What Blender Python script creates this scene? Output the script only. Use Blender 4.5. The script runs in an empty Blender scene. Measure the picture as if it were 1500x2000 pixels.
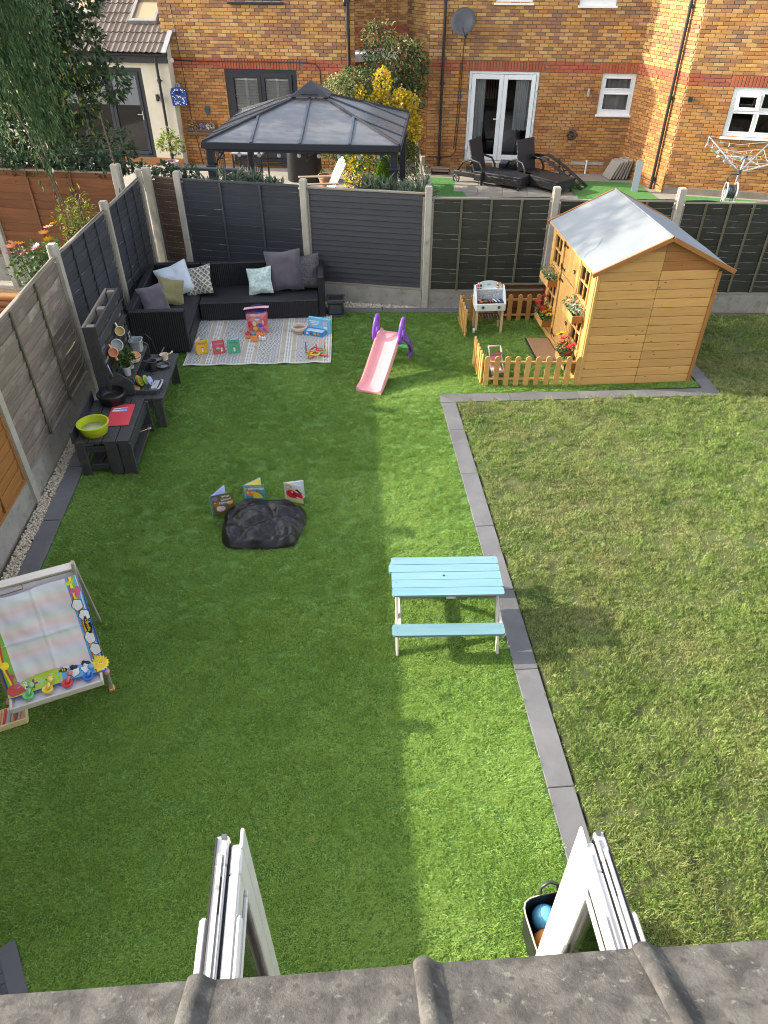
import bpy, math, random
import numpy as np
from mathutils import Vector, Matrix, Euler, noise as mnoise
random.seed(11)
rng = np.random.default_rng(5)
D = bpy.data
S = bpy.context.scene
COL = S.collection
PI = math.pi
R = math.radians

# ------------------------------------------------------------------ camera
cam = D.cameras.new('camera')
cam.sensor_fit = 'VERTICAL'
cam.sensor_height = 24.0
cam.lens = 24.0 * 1387 / 2000
cam.clip_start = 0.05
cam.clip_end = 400
camo = D.objects.new('camera', cam)
COL.objects.link(camo)
camo.location = (0, 0, 4.65)
camo.rotation_euler = (R(90 - 38.8), 0, R(-4.4))
S.camera = camo

# ------------------------------------------------------------------ sky, sun, exposure
SUN_EL, SUN_A = 25.4, 12.0        # elevation; degrees the sun stands behind the line of -X
sdir = Vector((-math.cos(R(SUN_EL)) * math.cos(R(SUN_A)), math.cos(R(SUN_EL)) * math.sin(R(SUN_A)), math.sin(R(SUN_EL))))
W = D.worlds.new('World')
S.world = W
W.use_nodes = True
wn = W.node_tree
sky = wn.nodes.new('ShaderNodeTexSky')
sky.sky_type = 'NISHITA'
sky.sun_disc = False
sky.sun_elevation = R(SUN_EL)
sky.sun_rotation = math.atan2(sdir.x, sdir.y)
sky.air_density = 1.0
sky.dust_density = 2.2
sky.ozone_density = 0.8
bg = wn.nodes['Background']
bg.inputs['Strength'].default_value = 0.15
hz_ = wn.nodes.new('ShaderNodeHueSaturation')      # thin bright cloud takes much of the blue out of the sky
hz_.inputs['Saturation'].default_value = 0.45
wn.links.new(sky.outputs[0], hz_.inputs['Color'])
wn.links.new(hz_.outputs[0], bg.inputs['Color'])
sl = D.lights.new('sun', 'SUN')
sl.energy = 2.6
sl.angle = R(0.6)
sl.color = (1.0, 0.90, 0.74)
so = D.objects.new('sun', sl)
COL.objects.link(so)
so.location = (-20, 5, 20)
so.rotation_euler = (-sdir).to_track_quat('-Z', 'Y').to_euler()
S.view_settings.view_transform = 'Standard'
S.view_settings.look = 'None'
S.view_settings.gamma = 1.0
S.view_settings.exposure = 1.95
S.view_settings.use_curve_mapping = False
try:
    S.cycles.filter_width = 1.05
except Exception:
    pass

# ------------------------------------------------------------------ helpers: objects
def tag(o, label=None, cat=None, group=None, kind=None):
    if label: o['label'] = label
    if cat: o['category'] = cat
    if group: o['group'] = group
    if kind: o['kind'] = kind
    return o

def obj(name, mesh, parent=None, loc=(0, 0, 0), rot=(0, 0, 0), M=None):
    o = D.objects.new(name, mesh)
    COL.objects.link(o)
    if name in ('berries', 'blossom', 'dried_flowers', 'white_flowers', 'lilac_flowers', 'white_spots'): o['kind'] = 'stuff'
    if parent: o.parent = parent
    if M is not None: o.matrix_basis = M
    else:
        o.location = loc
        o.rotation_euler = rot
    return o

def thing(name, label, cat, loc=(0, 0, 0), rz=0.0, group=None, rot=None):
    o = D.objects.new(name, None)
    COL.objects.link(o)
    o.empty_display_size = 0.1
    o.location = loc
    o.rotation_euler = rot if rot else (0, 0, rz)
    return tag(o, label, cat, group)

def copy_tree(o, parent=None):
    c = o.copy()
    COL.objects.link(c)
    if parent: c.parent = parent
    for ch in list(o.children): copy_tree(ch, c)
    return c

# ------------------------------------------------------------------ helpers: meshes
def frame_mat(p0, p1, up=(0, 0, 1)):
    p0, p1 = Vector(p0), Vector(p1)
    x = (p1 - p0).normalized()
    u = Vector(up)
    if abs(x.dot(u)) > 0.999 * u.length: u = Vector((0, 1, 0)) if abs(x.y) < 0.9 else Vector((1, 0, 0))
    y = u.cross(x).normalized()
    z = x.cross(y)
    M = Matrix((x, y, z)).transposed().to_4x4()
    M.translation = (p0 + p1) / 2
    return M

class MB:
    def __init__(self):
        self.v = []; self.f = []; self.m = []; self.mi = 0; self.T = None
    def add(self, vs, fs):
        b = len(self.v)
        if self.T is not None: vs = [self.T @ Vector(p) for p in vs]
        self.v += [tuple(p) for p in vs]
        self.f += [tuple(i + b for i in q) for q in fs]
        self.m += [self.mi] * len(fs)
        return self
    def box(self, c, s, M=None, ch=0.0):
        hx, hy, hz = s[0] / 2, s[1] / 2, s[2] / 2
        vs, fs = [], []
        if ch <= 0:
            for x in (-1, 1):
                for y in (-1, 1):
                    for z in (-1, 1): vs.append((x * hx, y * hy, z * hz))
            fs = [(0, 1, 3, 2), (4, 6, 7, 5), (0, 4, 5, 1), (2, 3, 7, 6), (0, 2, 6, 4), (1, 5, 7, 3)]
        else:
            ch = min(ch, hx * .9, hy * .9, hz * .9)
            idx = {}
            for x in (-1, 1):
                for y in (-1, 1):
                    for z in (-1, 1):
                        for a in range(3):
                            p = [x * (hx - ch), y * (hy - ch), z * (hz - ch)]
                            p[a] = (x, y, z)[a] * (hx, hy, hz)[a]
                            idx[(x, y, z, a)] = len(vs); vs.append(tuple(p))
            for a in range(3):
                b, c2 = (a + 1) % 3, (a + 2) % 3
                for s_ in (-1, 1):
                    q = []
                    for (i, j) in ((-1, -1), (1, -1), (1, 1), (-1, 1)):
                        k = [0, 0, 0]; k[a] = s_; k[b] = i; k[c2] = j
                        q.append(idx[(k[0], k[1], k[2], a)])
                    fs.append(tuple(q) if s_ > 0 else tuple(q[::-1]))
            for a in range(3):
                b, c2 = (a + 1) % 3, (a + 2) % 3
                for i in (-1, 1):
                    for j in (-1, 1):
                        q = []
                        for (e, ax) in ((-1, b), (1, b), (1, c2), (-1, c2)):
                            k = [0, 0, 0]; k[a] = e; k[b] = i; k[c2] = j
                            q.append(idx[(k[0], k[1], k[2], ax)])
                        fs.append(tuple(q) if i * j > 0 else tuple(q[::-1]))
            for x in (-1, 1):
                for y in (-1, 1):
                    for z in (-1, 1):
                        q = (idx[(x, y, z, 0)], idx[(x, y, z, 1)], idx[(x, y, z, 2)])
                        fs.append(q if x * y * z > 0 else q[::-1])
        Mx = M if M is not None else Matrix.Identity(4)
        c = Vector(c)
        return self.add([(Mx @ Vector(p)) + c for p in vs], fs)
    def bar(self, p0, p1, w, t, up=(0, 0, 1), ch=0.0):
        M = frame_mat(p0, p1, up)
        L = (Vector(p1) - Vector(p0)).length
        c = M.translation.copy(); M.translation = (0, 0, 0)
        return self.box(c, (L, w, t), M, ch)
    def cyl(self, p0, p1, r0, r1=None, n=12, caps=True):
        if r1 is None: r1 = r0
        M = frame_mat(p0, p1); c = M.translation.copy(); M.translation = (0, 0, 0)
        p0, p1 = Vector(p0), Vector(p1)
        vs = []
        for p, r in ((p0, r0), (p1, r1)):
            for i in range(n):
                a = 2 * PI * i / n
                vs.append(p + M @ Vector((0, math.cos(a) * r, math.sin(a) * r)))
        fs = [(i, (i + 1) % n, n + (i + 1) % n, n + i) for i in range(n)]
        if caps: fs += [tuple(range(n))[::-1], tuple(range(n, 2 * n))]
        return self.add(vs, fs)
    def lathe(self, prof, n=20, loc=(0, 0, 0), M=None, sq=None):
        vs, fs = [], []
        Mx = M if M is not None else Matrix.Identity(4)
        for (r, z) in prof:
            for i in range(n):
                a = 2 * PI * i / n
                k = 1.0
                if sq: k = 1 / max(abs(math.cos(a)) ** sq + abs(math.sin(a)) ** sq, 1e-6) ** (1 / sq)
                vs.append(Mx @ Vector((math.cos(a) * r * k, math.sin(a) * r * k, z)) + Vector(loc))
        for j in range(len(prof) - 1):
            for i in range(n):
                fs.append((j * n + i, j * n + (i + 1) % n, (j + 1) * n + (i + 1) % n, (j + 1) * n + i))
        if prof[0][0] > 1e-4: fs.append(tuple(range(n))[::-1])
        if prof[-1][0] > 1e-4: fs.append(tuple(range((len(prof) - 1) * n, len(prof) * n)))
        return self.add(vs, fs)
    def tube(self, pts, r, n=6, closed=False):
        pts = [Vector(p) for p in pts]
        N = len(pts)
        vs, fs = [], []
        last = None
        for i, p in enumerate(pts):
            if closed: d = pts[(i + 1) % N] - pts[i - 1]
            else: d = pts[min(i + 1, N - 1)] - pts[max(i - 1, 0)]
            if d.length < 1e-9: d = Vector((0, 0, 1))
            d.normalize()
            if last is None:
                a = d.orthogonal().normalized()
            else:
                a = (last - d * last.dot(d))
                a = a.normalized() if a.length > 1e-6 else d.orthogonal().normalized()
            last = a
            b = d.cross(a)
            rr = r[i] if isinstance(r, (list, tuple)) else r
            for k in range(n):
                t = 2 * PI * k / n
                vs.append(p + a * (math.cos(t) * rr) + b * (math.sin(t) * rr))
        for i in range(N if closed else N - 1):
            j = (i + 1) % N
            for k in range(n):
                fs.append((i * n + k, i * n + (k + 1) % n, j * n + (k + 1) % n, j * n + k))
        if not closed:
            fs.append(tuple(range(n))[::-1]); fs.append(tuple(range((N - 1) * n, N * n)))
        return self.add(vs, fs)
    def prism(self, poly, z0, z1, M=None):
        n = len(poly)
        Mx = M if M is not None else Matrix.Identity(4)
        vs = [Mx @ Vector((x, y, z0)) for x, y in poly] + [Mx @ Vector((x, y, z1)) for x, y in poly]
        fs = [tuple(range(n))[::-1], tuple(range(n, 2 * n))]
        fs += [(i, (i + 1) % n, n + (i + 1) % n, n + i) for i in range(n)]
        return self.add(vs, fs)
    def flat(self, poly, z=0.0, M=None):
        Mx = M if M is not None else Matrix.Identity(4)
        return self.add([Mx @ Vector((x, y, z)) for x, y in poly], [tuple(range(len(poly)))])
    def sphere(self, c, r, nu=12, nv=8, M=None):
        if not isinstance(r, (tuple, list)): r = (r, r, r)
        Mx = M if M is not None else Matrix.Identity(4)
        vs = [Mx @ Vector((0, 0, -r[2])) + Vector(c)]
        for j in range(1, nv):
            t = -PI / 2 + PI * j / nv
            for i in range(nu):
                a = 2 * PI * i / nu
                vs.append(Mx @ Vector((r[0] * math.cos(t) * math.cos(a), r[1] * math.cos(t) * math.sin(a), r[2] * math.sin(t))) + Vector(c))
        vs.append(Mx @ Vector((0, 0, r[2])) + Vector(c))
        fs = [(0, 1 + (i + 1) % nu, 1 + i) for i in range(nu)]
        for j in range(nv - 2):
            for i in range(nu):
                fs.append((1 + j * nu + i, 1 + j * nu + (i + 1) % nu, 1 + (j + 1) * nu + (i + 1) % nu, 1 + (j + 1) * nu + i))
        b = 1 + (nv - 2) * nu; l = len(vs) - 1
        fs += [(b + i, b + (i + 1) % nu, l) for i in range(nu)]
        return self.add(vs, fs)
    def grid(self, fn, nu, nv, flip=False):
        vs = [fn(i / nu, j / nv) for j in range(nv + 1) for i in range(nu + 1)]
        fs = []
        for j in range(nv):
            for i in range(nu):
                a = j * (nu + 1) + i
                q = (a, a + 1, a + nu + 2, a + nu + 1)
                fs.append(q[::-1] if flip else q)
        return self.add(vs, fs)
    def torus(self, c, Rr, r, n=20, m=8, M=None):
        Mx = M if M is not None else Matrix.Identity(4)
        pts = [Mx @ Vector((Rr * math.cos(2 * PI * i / n), Rr * math.sin(2 * PI * i / n), 0)) + Vector(c) for i in range(n)]
        return self.tube(pts, r, m, closed=True)
    def mesh(self, name, mats, smooth=False):
        me = D.meshes.new(name)
        me.from_pydata(self.v, [], self.f)
        if not isinstance(mats, (list, tuple)): mats = [mats]
        for m in mats: me.materials.append(m)
        if len(mats) > 1: me.polygons.foreach_set('material_index', self.m)
        if smooth is True:
            me.polygons.foreach_set('use_smooth', [True] * len(me.polygons))
        elif smooth:
            me.polygons.foreach_set('use_smooth', [True] * len(me.polygons))
            me.set_sharp_from_angle(angle=R(smooth))
        me.update()
        return me
    def obj(self, name, parent, mats, smooth=False, loc=(0, 0, 0), rot=(0, 0, 0), M=None):
        return obj(name, self.mesh(name, mats, smooth), parent, loc, rot, M)

_cache = {}
def plank(name, parent, p0, p1, w, t, mat, up=(0, 0, 1), ch=0.004):
    L = (Vector(p1) - Vector(p0)).length
    k = (round(L, 3), round(w, 4), round(t, 4), ch, mat.name)
    if k not in _cache: _cache[k] = MB().box((0, 0, 0), (L, w, t), ch=ch).mesh(name, mat)
    return obj(name, _cache[k], parent, M=frame_mat(p0, p1, up))

def blk(name, parent, c, s, mat, ch=0.004, rz=0):
    return MB().box((0, 0, 0), s, ch=ch).obj(name, parent, mat, loc=c, rot=(0, 0, rz))

def text(name, body, parent, size, mat, M, ext=0.0004, bold=0.0, shear=0, align='CENTER'):
    cu = D.curves.new(name, 'FONT')
    cu.body = body; cu.size = size; cu.extrude = ext; cu.offset = bold; cu.shear = shear
    cu.align_x = align; cu.align_y = 'CENTER'; cu.resolution_u = 2
    t = D.objects.new('tmp', cu)
    me = D.meshes.new_from_object(t)
    D.objects.remove(t); D.curves.remove(cu)
    me.materials.clear(); me.materials.append(mat)
    return obj(name, me, parent, M=M)

# ------------------------------------------------------------------ helpers: materials
def mk(name, base, rough=0.6, col2=None, ns=6.0, na=0.5, stretch=(1, 1, 1), rnd=0.0, bump=0.0, bs=40.0, bd=0.01,
       metal=0.0, spec=0.5, world=False, knots=None, dirt=None, sheen=0.0, island=False, trans=0.0, emit=None, coat=0.0, detail=4):
    m = D.materials.new(name)
    m.use_nodes = True
    nt = m.node_tree; N = nt.nodes; L = nt.links
    p = N['Principled BSDF']
    p.inputs['Roughness'].default_value = rough
    p.inputs['Metallic'].default_value = metal
    p.inputs['Specular IOR Level'].default_value = spec
    if sheen: p.inputs['Sheen Weight'].default_value = sheen
    if coat: p.inputs['Coat Weight'].default_value = coat
    if trans: p.inputs['Transmission Weight'].default_value = trans
    p.inputs['Base Color'].default_value = (*base, 1)
    tc = N.new('ShaderNodeTexCoord')
    vec = tc.outputs['Object']
    if world:
        g_ = N.new('ShaderNodeNewGeometry'); vec = g_.outputs['Position']
    elif rnd or knots or col2:
        oi = N.new('ShaderNodeObjectInfo')
        mu = N.new('ShaderNodeMath'); mu.operation = 'MULTIPLY'; mu.inputs[1].default_value = 57.0
        L.new(oi.outputs['Random'], mu.inputs[0])
        va = N.new('ShaderNodeVectorMath'); va.operation = 'ADD'
        L.new(vec, va.inputs[0]); L.new(mu.outputs[0], va.inputs[1]); vec = va.outputs[0]
    col = None
    mp = N.new('ShaderNodeMapping'); mp.inputs['Scale'].default_value = stretch
    L.new(vec, mp.inputs[0])
    def noise_(scale, det=detail, rough_=0.6, v=None, dist=0.0):
        n = N.new('ShaderNodeTexNoise')
        n.inputs['Scale'].default_value = scale; n.inputs['Detail'].default_value = det; n.inputs['Roughness'].default_value = rough_
        n.inputs['Distortion'].default_value = dist
        L.new(v if v is not None else mp.outputs[0], n.inputs['Vector'])
        return n.outputs['Fac']
    def ramp(fac, a, b, c0=(0, 0, 0, 1), c1=(1, 1, 1, 1)):
        r = N.new('ShaderNodeValToRGB')
        r.color_ramp.elements[0].position = a; r.color_ramp.elements[1].position = b
        r.color_ramp.elements[0].color = c0; r.color_ramp.elements[1].color = c1
        L.new(fac, r.inputs[0]); return r.outputs[0]
    def mix(fac, a, b, mode='MIX'):
        x = N.new('ShaderNodeMix'); x.data_type = 'RGBA'; x.blend_type = mode
        for s_, v_ in ((x.inputs[0], fac), (x.inputs[6], a), (x.inputs[7], b)):
            if hasattr(v_, 'links'): L.new(v_, s_)
            elif isinstance(v_, (int, float)): s_.default_value = v_
            else: s_.default_value = (*v_, 1) if len(v_) == 3 else v_
        return x.outputs[2]
    if col2 is not None:
        f = ramp(noise_(ns, dist=0.4), 0.5 - 0.3 * (1 - na * .6), 0.5 + 0.3 * (1 - na * .6))
        col = mix(f, base, col2)
    if knots:
        vo = N.new('ShaderNodeTexVoronoi'); vo.inputs['Scale'].default_value = knots[0]; vo.inputs['Randomness'].default_value = 1
        mk2 = N.new('ShaderNodeMapping'); mk2.inputs['Scale'].default_value = (1, 2.2, 2.2) if len(knots) < 4 else knots[3]
        L.new(vec, mk2.inputs[0]); L.new(mk2.outputs[0], vo.inputs['Vector'])
        f = ramp(vo.outputs['Distance'], knots[1] * .5, knots[1], (1, 1, 1, 1), (0, 0, 0, 1))
        col = mix(f, col if col is not None else base, knots[2])
    if dirt:
        f = ramp(noise_(dirt[0], 5, 0.65, vec), dirt[1], dirt[1] + dirt[3] if len(dirt) > 3 else dirt[1] + .15)
        col = mix(f, col if col is not None else base, dirt[2])
    if rnd:
        if island:
            gi = N.new('ShaderNodeNewGeometry'); rv = gi.outputs['Random Per Island']
        else:
            oi2 = N.new('ShaderNodeObjectInfo'); rv = oi2.outputs['Random']
        mr = N.new('ShaderNodeMapRange'); mr.inputs['To Min'].default_value = 1 - rnd; mr.inputs['To Max'].default_value = 1 + rnd
        L.new(rv, mr.inputs['Value'])
        hs = N.new('ShaderNodeHueSaturation')
        if col is not None: L.new(col, hs.inputs['Color'])
        else: hs.inputs['Color'].default_value = (*base, 1)
        L.new(mr.outputs[0], hs.inputs['Value']); col = hs.outputs[0]
    if col is not None: L.new(col, p.inputs['Base Color'])
    if bump:
        b = N.new('ShaderNodeBump'); b.inputs['Strength'].default_value = bump; b.inputs['Distance'].default_value = bd
        L.new(noise_(bs, 5, 0.65), b.inputs['Height']); L.new(b.outputs[0], p.inputs['Normal'])
    if emit:
        p.inputs['Emission Color'].default_value = (*emit[0], 1); p.inputs['Emission Strength'].default_value = emit[1]
    return m

def wood(name, a, b, rough=0.65, rnd=0.12, ns=3.0, grain=14, bump=0.25, knots=None, dirt=None, na=.4):
    return mk(name, a, rough, b, ns=ns, na=na, stretch=(1, grain, grain), rnd=rnd, bump=bump, bs=6, bd=0.004, knots=knots, dirt=dirt)

def plastic(name, c, rough=0.35, **k):
    return mk(name, c, rough, tuple(x * .88 for x in c), ns=9, bump=.03, bs=60, bd=.002, **k)

def glassy(name, tint=(0.02, 0.025, 0.03), see=0.75):
    m = D.materials.new(name); m.use_nodes = True
    nt = m.node_tree; N = nt.nodes; L = nt.links
    N.remove(N['Principled BSDF'])
    tr = N.new('ShaderNodeBsdfTransparent'); tr.inputs[0].default_value = (see, see, see * 1.01, 1)
    gl = N.new('ShaderNodeBsdfGlossy'); gl.inputs['Roughness'].default_value = 0.03
    fr = N.new('ShaderNodeFresnel'); fr.inputs['IOR'].default_value = 1.5
    mx = N.new('ShaderNodeMixShader')
    L.new(fr.outputs[0], mx.inputs[0]); L.new(tr.outputs[0], mx.inputs[1]); L.new(gl.outputs[0], mx.inputs[2])
    L.new(mx.outputs[0], N['Material Output'].inputs[0])
    return m

def brick_mat(name, island, cols):
    m = D.materials.new(name); m.use_nodes = True
    nt = m.node_tree; N = nt.nodes; L = nt.links
    p = N['Principled BSDF']; p.inputs['Roughness'].default_value = 0.85; p.inputs['Specular IOR Level'].default_value = 0.2
    g_ = N.new('ShaderNodeNewGeometry')
    if island: rv = g_.outputs['Random Per Island']
    else:
        oi = N.new('ShaderNodeObjectInfo'); rv = oi.outputs['Random']
    n1 = N.new('ShaderNodeTexNoise'); n1.inputs['Scale'].default_value = 0.9; n1.inputs['Detail'].default_value = 3
    mp = N.new('ShaderNodeMapping'); mp.inputs['Scale'].default_value = (1, 1, 2.2)
    L.new(g_.outputs['Position'], mp.inputs[0]); L.new(mp.outputs[0], n1.inputs['Vector'])
    a = N.new('ShaderNodeMath'); a.operation = 'MULTIPLY_ADD'; a.inputs[1].default_value = 1.1; a.inputs[2].default_value = -0.55
    L.new(n1.outputs['Fac'], a.inputs[0])
    s_ = N.new('ShaderNodeMath'); s_.operation = 'ADD'; L.new(rv, s_.inputs[0]); L.new(a.outputs[0], s_.inputs[1])
    r = N.new('ShaderNodeValToRGB')
    r.color_ramp.interpolation = 'LINEAR'
    el = r.color_ramp.elements
    el[0].position = 0.0; el[0].color = (*cols[0], 1); el[1].position = 1.0; el[1].color = (*cols[-1], 1)
    for i, c in enumerate(cols[1:-1]):
        e = el.new((i + 1) / (len(cols) - 1)); e.color = (*c, 1)
    L.new(s_.outputs[0], r.inputs[0])
    n2 = N.new('ShaderNodeTexNoise'); n2.inputs['Scale'].default_value = 28; n2.inputs['Detail'].default_value = 5; n2.inputs['Roughness'].default_value = .7
    L.new(g_.outputs['Position'], n2.inputs['Vector'])
    r2 = N.new('ShaderNodeMapRange'); r2.inputs['To Min'].default_value = 0.62; r2.inputs['To Max'].default_value = 1.38
    L.new(n2.outputs['Fac'], r2.inputs['Value'])
    hs = N.new('ShaderNodeHueSaturation'); L.new(r.outputs[0], hs.inputs['Color']); L.new(r2.outputs[0], hs.inputs['Value'])
    L.new(hs.outputs[0], p.inputs['Base Color'])
    b = N.new('ShaderNodeBump'); b.inputs['Strength'].default_value = .5; b.inputs['Distance'].default_value = .004
    L.new(n2.outputs['Fac'], b.inputs['Height']); L.new(b.outputs[0], p.inputs['Normal'])
    return m

def leaf_mat(name, cols, rough=0.5, world_scale=1.5, trans=0.35, amp=1.2):
    """cols: darkest .. lightest leaf colour, picked per leaf and by position."""
    m = D.materials.new(name); m.use_nodes = True
    nt = m.node_tree; N = nt.nodes; L = nt.links
    p = N['Principled BSDF']; p.inputs['Roughness'].default_value = rough; p.inputs['Specular IOR Level'].default_value = .35
    g_ = N.new('ShaderNodeNewGeometry')
    n1 = N.new('ShaderNodeTexNoise'); n1.inputs['Scale'].default_value = world_scale; n1.inputs['Detail'].default_value = 3
    L.new(g_.outputs['Position'], n1.inputs['Vector'])
    a = N.new('ShaderNodeMath'); a.operation = 'MULTIPLY_ADD'; a.inputs[1].default_value = amp; a.inputs[2].default_value = -amp / 2
    L.new(n1.outputs['Fac'], a.inputs[0])
    s_ = N.new('ShaderNodeMath'); s_.operation = 'ADD'; L.new(g_.outputs['Random Per Island'], s_.inputs[0]); L.new(a.outputs[0], s_.inputs[1])
    r = N.new('ShaderNodeValToRGB'); el = r.color_ramp.elements
    el[0].color = (*cols[0], 1); el[1].color = (*cols[-1], 1)
    for i, c in enumerate(cols[1:-1]):
        e = el.new((i + 1) / (len(cols) - 1)); e.color = (*c, 1)
    L.new(s_.outputs[0], r.inputs[0]); L.new(r.outputs[0], p.inputs['Base Color'])
    tl = N.new('ShaderNodeBsdfTranslucent'); L.new(r.outputs[0], tl.inputs['Color'])
    mx = N.new('ShaderNodeMixShader'); mx.inputs[0].default_value = trans
    L.new(p.outputs[0], mx.inputs[1]); L.new(tl.outputs[0], mx.inputs[2])
    L.new(mx.outputs[0], N['Material Output'].inputs[0])
    return m

# leaves: arrays of small folded diamonds
def leaves_mesh(name, P, Dv, Nv, ln, wd, mat, curl=0.15):
    """P base points (n,3); Dv leaf direction; Nv leaf normal; ln, wd arrays."""
    n = len(P)
    Dv = Dv / np.linalg.norm(Dv, axis=1, keepdims=True)
    Sd = np.cross(Dv, Nv); Sd /= np.maximum(np.linalg.norm(Sd, axis=1, keepdims=True), 1e-6)
    Nn = np.cross(Sd, Dv)
    ln = np.broadcast_to(ln, (n,))[:, None]; wd = np.broadcast_to(wd, (n,))[:, None]
    a = P
    b = P + Dv * ln * .45 + Sd * wd * .5 + Nn * ln * curl * .4
    c = P + Dv * ln - Nn * ln * curl
    d = P + Dv * ln * .45 - Sd * wd * .5 + Nn * ln * curl * .4
    V = np.stack([a, b, c, d], 1).reshape(-1, 3)
    idx = np.arange(n)[:, None] * 4
    F = np.concatenate([idx + np.array([[0, 1, 2]]), idx + np.array([[0, 2, 3]])], 1).reshape(-1, 3)
    return np_mesh(name, V, F, mat, True)

def np_mesh(name, V, F, mat, smooth=False):
    me = D.meshes.new(name)
    k = F.shape[1]
    me.vertices.add(len(V)); me.vertices.foreach_set('co', np.ascontiguousarray(V, dtype=np.float32).ravel())
    me.loops.add(F.size); me.loops.foreach_set('vertex_index', np.ascontiguousarray(F, dtype=np.int32).ravel())
    me.polygons.add(len(F)); me.polygons.foreach_set('loop_start', np.arange(0, F.size, k, dtype=np.int32))
    if smooth: me.polygons.foreach_set('use_smooth', np.ones(len(F), dtype=bool))
    me.update(calc_edges=True)
    for m in (mat if isinstance(mat, (list, tuple)) else [mat]): me.materials.append(m)
    return me

def unit(n):
    v = rng.normal(size=(n, 3)); return v / np.linalg.norm(v, axis=1, keepdims=True)

def cloud(name, blobs, n, ln, wd, mat, droop=0.3, shell=0.55):
    """leaves through several ellipsoid clumps: blobs = [(cx,cy,cz,rx,ry,rz), ...] with uneven outline"""
    B = np.array(blobs, float)
    w = B[:, 3] * B[:, 4] * B[:, 5]; w = w ** .75; w /= w.sum()
    k = rng.choice(len(B), n, p=w)
    u = unit(n)
    rad = shell + (1 - shell) * rng.random(n) ** .7
    rad *= 1 + .16 * np.sin(u[:, 0] * 7 + k) * np.cos(u[:, 2] * 6 + k * 2)
    P = B[k, :3] + u * B[k, 3:] * rad[:, None]
    Dv = u * .8 + unit(n) * .8 + np.array([0, 0, -droop])
    Nv = unit(n) + u * .6 + np.array([0, 0, .7])
    s = .7 + .6 * rng.random(n)
    return leaves_mesh(name, P, Dv, Nv, ln * s, wd * s, mat)
# ------------------------------------------------------------------ materials
M_conc = mk('concrete', (.33, .31, .265), .9, (.235, .22, .185), ns=5, bump=.5, bs=90, bd=.006, dirt=(9, .55, (.16, .16, .11)))
M_concl = mk('pale_concrete', (.44, .40, .33), .9, (.33, .30, .245), ns=4, bump=.4, bs=70, bd=.006, dirt=(6, .6, (.24, .22, .16)), rnd=.06)
M_slate = mk('slate_slab', (.108, .107, .110), .62, (.15, .148, .15), ns=2.6, na=.7, rnd=.10, bump=.25, bs=22, bd=.006, spec=.45, dirt=(7, .6, (.165, .16, .155)))
M_soil = mk('soil', (.085, .06, .038), .95, (.16, .115, .06), ns=14, bump=.8, bs=60, bd=.02)
M_turfbase = mk('turf_backing', (.07, .145, .022), .95, (.085, .17, .03), ns=5, world=True)
M_lawnbase = mk('lawn_soil', (.055, .08, .02), .95, (.11, .11, .04), ns=3, world=True, bump=.6, bs=50, bd=.02)
M_patio = mk('patio_paving', (.33, .29, .24), .85, (.25, .225, .19), ns=2.2, bump=.3, bs=30, bd=.006, rnd=.1, dirt=(3, .55, (.20, .18, .15)))
M_ground = mk('ground_soil', (.13, .115, .085), .95, (.09, .085, .06), ns=.6, world=True, bump=.5, bs=20, bd=.02)
M_pebble = mk('white_pebble', (.60, .53, .41), .7, (.42, .35, .26), ns=14, rnd=.25, bump=.2, bs=60, bd=.003)

M_char = wood('charcoal_painted_wood', (.036, .039, .046), (.05, .053, .06), .6, rnd=.14, ns=2.5, dirt=(11, .72, (.19, .185, .18), .05))
M_char2 = wood('charcoal_smooth_wood', (.027, .028, .032), (.04, .041, .046), .55, rnd=.10, ns=2.5, dirt=(10, .76, (.2, .2, .2), .06))
M_grey = wood('weathered_grey_wood', (0.267, 0.215, 0.169), (0.163, 0.120, 0.091), .85, rnd=.18, ns=3, grain=12, bump=.6, knots=(3.0, .07, (0.130, 0.072, 0.033)), dirt=(2.2, .55, (0.351, 0.305, 0.254)))
M_green = wood('dark_green_wood', (.027, .030, .021), (.042, .043, .031), .8, rnd=.2, ns=3.2, grain=10, bump=.6, dirt=(8, .68, (.17, .165, .125), .08))
M_orange = wood('orange_stained_wood', (.36, .165, .042), (.27, .11, .025), .75, rnd=.1, ns=2, grain=10, bump=.3, knots=(2.5, .06, (.12, .05, .015)))
M_brownp = wood('brown_fence_wood', (.20, .075, .022), (.13, .045, .014), .75, rnd=.14, ns=2, grain=8, bump=.35)
M_brown = wood('brown_old_wood', (.125, .075, .048), (.075, .045, .03), .85, rnd=.18, ns=2.6, grain=9, bump=.6, dirt=(7, .62, (.27, .23, .19)))
M_batten = wood('mossy_batten_wood', (.13, .115, .075), (.085, .08, .045), .85, rnd=.15, bump=.5)
M_cap = wood('bare_weathered_wood', (.29, .255, .205), (.2, .17, .13), .85, rnd=.12, bump=.5)
M_play = wood('honey_pine', (.58, .325, .105), (.49, .25, .07), .6, rnd=.12, ns=2.2, grain=9, bump=.2, knots=(5.5, .105, (.11, .04, .012)))
M_play2 = wood('honey_pine_trim', (.55, .32, .10), (.48, .26, .075), .55, rnd=.07, ns=2.5, grain=10, bump=.15)
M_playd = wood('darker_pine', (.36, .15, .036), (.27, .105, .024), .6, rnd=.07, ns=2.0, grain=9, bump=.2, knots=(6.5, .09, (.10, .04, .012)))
M_felt = mk('grey_roof_felt', (.20, .22, .235), .8, (.165, .185, .20), ns=1.8, bump=.25, bs=140, bd=.003, dirt=(3, .62, (.24, .25, .26)))
M_blue = wood('aqua_washed_wood', (.165, .30, .335), (.125, .255, .30), .6, rnd=.09, ns=2.2, grain=11, bump=.15, knots=(5, .05, (.17, .30, .30)), dirt=(3.4, .64, (.33, .62, .63), .12))
M_white_w = wood('white_washed_wood', (.60, .555, .485), (.50, .455, .39), .65, rnd=.05, bump=.15)
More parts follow.
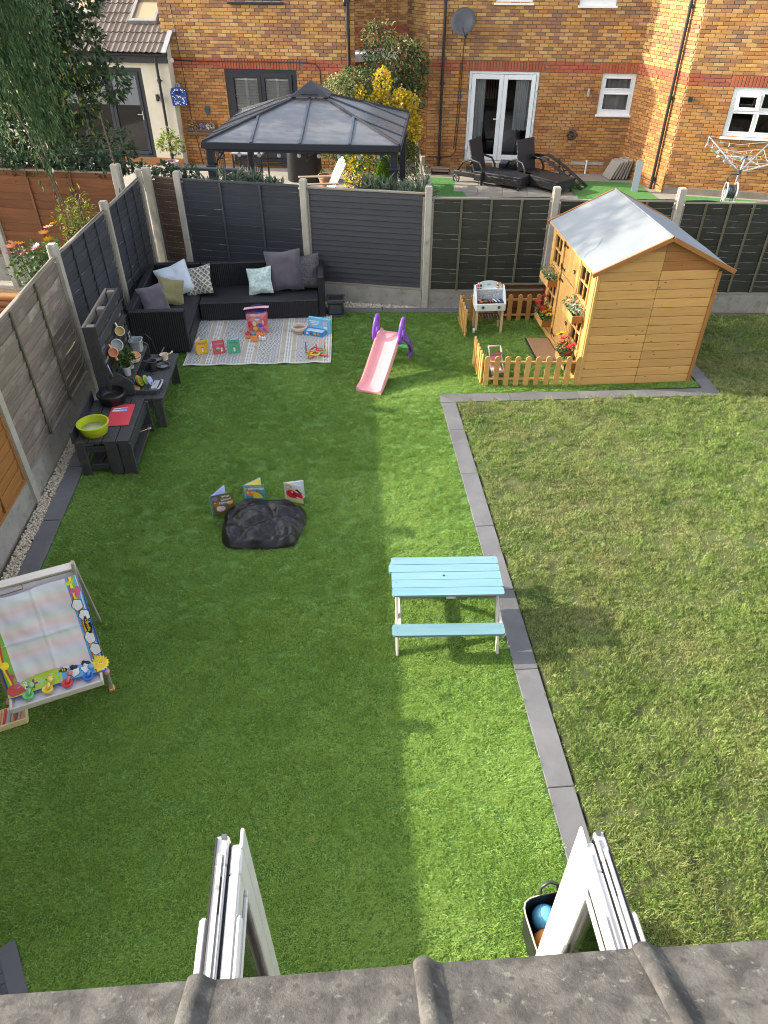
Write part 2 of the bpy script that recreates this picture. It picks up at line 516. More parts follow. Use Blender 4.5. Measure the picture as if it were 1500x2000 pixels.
M_rattan = mk('black_rattan', (.0125, .0125, .0145), .5, (.02, .02, .023), ns=30, bump=1.0, bs=1, bd=.004, spec=.5)
M_black = mk('black_metal', (.012, .012, .014), .45, (.02, .02, .022), ns=10)
M_blackp = plastic('black_plastic', (.014, .014, .016), .35)
M_anth = mk('anthracite_metal', (.013, .015, .021), .5, (.018, .02, .027), ns=8, bump=.05)
M_upvc = mk('white_upvc', (.78, .78, .775), .3, (.71, .71, .70), ns=5, bump=.02)
M_upvcd = mk('grubby_white_upvc', (.68, .67, .655), .4, (.56, .55, .52), ns=6, dirt=(7, .66, (.38, .32, .25), .1), bump=.05)
M_alu = mk('weathered_aluminium', (.50, .50, .51), .4, (.40, .395, .385), ns=6, stretch=(5, .6, 5), metal=.35, dirt=(16, .62, (.27, .24, .2), .08))
M_gask = mk('rubber_gasket', (.015, .013, .014), .6)
M_glass = glassy('window_glass', see=.9)
M_glassd = glassy('dark_window_glass', see=.5)
M_room = mk('dim_room', (.10, .09, .085), .9, (.07, .065, .06), ns=2)
M_curt = mk('pale_curtain', (.62, .63, .60), .9, (.5, .51, .48), ns=8, stretch=(6, 6, .5))
M_mortar = mk('mortar', (.24, .185, .125), .95, (.18, .135, .09), ns=6, world=True, bump=.4, bs=80, bd=.004)
M_render = mk('cream_render', (.66, .60, .47), .9, (.58, .52, .40), ns=3, bump=.2, bs=120, bd=.003)
BC = [(.26, .135, .082), (0.282, 0.144, 0.074), (0.372, 0.186, 0.072), (0.450, 0.234, 0.082), (0.480, 0.270, 0.098), (0.516, 0.312, 0.126)]
BD = [(0.264, 0.118, 0.054), (0.324, 0.144, 0.055), (0.378, 0.170, 0.058), (0.414, 0.192, 0.062), (0.438, 0.210, 0.072), (0.432, 0.222, 0.082)]
M_bA, M_bAi = brick_mat('buff_brick', False, BC), brick_mat('buff_brick_mass', True, BC)
M_bB, M_bBi = brick_mat('tan_brick', False, BD), brick_mat('tan_brick_mass', True, BD)
BR = [(0.302, 0.084, 0.045), (0.347, 0.101, 0.053), (0.381, 0.118, 0.062)]
M_bR, M_bRi = brick_mat('red_brick', False, BR), brick_mat('red_brick_mass', True, BR)
M_pink = plastic('pink_plastic', (.78, .34, .35), .32)
M_purple = plastic('purple_plastic', (.20, .07, .46), .33)
M_greenp = plastic('green_plastic', (.16, .55, .17), .35)
M_lime = plastic('lime_plastic', (.46, .52, .02), .35)
M_red = plastic('red_plastic', (.66, .05, .055), .4)
M_orangep = plastic('orange_plastic', (.82, .27, .05), .4)
M_peach = plastic('peach_plastic', (.80, .38, .17), .4)
M_yellow = plastic('yellow_plastic', (.80, .60, .06), .4)
M_bluep = plastic('blue_plastic', (.03, .16, .55), .4)
M_sky = plastic('light_blue_plastic', (.14, .46, .68), .4)
M_teal = plastic('teal_plastic', (.05, .40, .43), .4)
M_lav = plastic('lavender_plastic', (.38, .40, .66), .4)
M_cream = plastic('cream_plastic', (.76, .64, .47), .45)
M_whitep = plastic('white_plastic', (.74, .74, .73), .4)
M_greyp = plastic('grey_plastic', (.40, .41, .42), .4)
M_dgreyp = plastic('dark_grey_plastic', (.055, .058, .064), .4)
M_clear = mk('cloudy_plastic', (.52, .54, .55), .3, (.44, .46, .47), ns=9)
M_steel = mk('pan_metal', (.18, .18, .185), .35, metal=.8)
M_paper = mk('page_paper', (.72, .70, .64), .8)
M_soilp = mk('potting_soil', (.03, .02, .013), .95, bump=.8, bs=60)
M_terr = mk('terracotta', (.40, .17, .08), .85, (.33, .14, .07), ns=6)
M_mauve = mk('mauve_pot', (.40, .29, .30), .7, (.34, .245, .25), ns=6)
M_stem = mk('stem', (.12, .11, .05), .8)
M_bark = mk('bark', (.12, .085, .06), .9, (.07, .05, .037), ns=5, stretch=(4, 4, 1), bump=.7, bs=20)
M_black_c = mk('black_cover', (.006, .006, .007), .42, (.009, .009, .01), ns=6, spec=.4, bump=.12, bs=50, bd=.006)

L_dark = leaf_mat('dark_leaf', [(0.015, 0.030, 0.012), (0.027, 0.057, 0.019), (0.048, 0.090, 0.030), (0.090, 0.143, 0.048)], .6, trans=.2)
L_willow = leaf_mat('willow_leaf', [(0.032, 0.067, 0.021), (0.056, 0.120, 0.040), (0.096, 0.176, 0.064), (0.160, 0.240, 0.104)], .55, 1.0, trans=.22)
L_ivy = leaf_mat('ivy_leaf', [(.018, .038, .018), (.035, .068, .032), (.07, .10, .055)], .5)
L_yellow = leaf_mat('golden_leaf', [(.30, .26, .02), (.55, .40, .03), (.72, .50, .05)], .5)
L_olive = leaf_mat('olive_leaf', [(0.068, 0.101, 0.027), (0.149, 0.176, 0.054), (0.270, 0.284, 0.108), (0.446, 0.419, 0.203)], .5, 1.6)
L_mid = leaf_mat('mid_green_leaf', [(.03, .065, .014), (.06, .12, .025), (.11, .18, .04)], .45)
L_lime = leaf_mat('bright_green_leaf', [(.10, .21, .01), (.17, .32, .02), (.27, .43, .05)], .5, 6)
L_lemon = leaf_mat('lemon_tree_leaf', [(.07, .13, .015), (.18, .24, .03), (.36, .38, .06)], .45, 4)
L_grey = leaf_mat('grey_green_leaf', [(.06, .085, .055), (.11, .15, .095), (.19, .22, .16)], .5, 4)
L_rust = leaf_mat('rusty_leaf', [(.16, .06, .03), (.28, .10, .04), (.34, .22, .06)], .6)

# ------------------------------------------------------------------ geometry-node scattering for what nobody could count
def scatter(name, pts, rots, scl, variants, label, cat, kind='stuff', parent=None):
    me = D.meshes.new(name)
    me.vertices.add(len(pts)); me.vertices.foreach_set('co', np.ascontiguousarray(pts, dtype=np.float32).ravel())
    a = me.attributes.new('rot', 'FLOAT_VECTOR', 'POINT'); a.data.foreach_set('vector', np.ascontiguousarray(rots, dtype=np.float32).ravel())
    a = me.attributes.new('scl', 'FLOAT', 'POINT'); a.data.foreach_set('value', np.ascontiguousarray(scl, dtype=np.float32))
    me.update()
    o = obj(name, me, parent)
    col = D.collections.new(name + '_source')
    for v in variants:
        col.objects.link(D.objects.new(name + '_tuft', v))
        me.materials.append(v.materials[0]) if v.materials[0].name not in me.materials else None
    g_ = D.node_groups.new(name + '_nodes', 'GeometryNodeTree')
    g_.interface.new_socket('Geometry', in_out='INPUT', socket_type='NodeSocketGeometry')
    g_.interface.new_socket('Geometry', in_out='OUTPUT', socket_type='NodeSocketGeometry')
    N, L = g_.nodes, g_.links
    gi, go = N.new('NodeGroupInput'), N.new('NodeGroupOutput')
    ci = N.new('GeometryNodeCollectionInfo'); ci.inputs['Collection'].default_value = col
    ci.inputs['Separate Children'].default_value = True; ci.inputs['Reset Children'].default_value = True
    iop = N.new('GeometryNodeInstanceOnPoints'); iop.inputs['Pick Instance'].default_value = True
    na = N.new('GeometryNodeInputNamedAttribute'); na.data_type = 'FLOAT_VECTOR'; na.inputs['Name'].default_value = 'rot'
    nb = N.new('GeometryNodeInputNamedAttribute'); nb.data_type = 'FLOAT'; nb.inputs['Name'].default_value = 'scl'
    e2r = N.new('FunctionNodeEulerToRotation')
    L.new(na.outputs['Attribute'], e2r.inputs[0])
    L.new(gi.outputs[0], iop.inputs['Points']); L.new(ci.outputs[0], iop.inputs['Instance'])
    L.new(e2r.outputs[0], iop.inputs['Rotation']); L.new(nb.outputs['Attribute'], iop.inputs['Scale'])
    L.new(iop.outputs[0], go.inputs[0])
    md = o.modifiers.new('scatter', 'NODES'); md.node_group = g_
    return tag(o, label, cat, kind=kind)

def inside(P, poly):
    x, y = P[:, 0], P[:, 1]; r = np.zeros(len(P), bool); n = len(poly)
    for i in range(n):
        (x0, y0), (x1, y1) = poly[i], poly[(i + 1) % n]
        c = (y0 > y) != (y1 > y)
        r ^= c & (x < (x1 - x0) * (y - y0) / (y1 - y0 + 1e-12) + x0)
    return r

def rand_in(poly, dens):
    a = np.array(poly); lo, hi = a.min(0), a.max(0)
    n = int((hi - lo).prod() * dens)
    P = lo + rng.random((n, 2)) * (hi - lo)
    return P[inside(P, poly)]

def tuft(name, n, rad, h, w, lean, mat, spread=1.0, seg=2, bend=.5):
    """a small round patch of blades"""
    V, F = [], []
    for i in range(n):
        a = rng.random() * 2 * PI; r = rad * math.sqrt(rng.random())
        b = np.array((math.cos(a) * r, math.sin(a) * r, 0))
        t = rng.random() * 2 * PI
        d = np.array((math.cos(t), math.sin(t), 0)) * spread * (.35 + .65 * rng.random()) + np.array((lean, 0, 0))
        hh = h * (.65 + .5 * rng.random()); ww = w * (.7 + .6 * rng.random())
        s = np.array((-d[1], d[0], 0)); s = s / (np.linalg.norm(s) + 1e-6) * ww / 2
        k0 = len(V)
        for j in range(seg):
            q = j / seg
            c = b + d * hh * (q * (1 - bend) + bend * q * q) + np.array((0, 0, hh * (q - .22 * q * q)))
            V += [c - s * (1 - .45 * q), c + s * (1 - .45 * q)]
        V.append(b + d * hh + np.array((0, 0, hh * .78)))
        for j in range(seg - 1):
            e = k0 + j * 2
            F += [(e, e + 1, e + 3), (e, e + 3, e + 2)]
        e = k0 + (seg - 1) * 2
        F.append((e, e + 1, e + 2))
    return np_mesh(name, np.array(V), np.array(F), mat)

def grass_mat(name, cols, scale, dry=None, amp=1.0, trans=.3, rough=.5):
    m = leaf_mat(name, cols, rough, scale, trans, amp)
    nt = m.node_tree; N = nt.nodes; L = nt.links
    if dry:
        r = [n for n in N if n.type == 'VALTORGB'][0]
        g_ = N.new('ShaderNodeNewGeometry')
        def nz(sc, det):
            n = N.new('ShaderNodeTexNoise'); n.inputs['Scale'].default_value = sc; n.inputs['Detail'].default_value = det
            L.new(g_.outputs['Position'], n.inputs['Vector']); return n.outputs['Fac']
        a, b = nz(.55, 2), nz(2.6, 4)
        ad = N.new('ShaderNodeMath'); ad.operation = 'ADD'; L.new(a, ad.inputs[0]); L.new(b, ad.inputs[1])
        m2 = N.new('ShaderNodeMath'); m2.operation = 'MULTIPLY_ADD'; m2.inputs[1].default_value = .5
        L.new(g_.outputs['Random Per Island'], m2.inputs[0]); L.new(ad.outputs[0], m2.inputs[2])
        mr = N.new('ShaderNodeMapRange'); mr.inputs['From Min'].default_value = dry[0]; mr.inputs['From Max'].default_value = dry[1]
        L.new(m2.outputs[0], mr.inputs['Value'])
        mx = N.new('ShaderNodeMix'); mx.data_type = 'RGBA'
        L.new(mr.outputs[0], mx.inputs[0]); L.new(r.outputs[0], mx.inputs[6]); mx.inputs[7].default_value = (*dry[2], 1)
        for n in N:
            if n.type in ('BSDF_PRINCIPLED', 'BSDF_TRANSLUCENT'):
                L.new(mx.outputs[2], n.inputs['Base Color' if n.type == 'BSDF_PRINCIPLED' else 'Color'])
    return m

# ------------------------------------------------------------------ ground
def sheet(name, poly, z, mat, kind='structure', label=None):
    o = MB().flat(poly, z).obj(name, None, mat)
    return tag(o, label, kind=kind)

sheet('ground', [(-90, -60), (90, -60), (90, 120), (-90, 120)], -.30, M_ground, label='bare ground under the gardens and houses')
ART = [(-2.87, .45), (1.35, .45), (1.35, 8.16), (4.86, 8.10), (4.86, 10.50), (2.6, 10.72), (-.1, 11.0), (-2.87, 11.6)]
sheet('artificial_lawn', ART, 0.0, M_turfbase, label='short bright green artificial lawn filling most of the garden')
LAWN = [(1.56, -1.0), (8.8, -1.0), (8.8, 10.15), (5.06, 10.45), (5.06, 7.90), (1.56, 7.96)]
sheet('lawn', LAWN, -0.004, M_lawnbase, label='patchy real lawn right of the slate edging')
# soil beds under edging, gravel and along fences
sheet('garden_soil', [(-3.45, -1), (9.2, -1), (9.2, 10.45), (7.0, 10.52), (1.5, 11.05), (-2.4, 12.4), (-3.45, 12.4)], -.03, M_soil, label='bare soil showing at the garden edges')
MB().box((2.9, 5.6, -.17), (12.9, 13.0, .26)).obj('garden_terrace', None, M_soil).__setitem__('kind', 'structure')

# slate edging: each slab a part
edge = tag(D.objects.new('slate_edging', None), 'dark slate slabs edging the artificial lawn', kind='structure'); COL.objects.link(edge)
def slab(x0, y0, x1, y1, z=.012):
    g_ = .004
    MB().box((0, 0, 0), (abs(x1 - x0) - g_, abs(y1 - y0) - g_, .04), ch=.004).obj('slab', edge, M_slate, loc=((x0 + x1) / 2, (y0 + y1) / 2, z - .02 + random.uniform(-.002, .002)))
def slabpoly(poly, z=.012):
    MB().prism(poly, z - .04, z).obj('slab', edge, M_slate)
ys = [7.94, 7.28, 6.37, 5.45, 4.53, 3.62, 2.58, 1.66, .74]
for a, b in zip(ys, ys[1:]): slab(1.35, b, 1.545, a)
slabpoly([(1.35, 7.945), (1.545, 7.945), (1.35, 8.15)])
slabpoly([(1.55, 7.945), (2.265, 7.93), (2.265, 8.125), (1.36, 8.155)])
slabpoly([(2.27, 7.93), (3.17, 7.91), (3.17, 8.10), (2.27, 8.125)])
slabpoly([(3.175, 7.91), (4.09, 7.88), (4.09, 8.075), (3.175, 8.10)])
slabpoly([(4.095, 7.88), (5.05, 7.85), (4.87, 8.05), (4.095, 8.075)])
slabpoly([(5.055, 7.855), (5.06, 8.78), (4.87, 8.78), (4.875, 8.055)])
for a, b in ((8.785, 9.69), (9.695, 10.4)): slab(4.87, a, 5.06, b)
for a, b in ((10.5, 9.6), (9.595, 8.7), (8.695, 7.78), (7.775, 6.845), (6.84, 5.885), (5.88, 4.96), (4.955, 4.03), (4.025, 3.1), (3.095, 2.2)): slab(-3.07, b, -2.875, a)
bx = [(-1.9, 11.36), (-.95, 11.24), (-.1, 11.02), (.82, 10.94), (1.72, 10.86), (2.6, 10.78), (3.5, 10.7), (4.4, 10.62)]
for (xa, ya), (xb, yb) in zip(bx, bx[1:]):
    slabpoly([(xa + .003, ya - .07), (xb - .003, yb - .07), (xb - .003, yb + .09), (xa + .003, ya + .09)])

# gravel strips
def pebble(i):
    mb = MB(); mb.sphere((0, 0, 0), (.013, .010, .008), 6, 4)
    mb.v = [tuple(c * (1 + .25 * random.uniform(-1, 1)) for c in p) for p in mb.v]
    return mb.mesh('pebble', M_pebble, True)
PEB = [pebble(i) for i in range(6)]
def gravel(poly, dens, label):
    P = rand_in(poly, dens); n = len(P)
    P3 = np.c_[P, rng.random(n) * .018 - .012]
    scatter('gravel', P3, rng.random((n, 3)) * 6.28, .7 + .9 * rng.random(n), PEB, label, None)
gravel([(-3.20, 2.2), (-3.065, 2.2), (-3.065, 10.5), (-3.14, 10.5), (-3.20, 8.8)], 5200, 'white gravel strip under the left fence')
gravel([(-1.9, 11.46), (-.1, 11.12), (1.72, 10.96), (4.4, 10.72), (4.4, 10.80), (1.5, 11.02), (-.1, 11.42), (-1.9, 11.9)], 3800, 'white gravel strip under the back fence')

# ------------------------------------------------------------------ artificial turf and grass
G_turf = grass_mat('artificial_blade', [(.125, .232, .036), (.195, .34, .056), (.275, .44, .08), (.385, .535, .135)], 2.2, amp=.45, trans=.3, rough=.42)
T = [tuft('turf_tuft', 52, .045, .021, .0036, .5, G_turf, 1.1) for i in range(6)]
def shrink(poly, d):
    c = np.mean(poly, 0)
    return [tuple(np.array(p) + (c - np.array(p)) / np.linalg.norm(c - np.array(p)) * d) for p in poly]
P = np.concatenate([rand_in([(-2.84, .47), (1.32, .47), (1.32, 4.4), (-2.84, 4.4)], 1000), rand_in([(-2.84, 4.4), (1.32, 4.4), (1.32, 8.2), (-2.84, 8.2)], 640),
                    rand_in([(-2.84, 8.2), (4.83, 8.14), (4.83, 10.48), (2.6, 10.69), (-.1, 10.96), (-2.84, 11.5)], 560)])
n = len(P)
ang = np.array([mnoise.noise((p[0] * .9, p[1] * .9, 0)) for p in P]) * 2.2 - 1.2 + rng.normal(size=n) * .5
tilt = np.array([mnoise.noise((p[0] * 2.2, p[1] * 2.2, 7)) for p in P])
sc_ = .85 + .35 * rng.random(n)
scatter('artificial_grass', np.c_[P, np.zeros(n)], np.c_[rng.normal(size=n) * .12 + tilt * .12, rng.normal(size=n) * .12, ang], sc_, T, 'short artificial grass blades over the main lawn', 'artificial grass')

G_lawn = grass_mat('lawn_blade', [(.05, .105, .016), (.125, .215, .036), (.24, .34, .07), (.43, .50, .16)], 1.9, dry=(1.22, 1.72, (.43, .38, .165)), trans=.3)
TL = [tuft('grass_tuft', 54, .05, h, .0031, .3, G_lawn, 1.0, 3, .7) for h in (.02, .025, .031, .023, .036)]
P = np.concatenate([rand_in([(1.57, .3), (5.0, .3), (5.0, 4.2), (1.57, 4.2)], 620), rand_in([(1.57, 4.2), (7.6, 4.2), (7.6, 7.88), (1.57, 7.94)], 460), rand_in([(5.08, 7.88), (8.6, 7.88), (8.6, 10.15), (5.08, 10.45)], 380)])
den = np.array([mnoise.noise((p[0] * 1.3, p[1] * 1.3, 3)) + .6 * mnoise.noise((p[0] * 4.3, p[1] * 4.3, 9)) for p in P])
P = P[rng.random(len(P)) < np.clip(.92 + den * .5, .45, 1)]
n = len(P)
clump = np.array([mnoise.noise((p[0] * 5, p[1] * 5, 1)) for p in P])
scatter('lawn_grass', np.c_[P, np.zeros(n)], np.c_[rng.normal(size=n) * .25, rng.normal(size=n) * .25, rng.random(n) * 6.28], np.clip(.95 + .55 * clump + .25 * rng.random(n), .5, 1.7), TL, 'uneven real grass with dry straw patches', 'grass')
# ------------------------------------------------------------------ fences
M_worn = mk('worn_bare_edge', (.23, .215, .19), .85, (.14, .13, .11), ns=18)
worn = {'charcoal_painted_wood': .07, 'charcoal_smooth_wood': .08, 'weathered_grey_wood': .8, 'dark_green_wood': .5, 'brown_old_wood': .5}
def lap_slat(L, h, mat, wav=.012, seed=0, t=.009):
    """one waney-edged overlapping board, long axis X, face towards -Y, bottom edge proud and wavy"""
    key = ('lap', round(L, 2), round(h, 3), mat.name, seed, wav)
    if key in _cache: return _cache[key]
    up = mat.name != 'charcoal_smooth_wood'      # the reverse face of a lap panel shows the boards' upper edges
    mb = MB(); n = 12; r = random.Random(seed * 13 + 5)
    ph = [r.random() * 6 for _ in range(3)]; am = [r.uniform(.3, 1) for _ in range(3)]
    vs, fs = [], []
    for i in range(n + 1):
        x = -L / 2 + L * i / n
        w = wav * (am[0] * math.sin(x * 2.1 + ph[0]) + am[1] * math.sin(x * 4.7 + ph[1]) * .6 + am[2] * math.sin(x * 9 + ph[2]) * .3)
        zb = -h / 2 + w
        vs += [(x, 0, h / 2), (x, -.020, zb), (x, -.020 + t, zb - .005), (x, t, h / 2)] if not up else [(x, 0, -h / 2), (x, -.022, -zb), (x, -.022 + t, -zb + .003), (x, t, -h / 2)]
    for i in range(n):
        a, b = i * 4, i * 4 + 4
        fs += [(a, a + 1, b + 1, b), (a + 1, a + 2, b + 2, b + 1), (a + 2, a + 3, b + 3, b + 2), (a + 3, a, b, b + 3)]
    fs += [(0, 3, 2, 1), (n * 4, n * 4 + 1, n * 4 + 2, n * 4 + 3)]
    mb.add(vs, [f[::-1] for f in fs] if up else fs)
    for i in range(n):
        if r.random() < worn.get(mat.name, 0): mb.m[i * 4 + 1] = 1
    _cache[key] = mb.mesh('slat', [mat, M_worn])
    return _cache[key]

def fence_panel(fence, p0, p1, z0, z1, mat, n, label, battens=3, side=-1, cap=None, wav=.012, batm=None, top_h=None, z0b=None, slope=0.0):
    """panel between p0 and p1 (world xy), visible face on the side given by rotating the line -90 degrees (side=-1)"""
    p0, p1 = Vector((*p0, 0)), Vector((*p1, 0))
    d = p1 - p0; L = d.length
    rz = math.atan2(d.y, d.x) + (0 if side < 0 else PI)
    fx, fy = (p0 + p1).xy / 2
    base = fence.location
    H = z1 - z0
    cap = cap or mat; batm = batm or mat
    fr = MB()
    fr.box((0, .0, H - .014), (L, .045, .028), ch=.004)
    for s in (-1, 1): fr.box((s * (L / 2 - .016), -.012, H / 2 - .03), (.032, .028, H - .06))
    fr.box((0, -.012, .016), (L - .066, .03, .03))
    pn = obj('fence_panel', fr.mesh('fence_panel', cap), fence, loc=(fx - base.x, fy - base.y, z0), rot=(0, math.atan(slope) * side * -1, rz))
    if label: pn['label'] = label
    pitch = (H - .05) / n
    for i in range(n):
        me = lap_slat(L - .07, pitch * 1.28, mat, wav, i % 5 + 1)
        obj('slat', me, pn, loc=(0, .004, .03 + pitch * (i + .5) + pitch * .1), rot=(random.uniform(-.012, .012), random.uniform(-.003, .003), 0))
    for k in range(battens):
        x = (k + 1) / (battens + 1) * L - L / 2
        plank('batten', pn, (x, -.024, .03), (x, -.024, H - .03), .034, .018, batm, up=(0, -1, 0), ch=.003)
    return pn

def post(fence, p, h, mat=None, rz=0.0, w=.1, z0=-.2):
    base = fence.location
    mb = MB()
    mb.prism([(-w/2, -w/2 + .012), (-w/2 + .012, -w/2), (w/2 - .012, -w/2), (w/2, -w/2 + .012), (w/2, -.02), (w/2 - .012, -.02), (w/2 - .012, .02), (w/2, .02), (w/2, w/2), (-w/2, w/2), (-w/2, .02), (-w/2 + .012, .02), (-w/2 + .012, -.02), (-w/2, -.02)], z0, h - .012)
    mb.prism([(-w/2 + .012, -w/2 + .012), (w/2 - .012, -w/2 + .012), (w/2 - .012, w/2 - .012), (-w/2 + .012, w/2 - .012)], h - .012, h)
    return mb.obj('post', fence, mat or M_concl, loc=(p[0] - base.x, p[1] - base.y, 0), rot=(0, 0, rz))

def gravel_board(fence, p0, p1, z0, z1, mat=None, t=.05):
    base = fence.location
    a = Vector((p0[0], p0[1], 0)); b = Vector((p1[0], p1[1], 0)); d = b - a
    MB().box((0, 0, 0), (d.length, t, z1 - z0), ch=.006).obj('gravel_board', fence, mat or M_conc, loc=((a.x + b.x) / 2 - base.x, (a.y + b.y) / 2 - base.y, (z0 + z1) / 2), rot=(0, 0, math.atan2(d.y, d.x)))

# --- left boundary
LF = thing('garden_fence', 'left boundary fence running past the mud kitchen, orange, grey and charcoal panels', 'fence', (-3.22, 6.2, 0))
lp = [(-3.36, -.2), (-3.34, 1.88), (-3.31, 3.95), (-3.25, 6.24), (-3.20, 8.62), (-3.04, 10.46), (-2.90, 12.16)]
lh = [1.9, 1.9, 1.9, 1.92, 1.92, 1.89, 1.9]
def inset(a, b, m=.05):
    a, b = Vector(a), Vector(b); d = (b - a).normalized(); return (a + d * m), (b - d * m)
for i, (p, h) in enumerate(zip(lp, lh)):
    post(LF, p, h, M_concl, -PI / 2 + (.09 if i > 4 else 0), w=.105 if i < 6 else .085)
lspec = [(M_orange, 12, 'orange timber panel by the house', M_orange, M_orange, .012), (M_orange, 12, 'orange timber panel', M_orange, M_orange, .012), (M_orange, 12, 'new orange timber panel at the left edge', M_orange, M_orange, .012),
         (M_grey, 13, 'weathered bare grey panel', M_batten, M_cap, .026), (M_char, 13, 'charcoal painted panel behind the mud kitchen', M_char, M_cap, .012), (M_char, 13, 'charcoal painted panel beside the sofa corner', M_char, M_cap, .012)]
for (p, q), (m, n_, lab, bm, cp, wv) in zip(zip(lp, lp[1:]), lspec):
    a, b = inset(p, q)
    fence_panel(LF, b, a, .30, 1.79, m, n_, lab, 3 if m is not M_grey else 2, side=1, batm=bm, cap=cp, wav=wv); gravel_board(LF, a, b, -.1, .295)
# pale timber post beside the last panel
MB().box((0, 0, .85), (.12, .07, 2.1), ch=.006).obj('timber_post', LF, M_concl, loc=(-2.79 + 3.22, 12.25 - 6.2, 0), rot=(0, 0, -.3))

# --- back boundary
BF = thing('boundary_fence', 'back boundary fence of charcoal and dark green panels between concrete posts', 'fence', (1.49, 10.97, 0))
bp = [(-2.76, 12.30), (-2.30, 12.10), (-.34, 11.53), (1.51, 11.02), (3.38, 10.84), (5.19, 10.65), (7.02, 10.46), (8.85, 10.30)]
bh = [1.92, 1.87, 1.86, 1.85, 1.85, 1.85, 1.85, 1.85]
for p, h in list(zip(bp, bh))[1:]: post(BF, p, h, M_concl, -.27 if p[0] < 1 else -.1, w=.105)
specs = [(M_brown, M_brown, 14, 'narrow unpainted brown panel in the corner', 0, .45, .015, 1.77, M_brown),
         (M_char, M_char, 13, 'charcoal panel with wide boards behind the sofa', 2, .30, .004, 1.77, M_char),
         (M_char2, M_char2, 17, 'charcoal panel of slim smooth boards', 0, .29, .001, 1.76, M_cap),
         (M_green, M_batten, 13, 'dark green panel behind the toy barbecue', 3, .27, .024, 1.70, M_cap),
         (M_green, M_batten, 13, 'dark green panel behind the playhouse', 3, .27, .024, 1.68, M_cap),
         (M_green, M_batten, 15, 'dark green panel right of the playhouse', 4, .27, .024, 1.66, M_cap),
         (M_green, M_batten, 13, 'dark green panel at the far right', 3, .27, .016, 1.66, M_cap)]
for (p, q), (m, bm, n_, lab, nb, zb, wv, zt, cp) in zip(zip(bp, bp[1:]), specs):
    a, b = inset(p, q)
    fence_panel(BF, a, b, zb, zt, m, n_, lab, nb, side=-1, batm=bm, wav=wv, cap=cp)
    gravel_board(BF, a, b, -.1, zb - .005)

# --- neighbour's orange-brown fence beyond the left boundary
NF = thing('neighbour_fence', 'orange brown lap fence beyond the left boundary under the willow', 'fence', (-5.6, 12.95, 0))
np_ = [(-9.2, 13.6), (-7.4, 13.3), (-5.62, 13.0), (-3.32, 12.52)]
for p in np_[:3]: post(NF, p, 1.82, M_concl, -.17, w=.11)
post(NF, np_[3], 1.9, M_concl, -.2, w=.13)
for p, q in zip(np_, np_[1:]):
    a, b = inset(p, q)
    fence_panel(NF, a, b, .34, 1.78, M_brownp, 11, None, 2, side=-1, wav=.012, cap=M_cap)
    gravel_board(NF, a, b, -.1, .335, M_conc)
# ------------------------------------------------------------------ houses
BRK = {}
def brick_mesh(w, h, mat, dep=.02):
    k = (round(w, 3), round(h, 3), mat.name)
    if k not in BRK:
        c = .004; x, z = w / 2, h / 2
        vs = [(-x, 0, -z), (x, 0, -z), (x, 0, z), (-x, 0, z), (-x, -dep + c, -z), (x, -dep + c, -z), (x, -dep + c, z), (-x, -dep + c, z),
              (-x + c, -dep, -z + c), (x - c, -dep, -z + c), (x - c, -dep, z - c), (-x + c, -dep, z - c)]
        fs = []
        for i in range(4):
            j = (i + 1) % 4
            fs += [(i, j, 4 + j, 4 + i), (4 + i, 4 + j, 8 + j, 8 + i)]
        fs.append((8, 9, 10, 11))
        BRK[k] = MB().add(vs, fs).mesh('brick', mat)
    return BRK[k]

